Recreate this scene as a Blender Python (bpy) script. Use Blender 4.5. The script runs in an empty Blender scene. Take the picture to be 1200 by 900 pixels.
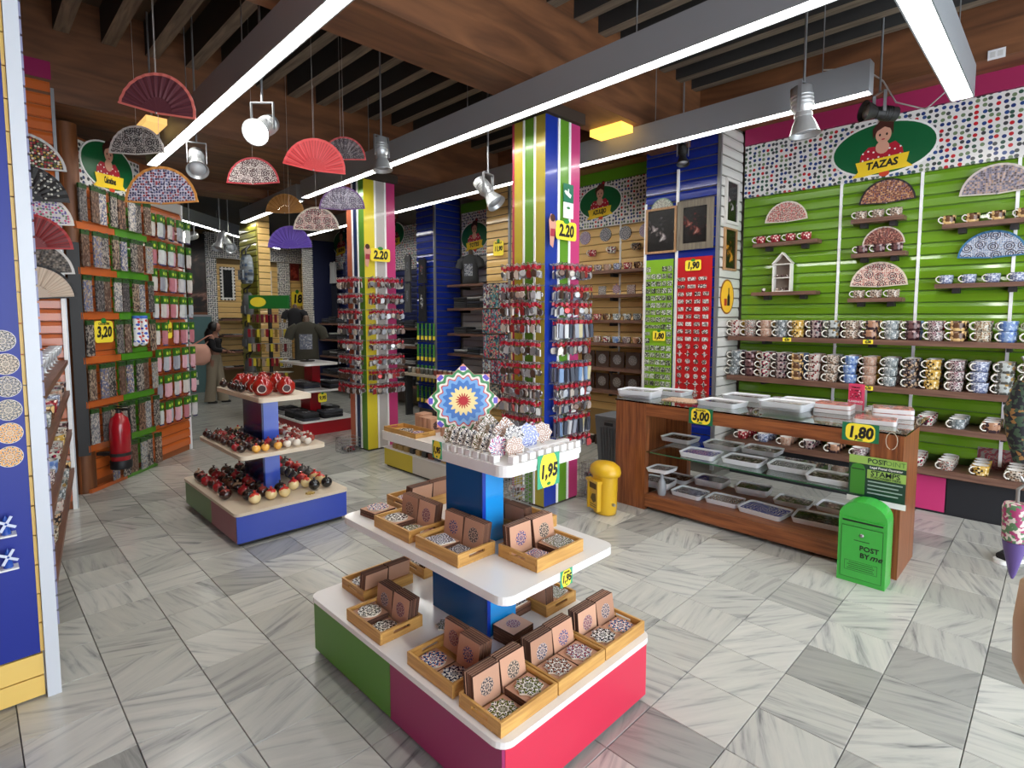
import bpy, math, random
from mathutils import Matrix, Vector
random.seed(7)
scn = bpy.context.scene
COL = scn.collection
# ---------------------------------------------------------------- camera
f = 648.14; CXP, CYP, HC = 600.0, 420.0, 1.6          # focal length and principal point in pixels of the 1200x900 frame
def _n(v): return Vector(v).normalized()
_d1 = _n((1253-CXP, 371-CYP, f)); _d2 = _n((-47-CXP, 371-CYP, f)); _up = _d1.cross(_d2)
if _up.y > 0: _up = -_up
def ray(x, y):
    c = Vector((x-CXP, y-CYP, f)); return Vector((_d1.dot(c), _d2.dot(c), _up.dot(c)))
def on_z(x, y, z=0.0):
    r = ray(x, y); t = (z-HC)/r.z; return Vector((r.x*t, r.y*t, z))
def on_x(x, y, X):
    r = ray(x, y); t = X/r.x; return Vector((X, r.y*t, r.z*t+HC))
def on_y(x, y, Y):
    r = ray(x, y); t = Y/r.y; return Vector((r.x*t, Y, r.z*t+HC))
cam_d = bpy.data.cameras.new('camera'); cam = bpy.data.objects.new('camera', cam_d); COL.objects.link(cam)
cam_d.sensor_fit = 'HORIZONTAL'; cam_d.sensor_width = 36.0; cam_d.lens = f*36/1200; cam_d.shift_y = -0.025
cam_d.clip_start = 0.05; cam_d.clip_end = 200
_x = Vector((_d1.x, _d2.x, _up.x)); _y = -Vector((_d1.y, _d2.y, _up.y)); _z = -Vector((_d1.z, _d2.z, _up.z))
cam.matrix_world = Matrix(((_x.x, _y.x, _z.x, 0), (_x.y, _y.y, _z.y, 0), (_x.z, _y.z, _z.z, HC), (0, 0, 0, 1)))
scn.camera = cam
# ---------------------------------------------------------------- world: bright overcast street sky seen through the open shop front
w = bpy.data.worlds.new('street_sky'); scn.world = w; w.use_nodes = True
w.node_tree.nodes['Background'].inputs[0].default_value = (0.86, 0.93, 1.0, 1)
w.node_tree.nodes['Background'].inputs[1].default_value = 5.0
scn.view_settings.view_transform = 'Standard'; scn.view_settings.look = 'None'
scn.view_settings.exposure = 0.22; scn.view_settings.gamma = 1.0; scn.view_settings.use_curve_mapping = False
TUBE = 24.0       # emission of the fluorescent diffusers
# ---------------------------------------------------------------- helpers
def lin(c):
    return tuple((v/255/12.92 if v/255 <= .04045 else ((v/255+.055)/1.055)**2.4) for v in c)
class MB:
    def __init__(s): s.v = []; s.f = []; s.m = []; s.M = None; s.sm = []
    def add(s, vs, fs, mi=0, smooth=False):
        o = len(s.v)
        for p in vs:
            p = Vector(p); s.v.append(s.M @ p if s.M else p)
        for q in fs: s.f.append(tuple(o+i for i in q)); s.m.append(mi); s.sm.append(smooth)
        return s
    def box(s, x0, y0, z0, x1, y1, z1, mi=0):
        return s.add([(x0,y0,z0),(x1,y0,z0),(x1,y1,z0),(x0,y1,z0),(x0,y0,z1),(x1,y0,z1),(x1,y1,z1),(x0,y1,z1)],
                     [(0,3,2,1),(4,5,6,7),(0,1,5,4),(1,2,6,5),(2,3,7,6),(3,0,4,7)], mi)
    def tube(s, p0, p1, r0, r1=None, n=8, mi=0, caps=True):
        r1 = r0 if r1 is None else r1
        p0 = Vector(p0); p1 = Vector(p1); d = (p1-p0).normalized()
        a = d.orthogonal().normalized(); b = d.cross(a)
        vs = []
        for k in range(n):
            t = 2*math.pi*k/n; e = a*math.cos(t)+b*math.sin(t); vs += [p0+e*r0, p1+e*r1]
        s.add(vs, [(2*k, (2*k+2) % (2*n), (2*k+3) % (2*n), 2*k+1) for k in range(n)], mi, True)
        if caps: s.add(vs[0::2], [tuple(range(n))[::-1]], mi); s.add(vs[1::2], [tuple(range(n))], mi)
        return s
    def path(s, pts, r, n=6, mi=0, closed=False):
        pts = [Vector(p) for p in pts]; N = len(pts); rings = []
        rr = r if isinstance(r, (list, tuple)) else [r]*N
        up = None
        for i, p in enumerate(pts):
            a = pts[(i-1) % N] if (closed or i) else p; b = pts[(i+1) % N] if (closed or i < N-1) else p
            d = (b-a).normalized()
            if up is None: up = d.orthogonal().normalized()
            up = (up - d*up.dot(d)).normalized(); side = d.cross(up)
            rings.append([p+(up*math.cos(2*math.pi*k/n)+side*math.sin(2*math.pi*k/n))*rr[i] for k in range(n)])
        vs = [q for r_ in rings for q in r_]; fs = []
        for i in range(N if closed else N-1):
            j = (i+1) % N
            for k in range(n): fs.append((i*n+k, i*n+(k+1) % n, j*n+(k+1) % n, j*n+k))
        s.add(vs, fs, mi, True)
        if not closed: s.add(rings[0], [tuple(range(n))[::-1]], mi); s.add(rings[-1], [tuple(range(n))], mi)
        return s
    def lathe(s, prof, n=16, mi=0, c=(0,0,0), smooth=True, sx=1, sy=1, caps=(True, True)):
        vs = []; fs = []; L = len(prof)
        for k in range(n):
            t = 2*math.pi*k/n
            for r, z in prof: vs.append((c[0]+r*math.cos(t)*sx, c[1]+r*math.sin(t)*sy, c[2]+z))
        for k in range(n):
            k2 = (k+1) % n
            for i in range(L-1): fs.append((k*L+i, k2*L+i, k2*L+i+1, k*L+i+1))
        s.add(vs, fs, mi, smooth)
        if caps[0] and prof[0][0] > 1e-5: s.add([vs[k*L] for k in range(n)], [tuple(range(n))[::-1]], mi)
        if caps[1] and prof[-1][0] > 1e-5: s.add([vs[k*L+L-1] for k in range(n)], [tuple(range(n))], mi)
        return s
    def ball(s, c, r, n=12, h=7, mi=0, sz=1):
        return s.lathe([(r*math.sin(math.pi*i/h)+(1e-6), -r*sz*math.cos(math.pi*i/h)) for i in range(h+1)], n, mi, c)
    def prism(s, poly, z0, z1, mi=0, ax='z', mi2=None):
        def m(p, z): return (p[0], p[1], z) if ax == 'z' else ((p[0], z, p[1]) if ax == 'y' else (z, p[0], p[1]))
        n = len(poly); vs = [m(p, z0) for p in poly]+[m(p, z1) for p in poly]
        s.add(vs, [(i, (i+1) % n, n+(i+1) % n, n+i) for i in range(n)], mi)
        fl = [tuple(range(n))[::-1], tuple(range(n, 2*n))]
        s.add(vs, fl, mi if mi2 is None else mi2); return s
    def mesh(s, name, mats):
        me = bpy.data.meshes.new(name); me.from_pydata([tuple(p) for p in s.v], [], s.f)
        for m in (mats if isinstance(mats, (list, tuple)) else [mats]): me.materials.append(m)
        me.polygons.foreach_set('material_index', s.m); me.polygons.foreach_set('use_smooth', s.sm)
        me.update(); return me
    def build(s, name, mats, parent=None, loc=(0,0,0), rot=(0,0,0)):
        return obj(name, s.mesh(name, mats), parent, loc, rot)
CH = {}
def obj(name, me, parent=None, loc=(0,0,0), rot=(0,0,0), sc=None):
    o = bpy.data.objects.new(name, me); COL.objects.link(o); o.location = loc; o.rotation_euler = rot
    if sc: o.scale = sc if isinstance(sc, (tuple, list)) else (sc, sc, sc)
    if parent: o.parent = parent; CH.setdefault(parent.name, []).append(o)
    return o
def tag(o, label, cat, group=None):
    o['label'] = label; o['category'] = cat
    if group: o['group'] = group
    return o
def thing(name, label, cat, loc=(0,0,0), rz=0, group=None, rot=None):
    o = bpy.data.objects.new(name, None); COL.objects.link(o); o.location = loc
    o.rotation_euler = rot if rot else (0, 0, rz); o.empty_display_size = .05
    return tag(o, label, cat, group)
def struct(o): o['kind'] = 'structure'; return o
def copy_tree(o, loc=None, rz=None, label=None, group=None, parent=None, rot=None, sc=None):
    c = o.copy(); COL.objects.link(c); c.parent = parent
    if parent: CH.setdefault(parent.name, []).append(c)
    if loc is not None: c.location = loc
    if rz is not None: c.rotation_euler = (0, 0, rz)
    if rot is not None: c.rotation_euler = rot
    if sc is not None: c.scale = (sc, sc, sc) if not isinstance(sc, tuple) else sc
    if label: c['label'] = label
    if group: c['group'] = group
    for ch in KIDS(o): copy_tree(ch, parent=c)
    return c
def KIDS(o): return list(CH.get(o.name, []))
def rrect(x0, y0, x1, y1, r, n=5):
    pts = []
    for cx, cy, a in ((x1-r, y1-r, 0), (x0+r, y1-r, 90), (x0+r, y0+r, 180), (x1-r, y0+r, 270)):
        for k in range(n+1):
            t = math.radians(a+90*k/n); pts.append((cx+r*math.cos(t), cy+r*math.sin(t)))
    return pts
def star(n, ro, ri, a0=math.pi/2):
    return [((ro if k % 2 == 0 else ri)*math.cos(a0+math.pi*k/n), (ro if k % 2 == 0 else ri)*math.sin(a0+math.pi*k/n)) for k in range(2*n)]
def ellipse(cx, cy, rx, ry, n=28):
    return [(cx+rx*math.cos(2*math.pi*k/n), cy+ry*math.sin(2*math.pi*k/n)) for k in range(n)]
_fontcache = {}
def text(s, size, mat, parent, loc, rot=(0,0,0), bold=0.0, shear=0.0, depth=.0008, name='lettering', sx=1.0, align='CENTER'):
    key = (s, size, bold, shear, depth, align)
    if key not in _fontcache:
        cu = bpy.data.curves.new('lettering', 'FONT'); cu.body = s; cu.size = size; cu.align_x = align; cu.align_y = 'CENTER'
        cu.offset = bold; cu.shear = shear; cu.extrude = depth; cu.resolution_u = 2
        t = bpy.data.objects.new('tmp', cu); COL.objects.link(t)
        dg = bpy.context.evaluated_depsgraph_get(); dg.update()
        me = bpy.data.meshes.new_from_object(t.evaluated_get(dg)); me.name = 'lettering'
        bpy.data.objects.remove(t); bpy.data.curves.remove(cu); _fontcache[key] = me
    me = _fontcache[key].copy(); me.materials.clear(); me.materials.append(mat)
    return obj(name, me, parent, loc, rot, (sx, 1, 1))
# ---------------------------------------------------------------- materials
_mats = {}
def C(rgb, rough=.5, metal=0.0, name=None, emit=0.0, alpha=1.0, trans=0.0, coat=0.0):
    key = (rgb, rough, metal, emit, alpha, trans, coat)
    if key in _mats: return _mats[key]
    m = bpy.data.materials.new(name or 'paint'); m.use_nodes = True; b = m.node_tree.nodes['Principled BSDF']
    c = lin(rgb); b.inputs['Base Color'].default_value = (*c, 1); b.inputs['Roughness'].default_value = rough
    b.inputs['Metallic'].default_value = metal
    if emit: b.inputs['Emission Color'].default_value = (*c, 1); b.inputs['Emission Strength'].default_value = emit
    if trans: b.inputs['Transmission Weight'].default_value = trans; b.inputs['IOR'].default_value = 1.45
    if alpha < 1: b.inputs['Alpha'].default_value = alpha
    if coat: b.inputs['Coat Weight'].default_value = coat; b.inputs['Coat Roughness'].default_value = .08
    _mats[key] = m; return m
class NT:
    def __init__(s, name, rough=.5):
        s.m = bpy.data.materials.new(name); s.m.use_nodes = True; s.t = s.m.node_tree
        s.b = s.t.nodes['Principled BSDF']; s.b.inputs['Roughness'].default_value = rough
    def n(s, typ, **kw):
        nd = s.t.nodes.new(typ)
        for k, v in kw.items():
            if k.startswith('i_'):
                key = k[2:]; nd.inputs[int(key) if key.isdigit() else key].default_value = v
            else: setattr(nd, k, v)
        return nd
    def l(s, a, b): s.t.links.new(a, b)
    def math(s, op, a, b=None):
        nd = s.t.nodes.new('ShaderNodeMath'); nd.operation = op
        for i, v in enumerate((a, b)):
            if v is None: continue
            if isinstance(v, (int, float)): nd.inputs[i].default_value = v
            else: s.l(v, nd.inputs[i])
        return nd.outputs[0]
    def ramp(s, fac, stops, interp='LINEAR'):
        nd = s.t.nodes.new('ShaderNodeValToRGB'); cr = nd.color_ramp; cr.interpolation = interp
        while len(cr.elements) < len(stops): cr.elements.new(.5)
        for e, (p, c) in zip(cr.elements, stops): e.position = p; e.color = (*lin(c), 1)
        s.l(fac, nd.inputs[0]); return nd.outputs[0]
    def mix(s, fac, a, b):
        nd = s.t.nodes.new('ShaderNodeMix'); nd.data_type = 'RGBA'
        if isinstance(fac, (int, float)): nd.inputs[0].default_value = fac
        else: s.l(fac, nd.inputs[0])
        for i, v in ((6, a), (7, b)):
            if isinstance(v, tuple): nd.inputs[i].default_value = (*lin(v), 1)
            else: s.l(v, nd.inputs[i])
        return nd.outputs[2]
    def obco(s): return s.n('ShaderNodeTexCoord').outputs['Object']
    def rnd(s): return s.n('ShaderNodeObjectInfo').outputs['Random']
    def done(s, col): s.l(col, s.b.inputs['Base Color']); return s.m
def wood(name, dark, light, axis=0, scale=6, rough=.45, stretch=9):
    t = NT(name, rough); mp = t.n('ShaderNodeMapping')
    sc = [scale*stretch]*3; sc[axis] = scale*.6; mp.inputs['Scale'].default_value = sc
    t.l(t.obco(), mp.inputs[0])
    add = t.n('ShaderNodeVectorMath', operation='ADD'); t.l(mp.outputs[0], add.inputs[0])
    r = t.math('MULTIPLY', t.rnd(), 37.0); t.l(r, add.inputs[1])
    nz = t.n('ShaderNodeTexNoise', i_Scale=1.0, i_Detail=3.0, i_Distortion=.6); t.l(add.outputs[0], nz.inputs[0])
    return t.done(t.ramp(nz.outputs[0], [(.3, dark), (.7, light)]))
def marble():
    t = NT('marble', .22); oi = t.rnd()
    vr = t.n('ShaderNodeVectorRotate', rotation_type='Z_AXIS'); t.l(t.obco(), vr.inputs['Vector'])
    t.l(t.math('MULTIPLY', t.math('ADD', t.math('MULTIPLY', oi, 2.2), -.6), 1.0), vr.inputs['Angle'])
    add = t.n('ShaderNodeVectorMath', operation='ADD'); t.l(vr.outputs[0], add.inputs[0]); t.l(t.math('MULTIPLY', oi, 91.0), add.inputs[1])
    mp = t.n('ShaderNodeMapping'); mp.inputs['Scale'].default_value = (1.6, 15, 4); t.l(add.outputs[0], mp.inputs[0])
    nz = t.n('ShaderNodeTexNoise', i_Scale=1.5, i_Detail=5.0, i_Distortion=.55, i_Roughness=.6); t.l(mp.outputs[0], nz.inputs[0])
    n2 = t.n('ShaderNodeTexNoise', i_Scale=3.0, i_Detail=3.0); t.l(add.outputs[0], n2.inputs[0])
    veins = t.ramp(nz.outputs[0], [(.27, (122, 125, 130)), (.37, (180, 182, 183)), (.48, (206, 207, 205)), (.7, (218, 218, 214))])
    sh = t.ramp(t.math('FRACT', t.math('MULTIPLY', oi, 7.31)), [(0, (186, 186, 184)), (.35, (226, 225, 220)), (1, (250, 249, 244))])
    mul = t.n('ShaderNodeMix', data_type='RGBA', blend_type='MULTIPLY'); mul.inputs[0].default_value = 1.0
    t.l(veins, mul.inputs[6]); t.l(sh, mul.inputs[7])
    c = t.mix(t.math('MULTIPLY', n2.outputs[0], .22), mul.outputs[2], (150, 146, 132))
    rr = t.math('ADD', t.math('MULTIPLY', n2.outputs[0], .2), .12); t.l(rr, t.b.inputs['Roughness'])
    return t.done(c)
def polar(t, ax=('X', 'Y'), R=.05):
    s = t.n('ShaderNodeSeparateXYZ'); t.l(t.obco(), s.inputs[0])
    a, b = s.outputs[ax[0]], s.outputs[ax[1]]
    th = t.math('ARCTAN2', b, a)
    r = t.math('DIVIDE', t.math('SQRT', t.math('ADD', t.math('MULTIPLY', a, a), t.math('MULTIPLY', b, b))), R)
    return th, r
def mandala(name, pals, n=8, R=.055, ax=('X', 'Y'), rings=3.0, bg=(238, 234, 226), rough=.25, cut=.08):
    """print of petals and rings; the ink colour is picked per object from pals"""
    t = NT(name, rough); th, r = polar(t, ax, R); rd = t.rnd()
    pet = t.math('COSINE', t.math('MULTIPLY', th, n))
    w1 = t.math('SINE', t.math('ADD', t.math('MULTIPLY', r, rings*6.283), t.math('MULTIPLY', pet, 1.9)))
    w2 = t.math('COSINE', t.math('ADD', t.math('MULTIPLY', th, 2*n), t.math('MULTIPLY', r, 9.0)))
    v = t.math('ADD', t.math('MULTIPLY', w1, .7), t.math('MULTIPLY', w2, .35))
    k = len(pals)
    ink = t.ramp(rd, [(i/k, p[0]) for i, p in enumerate(pals)], 'CONSTANT')
    ink2 = t.ramp(rd, [(i/k, p[1]) for i, p in enumerate(pals)], 'CONSTANT')
    m1 = t.math('GREATER_THAN', v, cut); m2 = t.math('LESS_THAN', v, -.55)
    c = t.mix(m1, bg, ink); c = t.mix(m2, c, ink2)
    return t.done(c)
def dots(name, ax, scale, pal, bg, thr=.33, rough=.35, rnd=.45, byobj=False):
    """scatter of small tile shapes on a pale ground (printed azulejo pattern)"""
    t = NT(name, rough); s = t.n('ShaderNodeSeparateXYZ'); t.l(t.obco(), s.inputs[0])
    cb = t.n('ShaderNodeCombineXYZ'); t.l(s.outputs[ax[0]], cb.inputs[0]); t.l(s.outputs[ax[1]], cb.inputs[1])
    vo = t.n('ShaderNodeTexVoronoi', voronoi_dimensions='2D', i_Scale=scale, i_Randomness=rnd); t.l(cb.outputs[0], vo.inputs[0])
    sp = t.n('ShaderNodeSeparateColor'); t.l(vo.outputs['Color'], sp.inputs[0])
    src = sp.outputs[0]
    k = len(pal); ink = t.ramp(src, [(i/k, p) for i, p in enumerate(pal)], 'CONSTANT')
    m = t.math('LESS_THAN', vo.outputs['Distance'], thr)
    if byobj: bg = t.ramp(t.rnd(), [(i/len(bg), p) for i, p in enumerate(bg)], 'CONSTANT')
    return t.done(t.mix(m, bg, ink))
def speckle(name, pal, scale=60, rough=.5, detail=2.0, vary=True, stretch=(1,1,1)):
    """mixed print whose palette shifts from one object to the next"""
    t = NT(name, rough); mp = t.n('ShaderNodeMapping'); mp.inputs['Scale'].default_value = stretch; t.l(t.obco(), mp.inputs[0])
    add = t.n('ShaderNodeVectorMath', operation='ADD'); t.l(mp.outputs[0], add.inputs[0]); t.l(t.math('MULTIPLY', t.rnd(), 53.0), add.inputs[1])
    vo = t.n('ShaderNodeTexVoronoi', i_Scale=scale); t.l(add.outputs[0], vo.inputs[0])
    sp = t.n('ShaderNodeSeparateColor'); t.l(vo.outputs['Color'], sp.inputs[0])
    fac = t.math('FRACT', t.math('ADD', t.math('MULTIPLY', sp.outputs[0], .45), t.rnd())) if vary else sp.outputs[0]
    k = len(pal)
    return t.done(t.ramp(fac, [(i/k, p) for i, p in enumerate(pal)], 'CONSTANT'))
def byrandom(name, pal, rough=.5, metal=0, coat=0):
    t = NT(name, rough); k = len(pal); t.b.inputs['Metallic'].default_value = metal; t.b.inputs['Coat Weight'].default_value = coat
    return t.done(t.ramp(t.rnd(), [(i/k, p) for i, p in enumerate(pal)], 'CONSTANT'))
WHITE = C((238, 238, 236), .35); PLAST = C((232, 233, 235), .3); BLACK = C((18, 18, 20), .5); DARK = C((36, 34, 34), .6)
STEEL = C((170, 172, 175), .32, .9); GREYM = C((150, 152, 155), .4, .6); INK = C((20, 20, 20), .6)
YEL = C((250, 226, 60), .5); SGREEN = C((20, 110, 72), .5); RED = C((200, 30, 38), .45); TEAL = C((60, 160, 120), .5)
CREAM = C((236, 226, 200), .5); KRAFT = C((150, 108, 84), .8); KRAFTD = C((104, 72, 56), .8); PINK = C((205, 60, 120), .45)
GLASS = C((225, 240, 232), .04, 0, 'glass', 0, 1, 1.0)
OAK = wood('light_oak', (176, 126, 62), (214, 166, 92), 0, 7)
OAKY = wood('light_oak_cross', (176, 126, 62), (214, 166, 92), 1, 7)
PINE = wood('stained_pine', (104, 56, 30), (154, 92, 52), 2, 5, .35)
PINEY = wood('stained_pine_rail', (104, 56, 30), (154, 92, 52), 1, 5, .35)
SHELFW = wood('walnut_shelf', (92, 62, 50), (126, 92, 76), 1, 5, .5)
BEAMX = wood('plywood_beam', (84, 52, 32), (132, 86, 54), 0, 2.2, .55, 4)
BEAMY = wood('plywood_beam_long', (84, 52, 32), (132, 86, 54), 1, 2.2, .55, 4)
JOIST = wood('dark_joist', (84, 74, 64), (128, 114, 98), 1, 4, .7)
JSIDE = C((50, 49, 48), .8)
# ================================================================ FLOOR
TX, TY = .3085, .313
fb = MB(); fb.box(-2.0, -2.5, -.12, 6.0, 13.2, -.022)
floor = struct(fb.build('floor', C((120, 116, 108), .9)))
MARBLE = marble()
tm = MB()
_e = .0016
tm.add([(-TX/2+_e, -TY/2+_e, -.021), (TX/2-_e, -TY/2+_e, -.021), (TX/2-_e, TY/2-_e, -.021), (-TX/2+_e, TY/2-_e, -.021),
        (-TX/2+_e, -TY/2+_e, -.002), (TX/2-_e, -TY/2+_e, -.002), (TX/2-_e, TY/2-_e, -.002), (-TX/2+_e, TY/2-_e, -.002),
        (-TX/2+.003, -TY/2+.003, 0), (TX/2-.003, -TY/2+.003, 0), (TX/2-.003, TY/2-.003, 0), (-TX/2+.003, TY/2-.003, 0)],
       [(0,1,5,4),(1,2,6,5),(2,3,7,6),(3,0,4,7),(4,5,9,8),(5,6,10,9),(6,7,11,10),(7,4,8,11),(8,9,10,11)])
TILE = tm.mesh('floor_tile', MARBLE)
cells = []
for i in range(-8, 19):
    for j in range(-9, 42):
        x = .387+TX*(i+.5); y = .19+TY*(j+.5)
        if x > 5.9 or y > 13.0: continue
        c = (x*.7034+y*.7067); s = (x*.7107-y*.7034)
        vis = c > .9 and abs(s/c) < 1.02 and c*.93 > .85
        hid = 1.15 < x < 1.93 and 1.2 < y < 2.42 or 1.3 < x < 2.05 and 4 < y < 5.2 or x > 5.6
        cells.append((0 if (vis and not hid) else 1, c, x, y))
cells.sort()
rest = MB()
for k, (v, c, x, y) in enumerate(cells):
    if k < 300:
        o = obj('floor_tile', TILE, floor, (x, y, 0), (0, 0, math.pi*random.randint(0, 1)))
    else:
        rest.M = Matrix.Translation((x, y, 0)); rest.add(tm.v, tm.f)
rest.M = None
# the tiles too far to pick apart share one mesh; veins vary across it with the noise
t = rest.build('floor_tiles_far', MARBLE, floor); t['kind'] = 'stuff'
# ================================================================ CEILING
cb = MB(); cb.box(-2.0, -2.5, 4.14, 6.0, 13.2, 4.24)
ceiling = struct(cb.build('ceiling', C((86, 70, 56), .8)))
def joist(x, y0, y1):
    b = MB(); L = y1-y0
    b.add([(-.05,-L/2,0),(.05,-L/2,0),(.05,L/2,0),(-.05,L/2,0)], [(0,3,2,1)], 0)
    b.add([(-.05,-L/2,0),(.05,-L/2,0),(.05,L/2,0),(-.05,L/2,0),(-.05,-L/2,.28),(.05,-L/2,.28),(.05,L/2,.28),(-.05,L/2,.28)],
          [(0,1,5,4),(1,2,6,5),(2,3,7,6),(3,0,4,7)], 1)
    return b.mesh('joist', [JOIST, JSIDE])
J1 = joist(0, -2.5, 2.78); J2 = joist(0, 3.22, 5.78)
for k in range(-9, 15):
    x = 1.00+.31*k
    if x > 5.45: continue
    obj('joist', J1, ceiling, (x, (-2.5+2.78)/2, 3.86)); obj('joist', J2, ceiling, (x, (3.22+5.78)/2, 3.86))
def beam(x0, y0, z0, x1, y1, z1, m):
    b = MB(); b.box(x0, y0, z0, x1, y1, z1); return b.build('beam', m, ceiling)
beam(-2, 2.78, 3.30, 5.48, 3.22, 4.14, BEAMX)
beam(-2, 5.78, 3.303, 5.48, 6.25, 4.14, BEAMX)
beam(-2, 6.26, 3.42, 5.48, 8.3, 3.50, BEAMX)          # plywood soffit behind the second beam
beam(-2, 8.31, 3.30, 5.48, 8.75, 4.14, BEAMX)
beam(-2, 8.76, 3.45, 5.48, 13.1, 3.52, C((40, 44, 52), .7))
beam(5.49, -2.5, 3.50, 5.99, 13.1, 4.14, BEAMY)
b = MB(); b.box(-.05, -.0005, -.035, .05, .004, .035); b.box(-.036, -.003, -.02, -.006, 0, .02, 1); b.box(.006, -.003, -.02, .036, 0, .02, 1)
p = on_x(1168, 63, 5.48); o = b.build('wall_outlet', [PLAST, C((210, 210, 208), .4)], None, p, (0, 0, -math.pi/2))
tag(o, 'white double power outlet on the wooden beam above the pink band', 'outlet')
# ================================================================ WALLS
b = MB(); b.box(5.90, -2.5, -.12, 6.0, 13.2, 4.14); wall_right = struct(b.build('wall_right', C((150, 146, 140), .8)))
b = MB(); b.box(-2, 13.1, -.12, 6.0, 13.2, 4.14); wall_back = struct(b.build('wall_back', C((120, 96, 60), .8)))
b = MB(); b.box(-2.1, -2.5, -.12, -2.0, 13.2, 4.14); wall_left = struct(b.build('wall_left', C((170, 100, 60), .8)))
_slat = {}
def slatwall(parent, face, fixed, a0, a1, z0, z1, mat, pitch=.1, th=.014):
    """one board per slat. face 'x': plane X=fixed facing -X, boards along Y;  'y': plane Y=fixed facing -Y, boards along X"""
    n = max(1, round((z1-z0)/pitch)); ph = (z1-z0)/n; L = a1-a0
    key = (face, round(L, 3), round(ph, 4), mat.name)
    if key not in _slat:
        q = MB(); h = ph/2-.004
        pr = [(-h, 0), (-h+.004, -th), (h-.030, -th), (h-.004, -th+.007), (h, 0)]  # upper edge slopes back, shaped to catch glint lines from the strip lights
        vs = []
        for e in (-L/2, L/2):
            for z, d in pr: vs.append((d, e, z) if face == 'x' else (e, d, z))
        q.add(vs, [(0,1,6,5),(1,2,7,6),(2,3,8,7),(3,4,9,8),(4,0,5,9),(0,4,3,2,1),(5,6,7,8,9)]); _slat[key] = q.mesh('slat', mat)
    for k in range(n):
        zc = z0+ph*(k+.5); ac = (a0+a1)/2
        obj('slat', _slat[key], parent, (fixed, ac, zc) if face == 'x' else (ac, fixed, zc))
def gloss(rgb, rough=.18): return C(rgb, rough, 0, None, 0, 1, 0, .5)
GREEN = gloss((104, 150, 30)); BLUE = gloss((20, 44, 140)); YELS = gloss((222, 184, 116), .35); WHS = gloss((214, 212, 206), .35); ORG = gloss((206, 104, 44), .3)
DBLUE = C((18, 30, 84), .5)
def pane(x0, y0, z0, x1, y1, z1, mat, parent, name='panel'):
    q = MB(); cx, cy, cz = (x0+x1)/2, (y0+y1)/2, (z0+z1)/2
    q.box(x0-cx, y0-cy, z0-cz, x1-cx, y1-cy, z1-cz); return q.build(name, mat, parent, (cx, cy, cz))
# --- mug wall: three bays of green slats with white uprights
XW = 5.85
pane(XW, -.9, .1, 5.899, 2.45, 3.5, C((70, 104, 24), .6), wall_right, 'panel')
bays = [(1.556, 2.44), (.948, 1.534), (.34, .926), (-.27, .318)]
for a0, a1 in bays: slatwall(wall_right, 'x', XW, a0, a1, .42, 2.82, GREEN, .1)
for yy in (1.545, .937, .329):
    pane(XW-.022, yy-.011, .4, XW, yy+.011, 2.84, C((246, 246, 246), .3), wall_right, 'upright')
ARAB = dots('azulejo_frieze', ('Y', 'Z'), 23, [(40, 70, 130), (60, 62, 66), (110, 130, 96), (24, 50, 110), (190, 30, 40), (46, 80, 66), (70, 74, 78)], (226, 224, 222), .34, .3, .4)
def frieze(y0, y1, z0, z1, x=XW):
    return pane(x-.03, y0, z0, x, y1, z1, ARAB, wall_right, 'frieze_panel')
frieze(-.9, 2.44, 2.82, 3.34)
pane(XW-.05, -.9, 3.345, XW, 2.44, 3.50, C((156, 40, 86), .4), wall_right, 'pink_band')
# --- yellow bay behind the striped column, shirt bays beyond
pane(XW, 3.30, .05, 5.899, 5.34, 3.5, C((150, 120, 70), .6), wall_right)
slatwall(wall_right, 'x', XW, 3.30, 3.95, .4, 2.72, YELS); slatwall(wall_right, 'x', XW, 3.975, 5.34, .4, 2.72, YELS)
pane(XW-.02, 3.952, .4, XW, 3.973, 2.75, C((246, 246, 246), .3), wall_right, 'upright')
pane(XW-.02, 3.302, .4, XW-.0145, 3.32, 2.72, C((246, 246, 246), .3), wall_right, 'upright')
frieze(3.30, 5.34, 2.73, 3.28); pane(XW-.04, 3.30, 3.285, XW, 5.34, 3.42, C((92, 150, 30), .4), wall_right, 'green_band')
slatwall(wall_right, 'x', XW, 5.86, 7.0, .4, 2.55, WHS); frieze(5.86, 7.0, 2.56, 3.25)
pane(XW-.04, 5.86, 3.255, XW, 7.0, 3.4, C((92, 150, 30), .4), wall_right, 'green_band')
slatwall(wall_right, 'x', XW, 7.54, 9.4, .4, 2.45, DBLUE); frieze(7.54, 9.4, 2.46, 3.25)
slatwall(wall_right, 'x', XW, 9.9, 11.25, .4, 2.6, DBLUE); frieze(9.9, 11.25, 2.61, 3.2); slatwall(wall_right, 'x', XW, 11.8, 13.0, .4, 3.0, YELS)
pane(5.322, 11.28, .05, 5.84, 11.75, 3.2, C((20, 28, 66), .6), wall_right, 'panel')
pane(5.30, 11.28, .05, 5.321, 11.75, 3.2, dots('azulejo_post_y', ('Y', 'Z'), 24, [(40, 44, 60), (60, 62, 66), (70, 84, 80), (24, 40, 80)], (222, 220, 216), .36, .3, .3), wall_right, 'patterned_post')
def pillar(name, y0, y1, front, side, z1=3.5, x0=5.30):
    q = MB(); q.box(x0+.016, y0+.016, 0, 5.84, y1, z1)
    o = struct(q.build(name, C((96, 92, 84), .7)))
    slatwall(o, 'x', x0+.015, y0+.03, y1, .1, z1-.02, front)
    slatwall(o, 'y', y0+.015, x0+.03, 5.82, .1, z1-.02, side)
    pane(x0-.004, y0-.004, .05, x0+.028, y0+.028, z1, GREYM, o, 'corner_strip')
    return o
pil1 = pillar('wall_pillar_blue', 2.46, 3.28, BLUE, WHS)
pane(5.28, 2.888, .1, 5.30, 2.912, 3.1, C((246, 246, 246), .3), pil1, 'upright')
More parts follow.
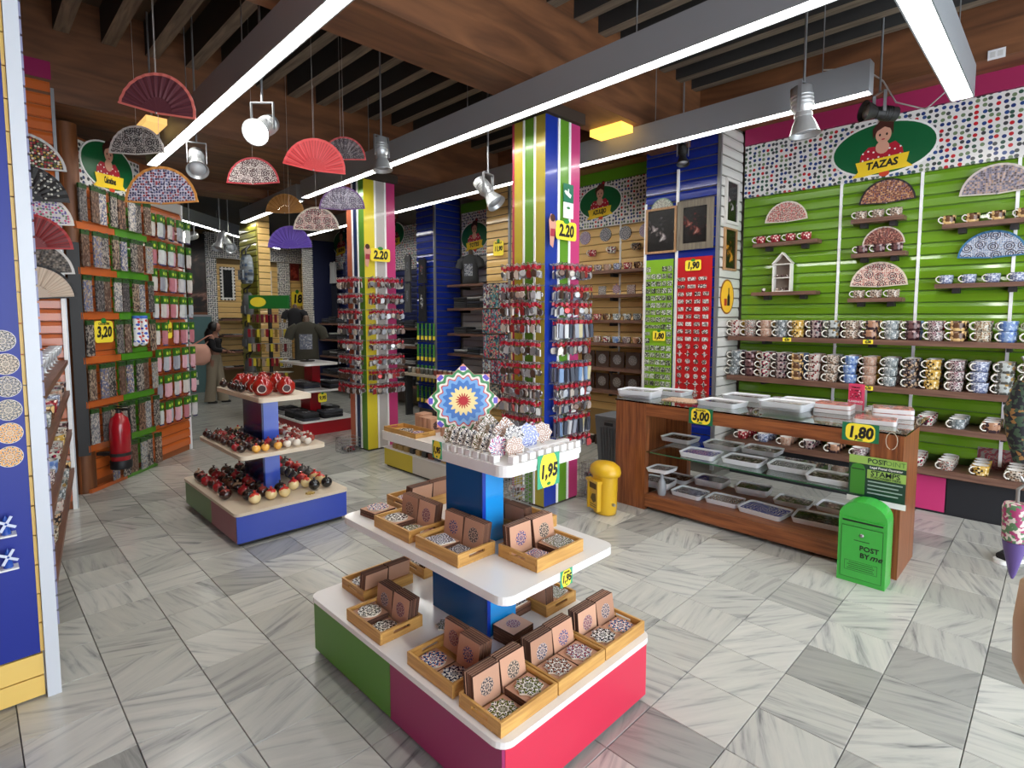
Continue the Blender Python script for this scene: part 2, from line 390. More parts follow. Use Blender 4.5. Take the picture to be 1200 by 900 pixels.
pane(5.28, 3.262, .1, 5.30, 3.282, 2.8, C((246, 246, 246), .3), pil1, 'upright')
pil2 = pillar('wall_pillar_yellow', 5.37, 5.83, YELS, YELS)
pil3 = pillar('wall_pillar_navy', 7.04, 7.52, BLUE, BLUE)
pil4 = pillar('wall_pillar_far', 9.42, 9.86, DBLUE, DBLUE)
# --- plinth under the mug wall
b = MB(); b.box(5.57, -.9, 0, 5.84, 2.4, .31)
pl = struct(b.build('trim_1', C((26, 28, 34), .5))); pane(5.555, .63, .02, 5.568, .85, .30, C((196, 52, 112), .4), pl, 'pink_panel'); pane(5.558, -.9, .02, 5.568, .62, .30, C((26, 28, 34), .5), pl, 'panel')
# --- back wall: yellow slats between patterned white posts, dark portrait, framed mirrors
slatwall(wall_back, 'y', 13.085, 3.9, 5.85, .5, 2.75, YELS, .12)
ARABX = dots('azulejo_post', ('X', 'Z'), 24, [(40, 44, 60), (60, 62, 66), (70, 84, 80), (24, 40, 80)], (222, 220, 216), .36, .3, .3)
for px0, px1 in ((243, 255), (327, 340)):
    a = on_y(px0, 371, 13.05).x; c = on_y(px1, 371, 13.05).x
    pane(a, 13.0, .4, c, 13.08, 2.85, ARABX, wall_back, 'patterned_post')
pane(3.75, 12.98, 2.86, 5.85, 13.08, 3.4, ARABX, wall_back, 'patterned_band')
pane(1.2, 13.03, 0, 3.3, 13.09, 1.35, C((120, 138, 140), .3), wall_back, 'glass_counter_panel')
# --- ordinary walls behind and beside the camera, with the wide open shop front
b = MB(); b.box(-2.0, -2.5, 0, -1.4, -2.4, 4.14); b.box(5.0, -2.5, 0, 6.0, -2.4, 4.14); b.box(-1.4, -2.5, 3.3, 5.0, -2.4, 4.14)
struct(b.build('wall_front', C((190, 184, 176), .8)))
# ================================================================ LIGHTS
DIFF = C((255, 253, 246), .5, 0, 'tube_diffuser', TUBE); HOUS = C((142, 146, 150), .45)
def top_z(x, y):              # underside of what is overhead at (x, y)
    if x > 5.49: return 3.50
    if 2.78 <= y <= 3.22: return 3.30
    if 5.78 <= y <= 6.25: return 3.305
    if 6.26 <= y <= 8.3: return 3.42
    if 8.31 <= y <= 8.75: return 3.30
    if y > 8.75: return 3.45
    k = round((x-1.0)/.31); return 3.86 if abs(x-1.0-.31*k) < .056 else 4.14
def strip(p0, p1, z, label, w=.10, h=.20, group='fluorescent strip lights'):
    p0 = Vector((*p0, z)); p1 = Vector((*p1, z)); d = p1-p0; L = d.length; rz = math.atan2(d.y, d.x)
    e = thing('strip_light', label, 'light', (p0+p1)/2, rz, group)
    q = MB(); q.box(-L/2, -w/2, .012, L/2, w/2, h); q.box(-L/2, -w/2, -.006, L/2, -w/2+.008, .012); q.box(-L/2, w/2-.008, -.006, L/2, w/2, .012); q.box(-L/2-.004, -w/2, -.008, -L/2, w/2, h); q.box(L/2, -w/2, -.008, L/2+.004, w/2, h)
    q.build('housing', HOUS, e)
    n = max(1, round(L/1.5)); s = L/n
    for k in range(n):
        q = MB(); a = -L/2+k*s+.012; c = -L/2+(k+1)*s-.012; q.box(a, -w/2+.010, 0, c, w/2-.010, .010); q.build('diffuser', DIFF, e)
    for k in range(n+1):
        x = -L/2+min(max(k*s, .3), L-.3); q = MB(); P_ = p0.lerp(p1, (x+L/2)/L); q.tube((x, 0, h), (x, 0, top_z(P_.x, P_.y)-.003-z), .004, n=5); q.build('suspension_wire', GREYM, e)
    return e
strip((1.33, 1.2), (1.43, 6.5), 3.1, 'long fluorescent strip light behind the hanging fans near the sock wall')
strip((2.96, .3), (3.17, 6.9), 3.1, 'long fluorescent strip light running past the tops of the two striped columns')
strip((3.20, 7.1), (3.29, 9.4), 3.1, 'fluorescent strip light beyond the brown hanging fan')
strip((4.40, 1.02), (4.55, 7.6), 3.1, 'long fluorescent strip light with its end near the mug wall sign')
strip((4.58, 8.0), (4.66, 10.4), 3.1, 'fluorescent strip light over the far shirt shelves')
strip((3.13, .60), (4.97, .60), 3.1, 'fluorescent strip light pointing straight at the mug wall', .13)
strip((2.35, 9.65), (5.1, 12.45), 3.1, 'fluorescent strip light slanting over the back room')
def spot(loc, aim, label, lit=0.0, top=None, s=1.0, dark=False):
    e = thing('spotlight', label, 'spotlight', loc, 0, 'ceiling spotlights')
    M1 = C((60, 60, 60), .5, .5) if dark else C((186, 188, 190), .35, .6)
    d = (Vector(aim)-Vector(loc)).normalized(); q4 = d.to_track_quat('Z', 'Y').to_euler()
    q = MB(); q.lathe([(.052*s, -.15*s), (.06*s, -.145*s), (.06*s, -.02*s), (.045*s, 0), (.05*s, .012*s), (.05*s, .03*s)], 18)
    body = q.build('lamp_body', M1, e); body.rotation_euler = q4
    for k in range(4):
        r = MB(); r.lathe([(.06*s, -.1*s+k*.02*s), (.064*s, -.098*s+k*.02*s), (.064*s, -.09*s+k*.02*s), (.06*s, -.088*s+k*.02*s)], 18); r.build('cooling_ring', M1, body)
    q = MB(); q.lathe([(.045*s, .03*s), (.06*s, .06*s), (.085*s, .13*s), (.088*s, .135*s), (.082*s, .13*s), (.05*s, .06*s)], 20)
    bell = q.build('reflector', M1, e); bell.rotation_euler = q4
    q = MB(); q.lathe([(1e-5, .10*s), (.06*s, .10*s), (.066*s, .105*s), (1e-5, .108*s)], 16)
    ln = q.build('lens', C((255, 250, 240), .3, 0, None, lit) if lit else C((205, 208, 212), .2), bell)
    q = MB(); a = .07*s
    q.box(-a-.006, -.012, -.01, -a, .012, .16*s); q.box(a, -.012, -.01, a+.006, .012, .16*s); q.box(-a-.006, -.012, .16*s, a+.006, .012, .166*s)
    br = q.build('bracket', GREYM, e); br.rotation_euler = (0, 0, math.atan2(d.y, d.x)+math.pi/2)
    zt = top_z(loc[0], loc[1])-.003-loc[2]
    if zt > .17*s: q = MB(); q.tube((0, 0, .166*s), (0, 0, zt), .008, n=6); q.build('stem', GREYM, e)
    return e
def at(px, py, d):            # point on the pixel's ray at view depth d (metres in front of the lens)
    r = ray(px, py); return Vector((r.x*d/f, r.y*d/f, r.z*d/f+HC))
spot(at(308, 150, 3.7), at(240, 190, 3.0), 'silver spotlight switched on and shining beside the red hanging fans', 30)
spot(at(231, 190, 4.75), at(238, 300, 4.0), 'silver spotlight hanging down behind the orange rimmed fan')
spot(at(941, 132, 3.62), at(947, 210, 3.62), 'silver bell spotlight in front of the mug wall frieze', 0, None, 1.1)
spot(at(572, 226, 4.8), at(600, 262, 4.7), 'silver bell spotlight beside the green and yellow striped column')
spot(at(447, 182, 4.9), at(452, 240, 4.9), 'white cup shaped spotlight behind the far striped column top')
spot(at(1030, 132, 4.3), at(990, 128, 4.3), 'dark cylindrical spotlight on the pink band above the mug wall sign', 0, None, .9, True)
spot(at(800, 182, 5.4), at(802, 240, 5.3), 'dark spotlight at the top of the blue slat pillar', 0, None, .72, True)
spot(at(222, 277, 7.5), at(160, 290, 6.5), 'small lit spotlight above the dark portrait poster', 25, None, .9)
spot(at(258, 283, 8.3), at(240, 330, 8), 'grey spotlight of the cluster over the dark framed mirror')
spot(at(268, 287, 8.7), at(300, 330, 8), 'grey spotlight next to the bag pillar')
b = MB(); b.box(-.17, -.09, 0, .17, .09, .061); p = on_z(716, 158, 3.24)
o = b.build('ceiling_lamp', C((255, 196, 84), .5, 0, None, 1.6), None, p, (0, 0, math.pi/2)); tag(o, 'warm yellow rectangular ceiling lamp behind the striped column', 'lamp', 'warm ceiling panels')
b = MB(); b.box(-.075, -.17, 0, .075, .17, .05)
p = on_y(178, 150, 5.58); o = b.build('ceiling_lamp', C((235, 190, 110), .5, 0, None, .9), None, p); s_ = MB(); s_.tube((0, 0, .05), (0, 0, top_z(p.x, p.y)-p.z), .008, n=6); s_.build('stem', GREYM, o); tag(o, 'warm yellow rectangular ceiling lamp behind the white lace fan', 'lamp', 'warm ceiling panels')
# loose cable by the end of the light
pts = [on_x(965, 82, 5.2), on_x(1012, 80, 5.2), on_x(1035, 95, 5.2), on_x(1050, 120, 5.2), on_x(1085, 128, 5.2), on_x(1112, 104, 5.2)]
b = MB(); b.path(pts, .006, 6); tag(b.build('power_cable', C((170, 168, 164), .6)), 'loose grey cable looping between the strip lights above the mug wall', 'cable')
# ================================================================ PRICE SIGNS
FACE_Y = (math.pi/2, 0, 0); FACE_X = (math.pi/2, 0, -math.pi/2)
def slab(x0, y0, x1, y1, z0, z1, r=.0):
    q = MB(); q.prism(rrect(x0, y0, x1, y1, r, 3) if r else [(x0,y0),(x1,y0),(x1,y1),(x0,y1)], z0, z1); return q
def price_sign(loc, rot, wd, ht, txt, label, small=None, style='oval', group=None):
    e = thing('price_sign', label, 'price sign', loc, 0, group, rot)
    if style == 'oval':
        slab(-wd/2, -ht/2, wd/2, ht/2, -.002, 0).build('sign_card', TEAL, e)
        q = MB(); q.prism([(x, max(-ht/2, min(ht/2, y))) for x, y in ellipse(0, 0, wd*.4, ht*.62, 32)], 0, .0008); q.build('yellow_oval', YEL, e)
    elif style == 'band':
        slab(-wd/2, -ht/2, wd/2, ht/2, -.002, 0).build('sign_card', SGREEN, e)
        q = MB(); q.prism(rrect(-wd*.4, -ht*.47, wd*.4, ht*.47, ht*.3, 4), 0, .0008); q.build('yellow_oval', YEL, e)
    else:
        slab(-wd/2, -ht/2, wd/2, ht/2, -.002, .0, ht*.16).build('sign_card', YEL, e)
        q = MB(); q.prism(ellipse(0, ht*.5, wd*.14, ht*.14, 16), .0, .001); q.build('green_tag', C((40, 130, 50), .5), e)
    sz = min(ht*.72, wd*(.80 if style != 'band' else .70)/(.50*(len(txt)-.5*(',' in txt or '.' in txt)))); text(txt, sz*1.22, INK, e, (0, -ht*.03, .0014), (0, 0, 0), sz*.055, .12, .0004, 'lettering', .82)
    if small: text(small, ht*.15, INK, e, (0, ht*.36, .0014), (0, 0, 0), ht*.006, 0, .0004)
    q = MB(); q.prism(ellipse(0, -ht*.40, wd*.09, ht*.05, 14), .0008, .0016)
    if style != 'plain': q.build('green_tag', C((40, 130, 50), .5), e)
    return e
# ================================================================ TIERED DISPLAY STANDS
def deck(name, x0, y0, x1, y1, z0, z1, mat, parent, r=.05):
    q = MB(); cx, cy = (x0+x1)/2, (y0+y1)/2; q.prism(rrect(x0-cx, y0-cy, x1-cx, y1-cy, r, 5), z0, z1); return q.build(name, mat, parent, (cx, cy, 0))
LAM = C((236, 234, 232), .22, 0, None, 0, 1, 0, .3)
st = thing('display_stand', 'tiered white display stand with green, magenta and red base and blue column holding coasters', 'display stand', (1.53, 1.81, 0))
st_inv = Matrix.Translation((-1.53, -1.81, 0))
def P3(o): o.location = Vector(o.location)-Vector((1.53, 1.81, 0)); return o
P3(pane(1.135, 1.185, 0, 1.94, 2.44, .025, DARK, st, 'plinth'))
P3(pane(1.120, 1.805, .02, 1.134, 2.458, .262, C((84, 140, 44), .35), st, 'base_panel'))
P3(pane(1.120, 1.170, .02, 1.134, 1.803, .262, C((150, 36, 92), .35), st, 'base_panel'))
P3(pane(1.136, 1.170, .02, 1.955, 1.184, .262, C((206, 44, 74), .35), st, 'base_panel'))
P3(pane(1.941, 1.186, .02, 1.955, 2.458, .262, C((206, 44, 74), .35), st, 'base_panel'))
P3(pane(1.136, 2.444, .02, 1.940, 2.458, .262, C((84, 140, 44), .35), st, 'base_panel'))
P3(deck('base_deck', 1.105, 1.150, 1.968, 2.475, .263, .285, LAM, st))
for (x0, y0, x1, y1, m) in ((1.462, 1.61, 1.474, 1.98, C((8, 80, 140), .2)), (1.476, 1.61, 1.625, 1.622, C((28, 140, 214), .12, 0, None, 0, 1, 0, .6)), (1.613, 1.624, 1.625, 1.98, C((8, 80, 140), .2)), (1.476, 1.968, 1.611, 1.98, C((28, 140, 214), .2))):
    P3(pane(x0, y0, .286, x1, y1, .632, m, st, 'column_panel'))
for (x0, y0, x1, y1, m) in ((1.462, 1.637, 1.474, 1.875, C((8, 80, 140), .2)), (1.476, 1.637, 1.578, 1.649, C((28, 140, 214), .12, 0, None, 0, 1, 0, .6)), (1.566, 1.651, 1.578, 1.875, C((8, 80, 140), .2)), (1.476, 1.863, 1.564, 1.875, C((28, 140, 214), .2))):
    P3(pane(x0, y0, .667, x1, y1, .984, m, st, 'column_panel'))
P3(pane(1.457, 1.606, .286, 1.4755, 1.6095, .632, C((10, 50, 150), .3), st, 'corner_trim')); P3(pane(1.457, 1.633, .667, 1.4755, 1.6365, .984, C((10, 50, 150), .3), st, 'corner_trim'))
P3(deck('shelf', 1.225, 1.265, 1.862, 2.375, .634, .665, LAM, st)); P3(deck('shelf', 1.43, 1.475, 1.915, 1.93, .985, 1.008, LAM, st)); P3(deck('shelf', 1.425, 1.47, 1.92, 1.935, 1.0085, 1.032, LAM, st))
for k in range(8): P3(pane(1.434, 1.540+k*.048, 1.033, 1.466, 1.570+k*.048, 1.060, LAM, st, 'slot_block'))
for k in range(9): P3(pane(1.480+k*.048, 1.480, 1.033, 1.510+k*.048, 1.510, 1.060, LAM, st, 'slot_block'))
P3(pane(1.545, 1.565, 1.033, 1.63, 1.925, 1.062, LAM, st, 'raised_rail')); P3(pane(1.64, 1.545, 1.033, 1.90, 1.575, 1.055, LAM, st, 'raised_rail'))
PALS = [((24, 26, 44), (70, 74, 90)), ((30, 30, 34), (120, 110, 96)), ((40, 60, 120), (190, 70, 60)), ((110, 60, 40), (40, 40, 40)), ((26, 34, 70), (140, 150, 170)), ((90, 96, 40), (40, 44, 40)), ((120, 44, 70), (60, 60, 120))]
PRINT = mandala('coaster_print', PALS, 8, .052, ('X', 'Y'), 2.1)
PRINTD = mandala('medallion_print', PALS, 10, .032, ('X', 'Y'), 2.0, (206, 176, 152), .7)
PRINTF = mandala('floral_print', PALS, 12, .05, ('X', 'Y'), 3.4, (232, 230, 232), .25)
kr = byrandom('kraft_card', [(188, 144, 118), (200, 152, 124), (178, 134, 108), (206, 160, 132)], .85)
def packbox():
    q = MB(); q.box(-.059, -.057, 0, .059, .057, .010); q.m = [0, 0, 2, 2, 2, 2]; return q
KRE = byrandom('kraft_edge', [(96, 64, 48), (112, 76, 58), (84, 56, 44)], .9)
q = packbox(); PACK0 = q.mesh('coaster_packet', [kr, PRINTD, KRE])
q = packbox(); q.prism(ellipse(0, 0, .030, .030, 24), .010, .0104, 1); PACK1 = q.mesh('coaster_packet', [kr, PRINTD, KRE])
EDGE = C((230, 222, 206), .5)
q = MB(); q.prism(star(8, .052, .043), 0, .006, 0); q.prism(star(8, .0515, .0425), .006, .0064, 1); STAR8 = q.mesh('star_coaster', [EDGE, PRINT])
q = MB(); q.prism(star(8, .052, .041), 0, .006, 0); q.prism(star(8, .0515, .0405), .006, .0064, 1); STARF = q.mesh('star_coaster', [EDGE, PRINTF])
q = MB(); q.prism(ellipse(0, 0, .05, .05, 32), 0, .006, 0); q.prism(ellipse(0, 0, .0495, .0495, 32), .006, .0064, 1); ROUND = q.mesh('round_coaster', [EDGE, PRINT])
q = MB(); q.prism(rrect(-.048, -.048, .048, .048, .004, 2), 0, .006, 0); q.prism(rrect(-.0475, -.0475, .0475, .0475, .004, 2), .006, .0064, 1); SQUARE = q.mesh('square_coaster', [EDGE, PRINTF])
def tray_meshes(L, D, h=.05, t=.010):
    a = MB(); a.box(-L/2, -D/2, 0, L/2, D/2, .006)
    s = MB(); s.box(-L/2, 0, .0062, L/2, t, h)
    e = MB(); y0 = -D/2+t+.0003; y1 = D/2-t-.0003
    e.box(0, y0, .0062, t, y1, .024); e.box(0, y0, .037, t, y1, h); e.box(0, y0, .0241, t, -.04, .0369); e.box(0, .04, .0241, t, y1, .0369)
    return a.mesh('tray_bottom', OAK), s.mesh('tray_side', OAK), e.mesh('tray_end', OAKY)
TRAYM = {}
def oak_tray(cx, cy, z, rz, label, L=.272, D=.205):
    if (L, D) not in TRAYM: TRAYM[(L, D)] = tray_meshes(L, D)
    a, s, e = TRAYM[(L, D)]
    o = thing('oak_tray', label, 'tray', (cx, cy, z), rz, 'oak coaster trays')
    obj('tray_bottom', a, o); obj('tray_side', s, o, (0, -D/2, 0)); obj('tray_side', s, o, (0, D/2-.010, 0)); obj('tray_end', e, o, (-L/2, 0, 0)); obj('tray_end', e, o, (L/2-.010, 0, 0))
    return o
ORD = ['first', 'second', 'third', 'fourth', 'fifth', 'sixth', 'seventh', 'eighth', 'ninth', 'tenth', 'eleventh', 'twelfth', 'thirteenth', 'fourteenth', 'fifteenth', 'sixteenth', 'seventeenth', 'eighteenth', 'nineteenth', 'twentieth']
def put(me, M, name, label, cat, group=None):
    o = obj(name, me); o.matrix_world = M; return tag(o, label, cat, group)
def fill(cx, cy, z, rz, where, L=.272, D=.205, nlean=(5, 5), nflat=(3, 2), tops=('s', 's'), lean=.16, kinds=None):
    """two cells: packets leaning at the back, a low flat pile with a printed coaster in front"""
    W = Matrix.Translation((cx, cy, z+.0066)) @ Matrix.Rotation(rz, 4, 'Z')
    for c in (0, 1):
        x = (-.062, .062)[c]
        ln = lean*(1 if c else .55)
        for k in range(nlean[c]):
            y = D/2-.0105-.05*math.tan(ln)-.0102*k+.057*math.sin(ln)-.0005          # foot of the rearmost packet against the tray back
            M = W @ Matrix.Translation((x+random.uniform(-.002, .002), y, .057*math.cos(ln)+.0062*math.sin(ln)+.001)) @ Matrix.Rotation(math.pi/2-ln, 4, 'X')
            put(PACK1 if k == nlean[c]-1 else PACK0, M, 'coaster_packet', ORD[nlean[c]-1-k]+' packet from the front, '+('slanted' if c else 'steep')+' pile, '+where, 'coaster', 'packets standing in the '+where)
        yf = -D/2+.010+.057+.0012
        for k in range(nflat[c]):
            M = W @ Matrix.Translation((x, yf, .0004+.0104*k)) @ Matrix.Rotation(random.uniform(-.015, .015), 4, 'Z')
            put(PACK0, M, 'coaster_packet', ORD[k]+' flat packet up, before the '+('slanted' if c else 'steep')+' pile, '+where, 'coaster', 'packets lying in the '+where)
        tp = tops[c]; me, nm = {'s': (STAR8, 'star_coaster'), 'f': (STARF, 'star_coaster'), 'r': (ROUND, 'round_coaster'), 'q': (SQUARE, 'square_coaster')}[tp]
        sh = {'s': 'star shaped', 'f': 'star shaped floral', 'r': 'round', 'q': 'square'}[tp]
        if nflat[c]:
            M = W @ Matrix.Translation((x, yf, .0008+.0104*nflat[c])) @ Matrix.Rotation(random.uniform(-.2, .2), 4, 'Z')
            put(me, M, nm, sh+' coaster before the '+('slanted' if c else 'steep')+' pile, '+where, 'coaster', 'coasters on piles in the '+where)
def full_tray(cx, cy, z, rz, where, **kw):
    L = kw.pop('L', .272); D = kw.pop('D', .205)
    oak_tray(cx, cy, z, rz, 'light oak tray of coasters, '+where, L, D); fill(cx, cy, z, rz, where, L, D, **kw)
h = math.pi/2; ZB = .2855; ZM = .6655
full_tray(1.262, 1.283, ZB, 0, 'red and magenta corner tray', nflat=(1, 3), nlean=(5, 5))
full_tray(1.540, 1.283, ZB, 0, 'tray midway along red side', nflat=(3, 3))
full_tray(1.818, 1.283, ZB, 0, 'tray ending the red side', nflat=(3, 2))
full_tray(1.235, 1.565, ZB, -h, 'tray over the magenta panel', nflat=(1, 1), tops=('r', 's'), nlean=(3, 6))
full_tray(1.225, 2.010, ZB, -h, 'tray over the green panel', nflat=(3, 1), tops=('r', 'r'), nlean=(5, 5))
full_tray(1.385, 2.325, ZB, math.pi, 'backward tray at the green end', nflat=(2, 2), tops=('r', 'r'))
full_tray(1.715, 2.315, ZB, math.pi, 'base tray half hidden by shelf', nflat=(2, 2))
full_tray(1.852, 1.680, ZB, h, 'backward tray on base far side', nflat=(3, 3), tops=('q', 'q'))
full_tray(1.358, 1.690, ZM, -h, 'shelf tray against blue column', D=.19, nflat=(2, 1), tops=('q', 'q'), nlean=(4, 4))
full_tray(1.358, 2.006, ZM, -h, 'shelf tray beside loose pile', D=.19, nflat=(3, 1), tops=('r', 'r'), nlean=(4, 4))
full_tray(1.580, 1.423, ZM, 0, 'shelf tray over the red side', nflat=(1, 3), tops=('q', 'q'), nlean=(4, 5))
full_tray(1.742, 1.705, ZM, h, 'backward shelf tray beyond column', nflat=(2, 2), tops=('q', 'q'))
full_tray(1.600, 2.255, ZM, math.pi, 'backward shelf tray, far end', nflat=(2, 2), tops=('r', 'r'))
def pile(cx, cy, z, n, rz, where, top=None, printed=False):
    for k in range(n):
        M = Matrix.Translation((cx, cy, z+.0103*k)) @ Matrix.Rotation(rz+random.uniform(-.03, .03), 4, 'Z')
        put(PACK1 if (printed and k == n-1) else PACK0, M, 'coaster_packet', ORD[k]+' kraft packet from the bottom of the loose pile '+where, 'coaster', 'packets in the pile '+where)
    if top:
        o = put(top, Matrix.Translation((cx, cy, z+.0103*n+.0002)) @ Matrix.Rotation(rz, 4, 'Z'), 'printed_coaster', 'patterned coaster crowning the loose pile '+where, 'coaster')
pile(1.538, 1.538, ZB, 6, .05, 'by the blue column foot', None, True)
pile(1.687, 1.690, ZB, 4, 0, 'behind the blue column foot', SQUARE)
pile(1.355, 2.262, ZM, 3, .1, 'on the middle shelf end', ROUND)
o = put(STARF, Matrix.Translation((1.405, 1.80, ZB)) , 'star_coaster', 'single floral star coaster lying on the white base deck by the column', 'coaster')
price_sign(on_y(643, 551, 1.468), FACE_Y, .135, .135, '1,95', 'large 1,95 price sign on green card hung from the top shelf', None, 'oval')
price_sign(on_y(664, 677, 1.2625), FACE_Y, .068, .062, '1,95', 'small 1,95 price sign clipped under the middle shelf edge', 'IMANES', 'oval')
price_sign(on_x(512, 527, 1.4235), FACE_X, .065, .075, '1,95', 'small 1,95 price sign on the far end of the top shelf', None, 'oval')
# upright star coasters in the slotted rails
TOPP = mandala('upright_star_print', [((150, 60, 110), (60, 70, 130)), ((90, 80, 40), (120, 90, 50)), ((60, 80, 150), (190, 80, 80)), ((40, 40, 50), (110, 110, 120)), ((150, 100, 70), (110, 60, 50)), ((60, 70, 90), (150, 160, 190))], 8, .052, ('X', 'Y'), 1.3, (240, 232, 224), .25, .3)
q = MB(); q.prism(star(8, .054, .045), 0, .006, 0); q.prism(star(8, .0535, .0445), .006, .0064, 1); STU = q.mesh('star_coaster', [EDGE, TOPP])
q = MB(); q.prism(rrect(-.05, -.05, .05, .05, .01, 2), 0, .006, 0); q.prism(rrect(-.0495, -.0495, .0495, .0495, .01, 2), .006, .0064, 1); SQU = q.mesh('square_coaster', [EDGE, TOPP])
SC_ = Matrix.Scale(.92, 4)
for k in range(7):
    M = Matrix.Translation((1.490, 1.578+k*.048, 1.0822)) @ Matrix.Rotation(-.15, 4, 'Z') @ Matrix.Rotation(math.pi/2-.12, 4, 'X') @ SC_
    put(STU, M, 'star_coaster', ORD[k]+' star coaster along the outer slotted rail of the top shelf', 'coaster', 'star coasters along the outer rail')
for k in range(5):
    M = Matrix.Translation((1.604, 1.60+k*.050, 1.1225 if k % 2 else 1.1082)) @ Matrix.Rotation(-.45, 4, 'Z') @ Matrix.Rotation(math.pi/2-.25, 4, 'X') @ Matrix.Rotation((0, math.pi/4)[k % 2], 4, 'Z') @ Matrix.Scale(.85, 4)
    put(SQU if k % 2 else STU, M, 'patterned_coaster', ORD[k]+' patterned coaster along the raised rail of the top shelf', 'coaster', 'coasters on the raised rail')
BLUEP = mandala('blue_star_print', [((120, 130, 190), (90, 100, 170))], 8, .025, ('X', 'Y'), 1.6, (206, 212, 232))
BRNP = mandala('brown_star_print', [((150, 104, 80), (120, 80, 60))], 12, .045, ('X', 'Y'), 3.0, (240, 230, 220))
def stm(m): q = MB(); q.prism(star(8, .054, .045), 0, .006, 0); q.prism(star(8, .0535, .0445), .006, .0064, 1); return q.mesh('star_coaster', [EDGE, m])
put(stm(BLUEP), Matrix.Translation((1.705, 1.622, 1.0885)) @ Matrix.Rotation(-.5, 4, 'Z') @ Matrix.Rotation(math.pi/2-.2, 4, 'X') @ Matrix.Scale(1.05, 4), 'star_coaster', 'pale blue star coaster standing in the middle of the top shelf', 'coaster')
put(stm(BRNP), Matrix.Translation((1.545, 1.540, 1.0776)) @ Matrix.Rotation(-.2, 4, 'Z') @ Matrix.Rotation(math.pi/2-.15, 4, 'X') @ Matrix.Scale(.85, 4), 'star_coaster', 'brown and white star coaster standing foremost on the top shelf', 'coaster')
put(stm(BRNP), Matrix.Translation((1.775, 1.600, 1.095)) @ Matrix.Rotation(-.5, 4, 'Z') @ Matrix.Rotation(math.pi/2-.15, 4, 'X') @ Matrix.Scale(.9, 4), 'star_coaster', 'brown and white star coaster alone at the wide end of the top shelf', 'coaster')
put(STU, Matrix.Translation((1.765, 1.645, 1.090)) @ Matrix.Rotation(-.3, 4, 'Z') @ Matrix.Rotation(math.pi/2-.15, 4, 'X') @ Matrix.Scale(.9, 4), 'star_coaster', 'dark star coaster hidden behind the lone brown and white one', 'coaster')
# big star plate
t = NT('star_plate_print', .25); th, r = polar(t, ('X', 'Y'), .17)
pet = t.math('COSINE', t.math('MULTIPLY', th, 16)); pet8 = t.math('COSINE', t.math('MULTIPLY', th, 8))
v = t.math('ADD', r, t.math('MULTIPLY', pet, .045)); base = t.ramp(v, [(0, (180, 30, 40)), (.16, (236, 214, 150)), (.34, (70, 120, 190)), (.50, (120, 170, 220)), (.60, (200, 90, 100)), (.64, (228, 226, 214)), (.70, (70, 140, 90)), (.79, (232, 228, 220)), (.93, (222, 150, 130))], 'CONSTANT')
tip = t.math('MULTIPLY', t.math('GREATER_THAN', pet8, .72), t.math('MULTIPLY', t.math('GREATER_THAN', r, .79), t.math('LESS_THAN', r, .9)))
STARP = t.done(t.mix(tip, base, (96, 80, 190)))
q = MB(); R_ = .166; q.prism(star(8, R_, R_*.765, math.pi/2), 0, .010, 0); q.prism(star(8, R_*.99, R_*.755, math.pi/2), .010, .0106, 1)
put(q.mesh('star_plate', [C((222, 150, 130), .4), STARP]), Matrix.Translation((at(543, 473, 2.47).x, at(543, 473, 2.47).y, 1.062+.166*math.cos(.12)-.001)) @ Matrix.Rotation(-math.pi/4+.1, 4, 'Z') @ Matrix.Rotation(math.pi/2-.12, 4, 'X'), 'star_plate', 'big eight pointed star plate in red, blue and green standing behind the coasters', 'plate')
# ================================================================ BLUE STAND WITH PAINTED GOURDS
BX, BY = 1.685, 4.58
s2 = thing('display_stand', 'tiered stand with blue front panel and blue column holding painted gourds', 'display stand', (BX, BY, 0))
def P4(o): o.location = Vector(o.location)-Vector((BX, BY, 0)); return o
SAND = C((214, 198, 176), .4); BLU2 = C((40, 68, 176), .22, 0, None, 0, 1, 0, .4)
P4(pane(1.30, 4.0, 0, 2.07, 5.16, .03, DARK, s2, 'plinth'))
P4(pane(1.275, 3.965, .03, 2.095, 3.98, .222, BLU2, s2, 'base_panel')); P4(pane(1.275, 3.982, .03, 1.29, 4.52, .222, C((146, 70, 84), .35), s2, 'base_panel'))
P4(pane(1.275, 4.522, .03, 1.29, 5.19, .222, C((96, 130, 70), .35), s2, 'base_panel')); P4(pane(2.08, 3.982, .03, 2.095, 5.19, .222, C((150, 30, 40), .35), s2, 'base_panel')); P4(pane(1.292, 5.175, .03, 2.078, 5.19, .222, BLU2, s2, 'base_panel'))
P4(deck('base_deck', 1.262, 3.95, 2.11, 5.205, .224, .246, SAND, s2, .04))
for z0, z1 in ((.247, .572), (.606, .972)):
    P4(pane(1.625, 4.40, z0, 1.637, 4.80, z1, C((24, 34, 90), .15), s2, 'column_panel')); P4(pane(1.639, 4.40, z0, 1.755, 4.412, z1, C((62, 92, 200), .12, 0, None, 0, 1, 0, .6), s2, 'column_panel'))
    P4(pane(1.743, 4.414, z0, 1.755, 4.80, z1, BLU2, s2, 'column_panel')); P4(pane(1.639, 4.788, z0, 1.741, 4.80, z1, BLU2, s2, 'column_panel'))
P4(deck('shelf', 1.36, 4.09, 2.0, 5.08, .574, .604, SAND, s2, .04)); P4(deck('shelf', 1.50, 4.09, 1.90, 5.06, .974, 1.008, SAND, s2, .04))
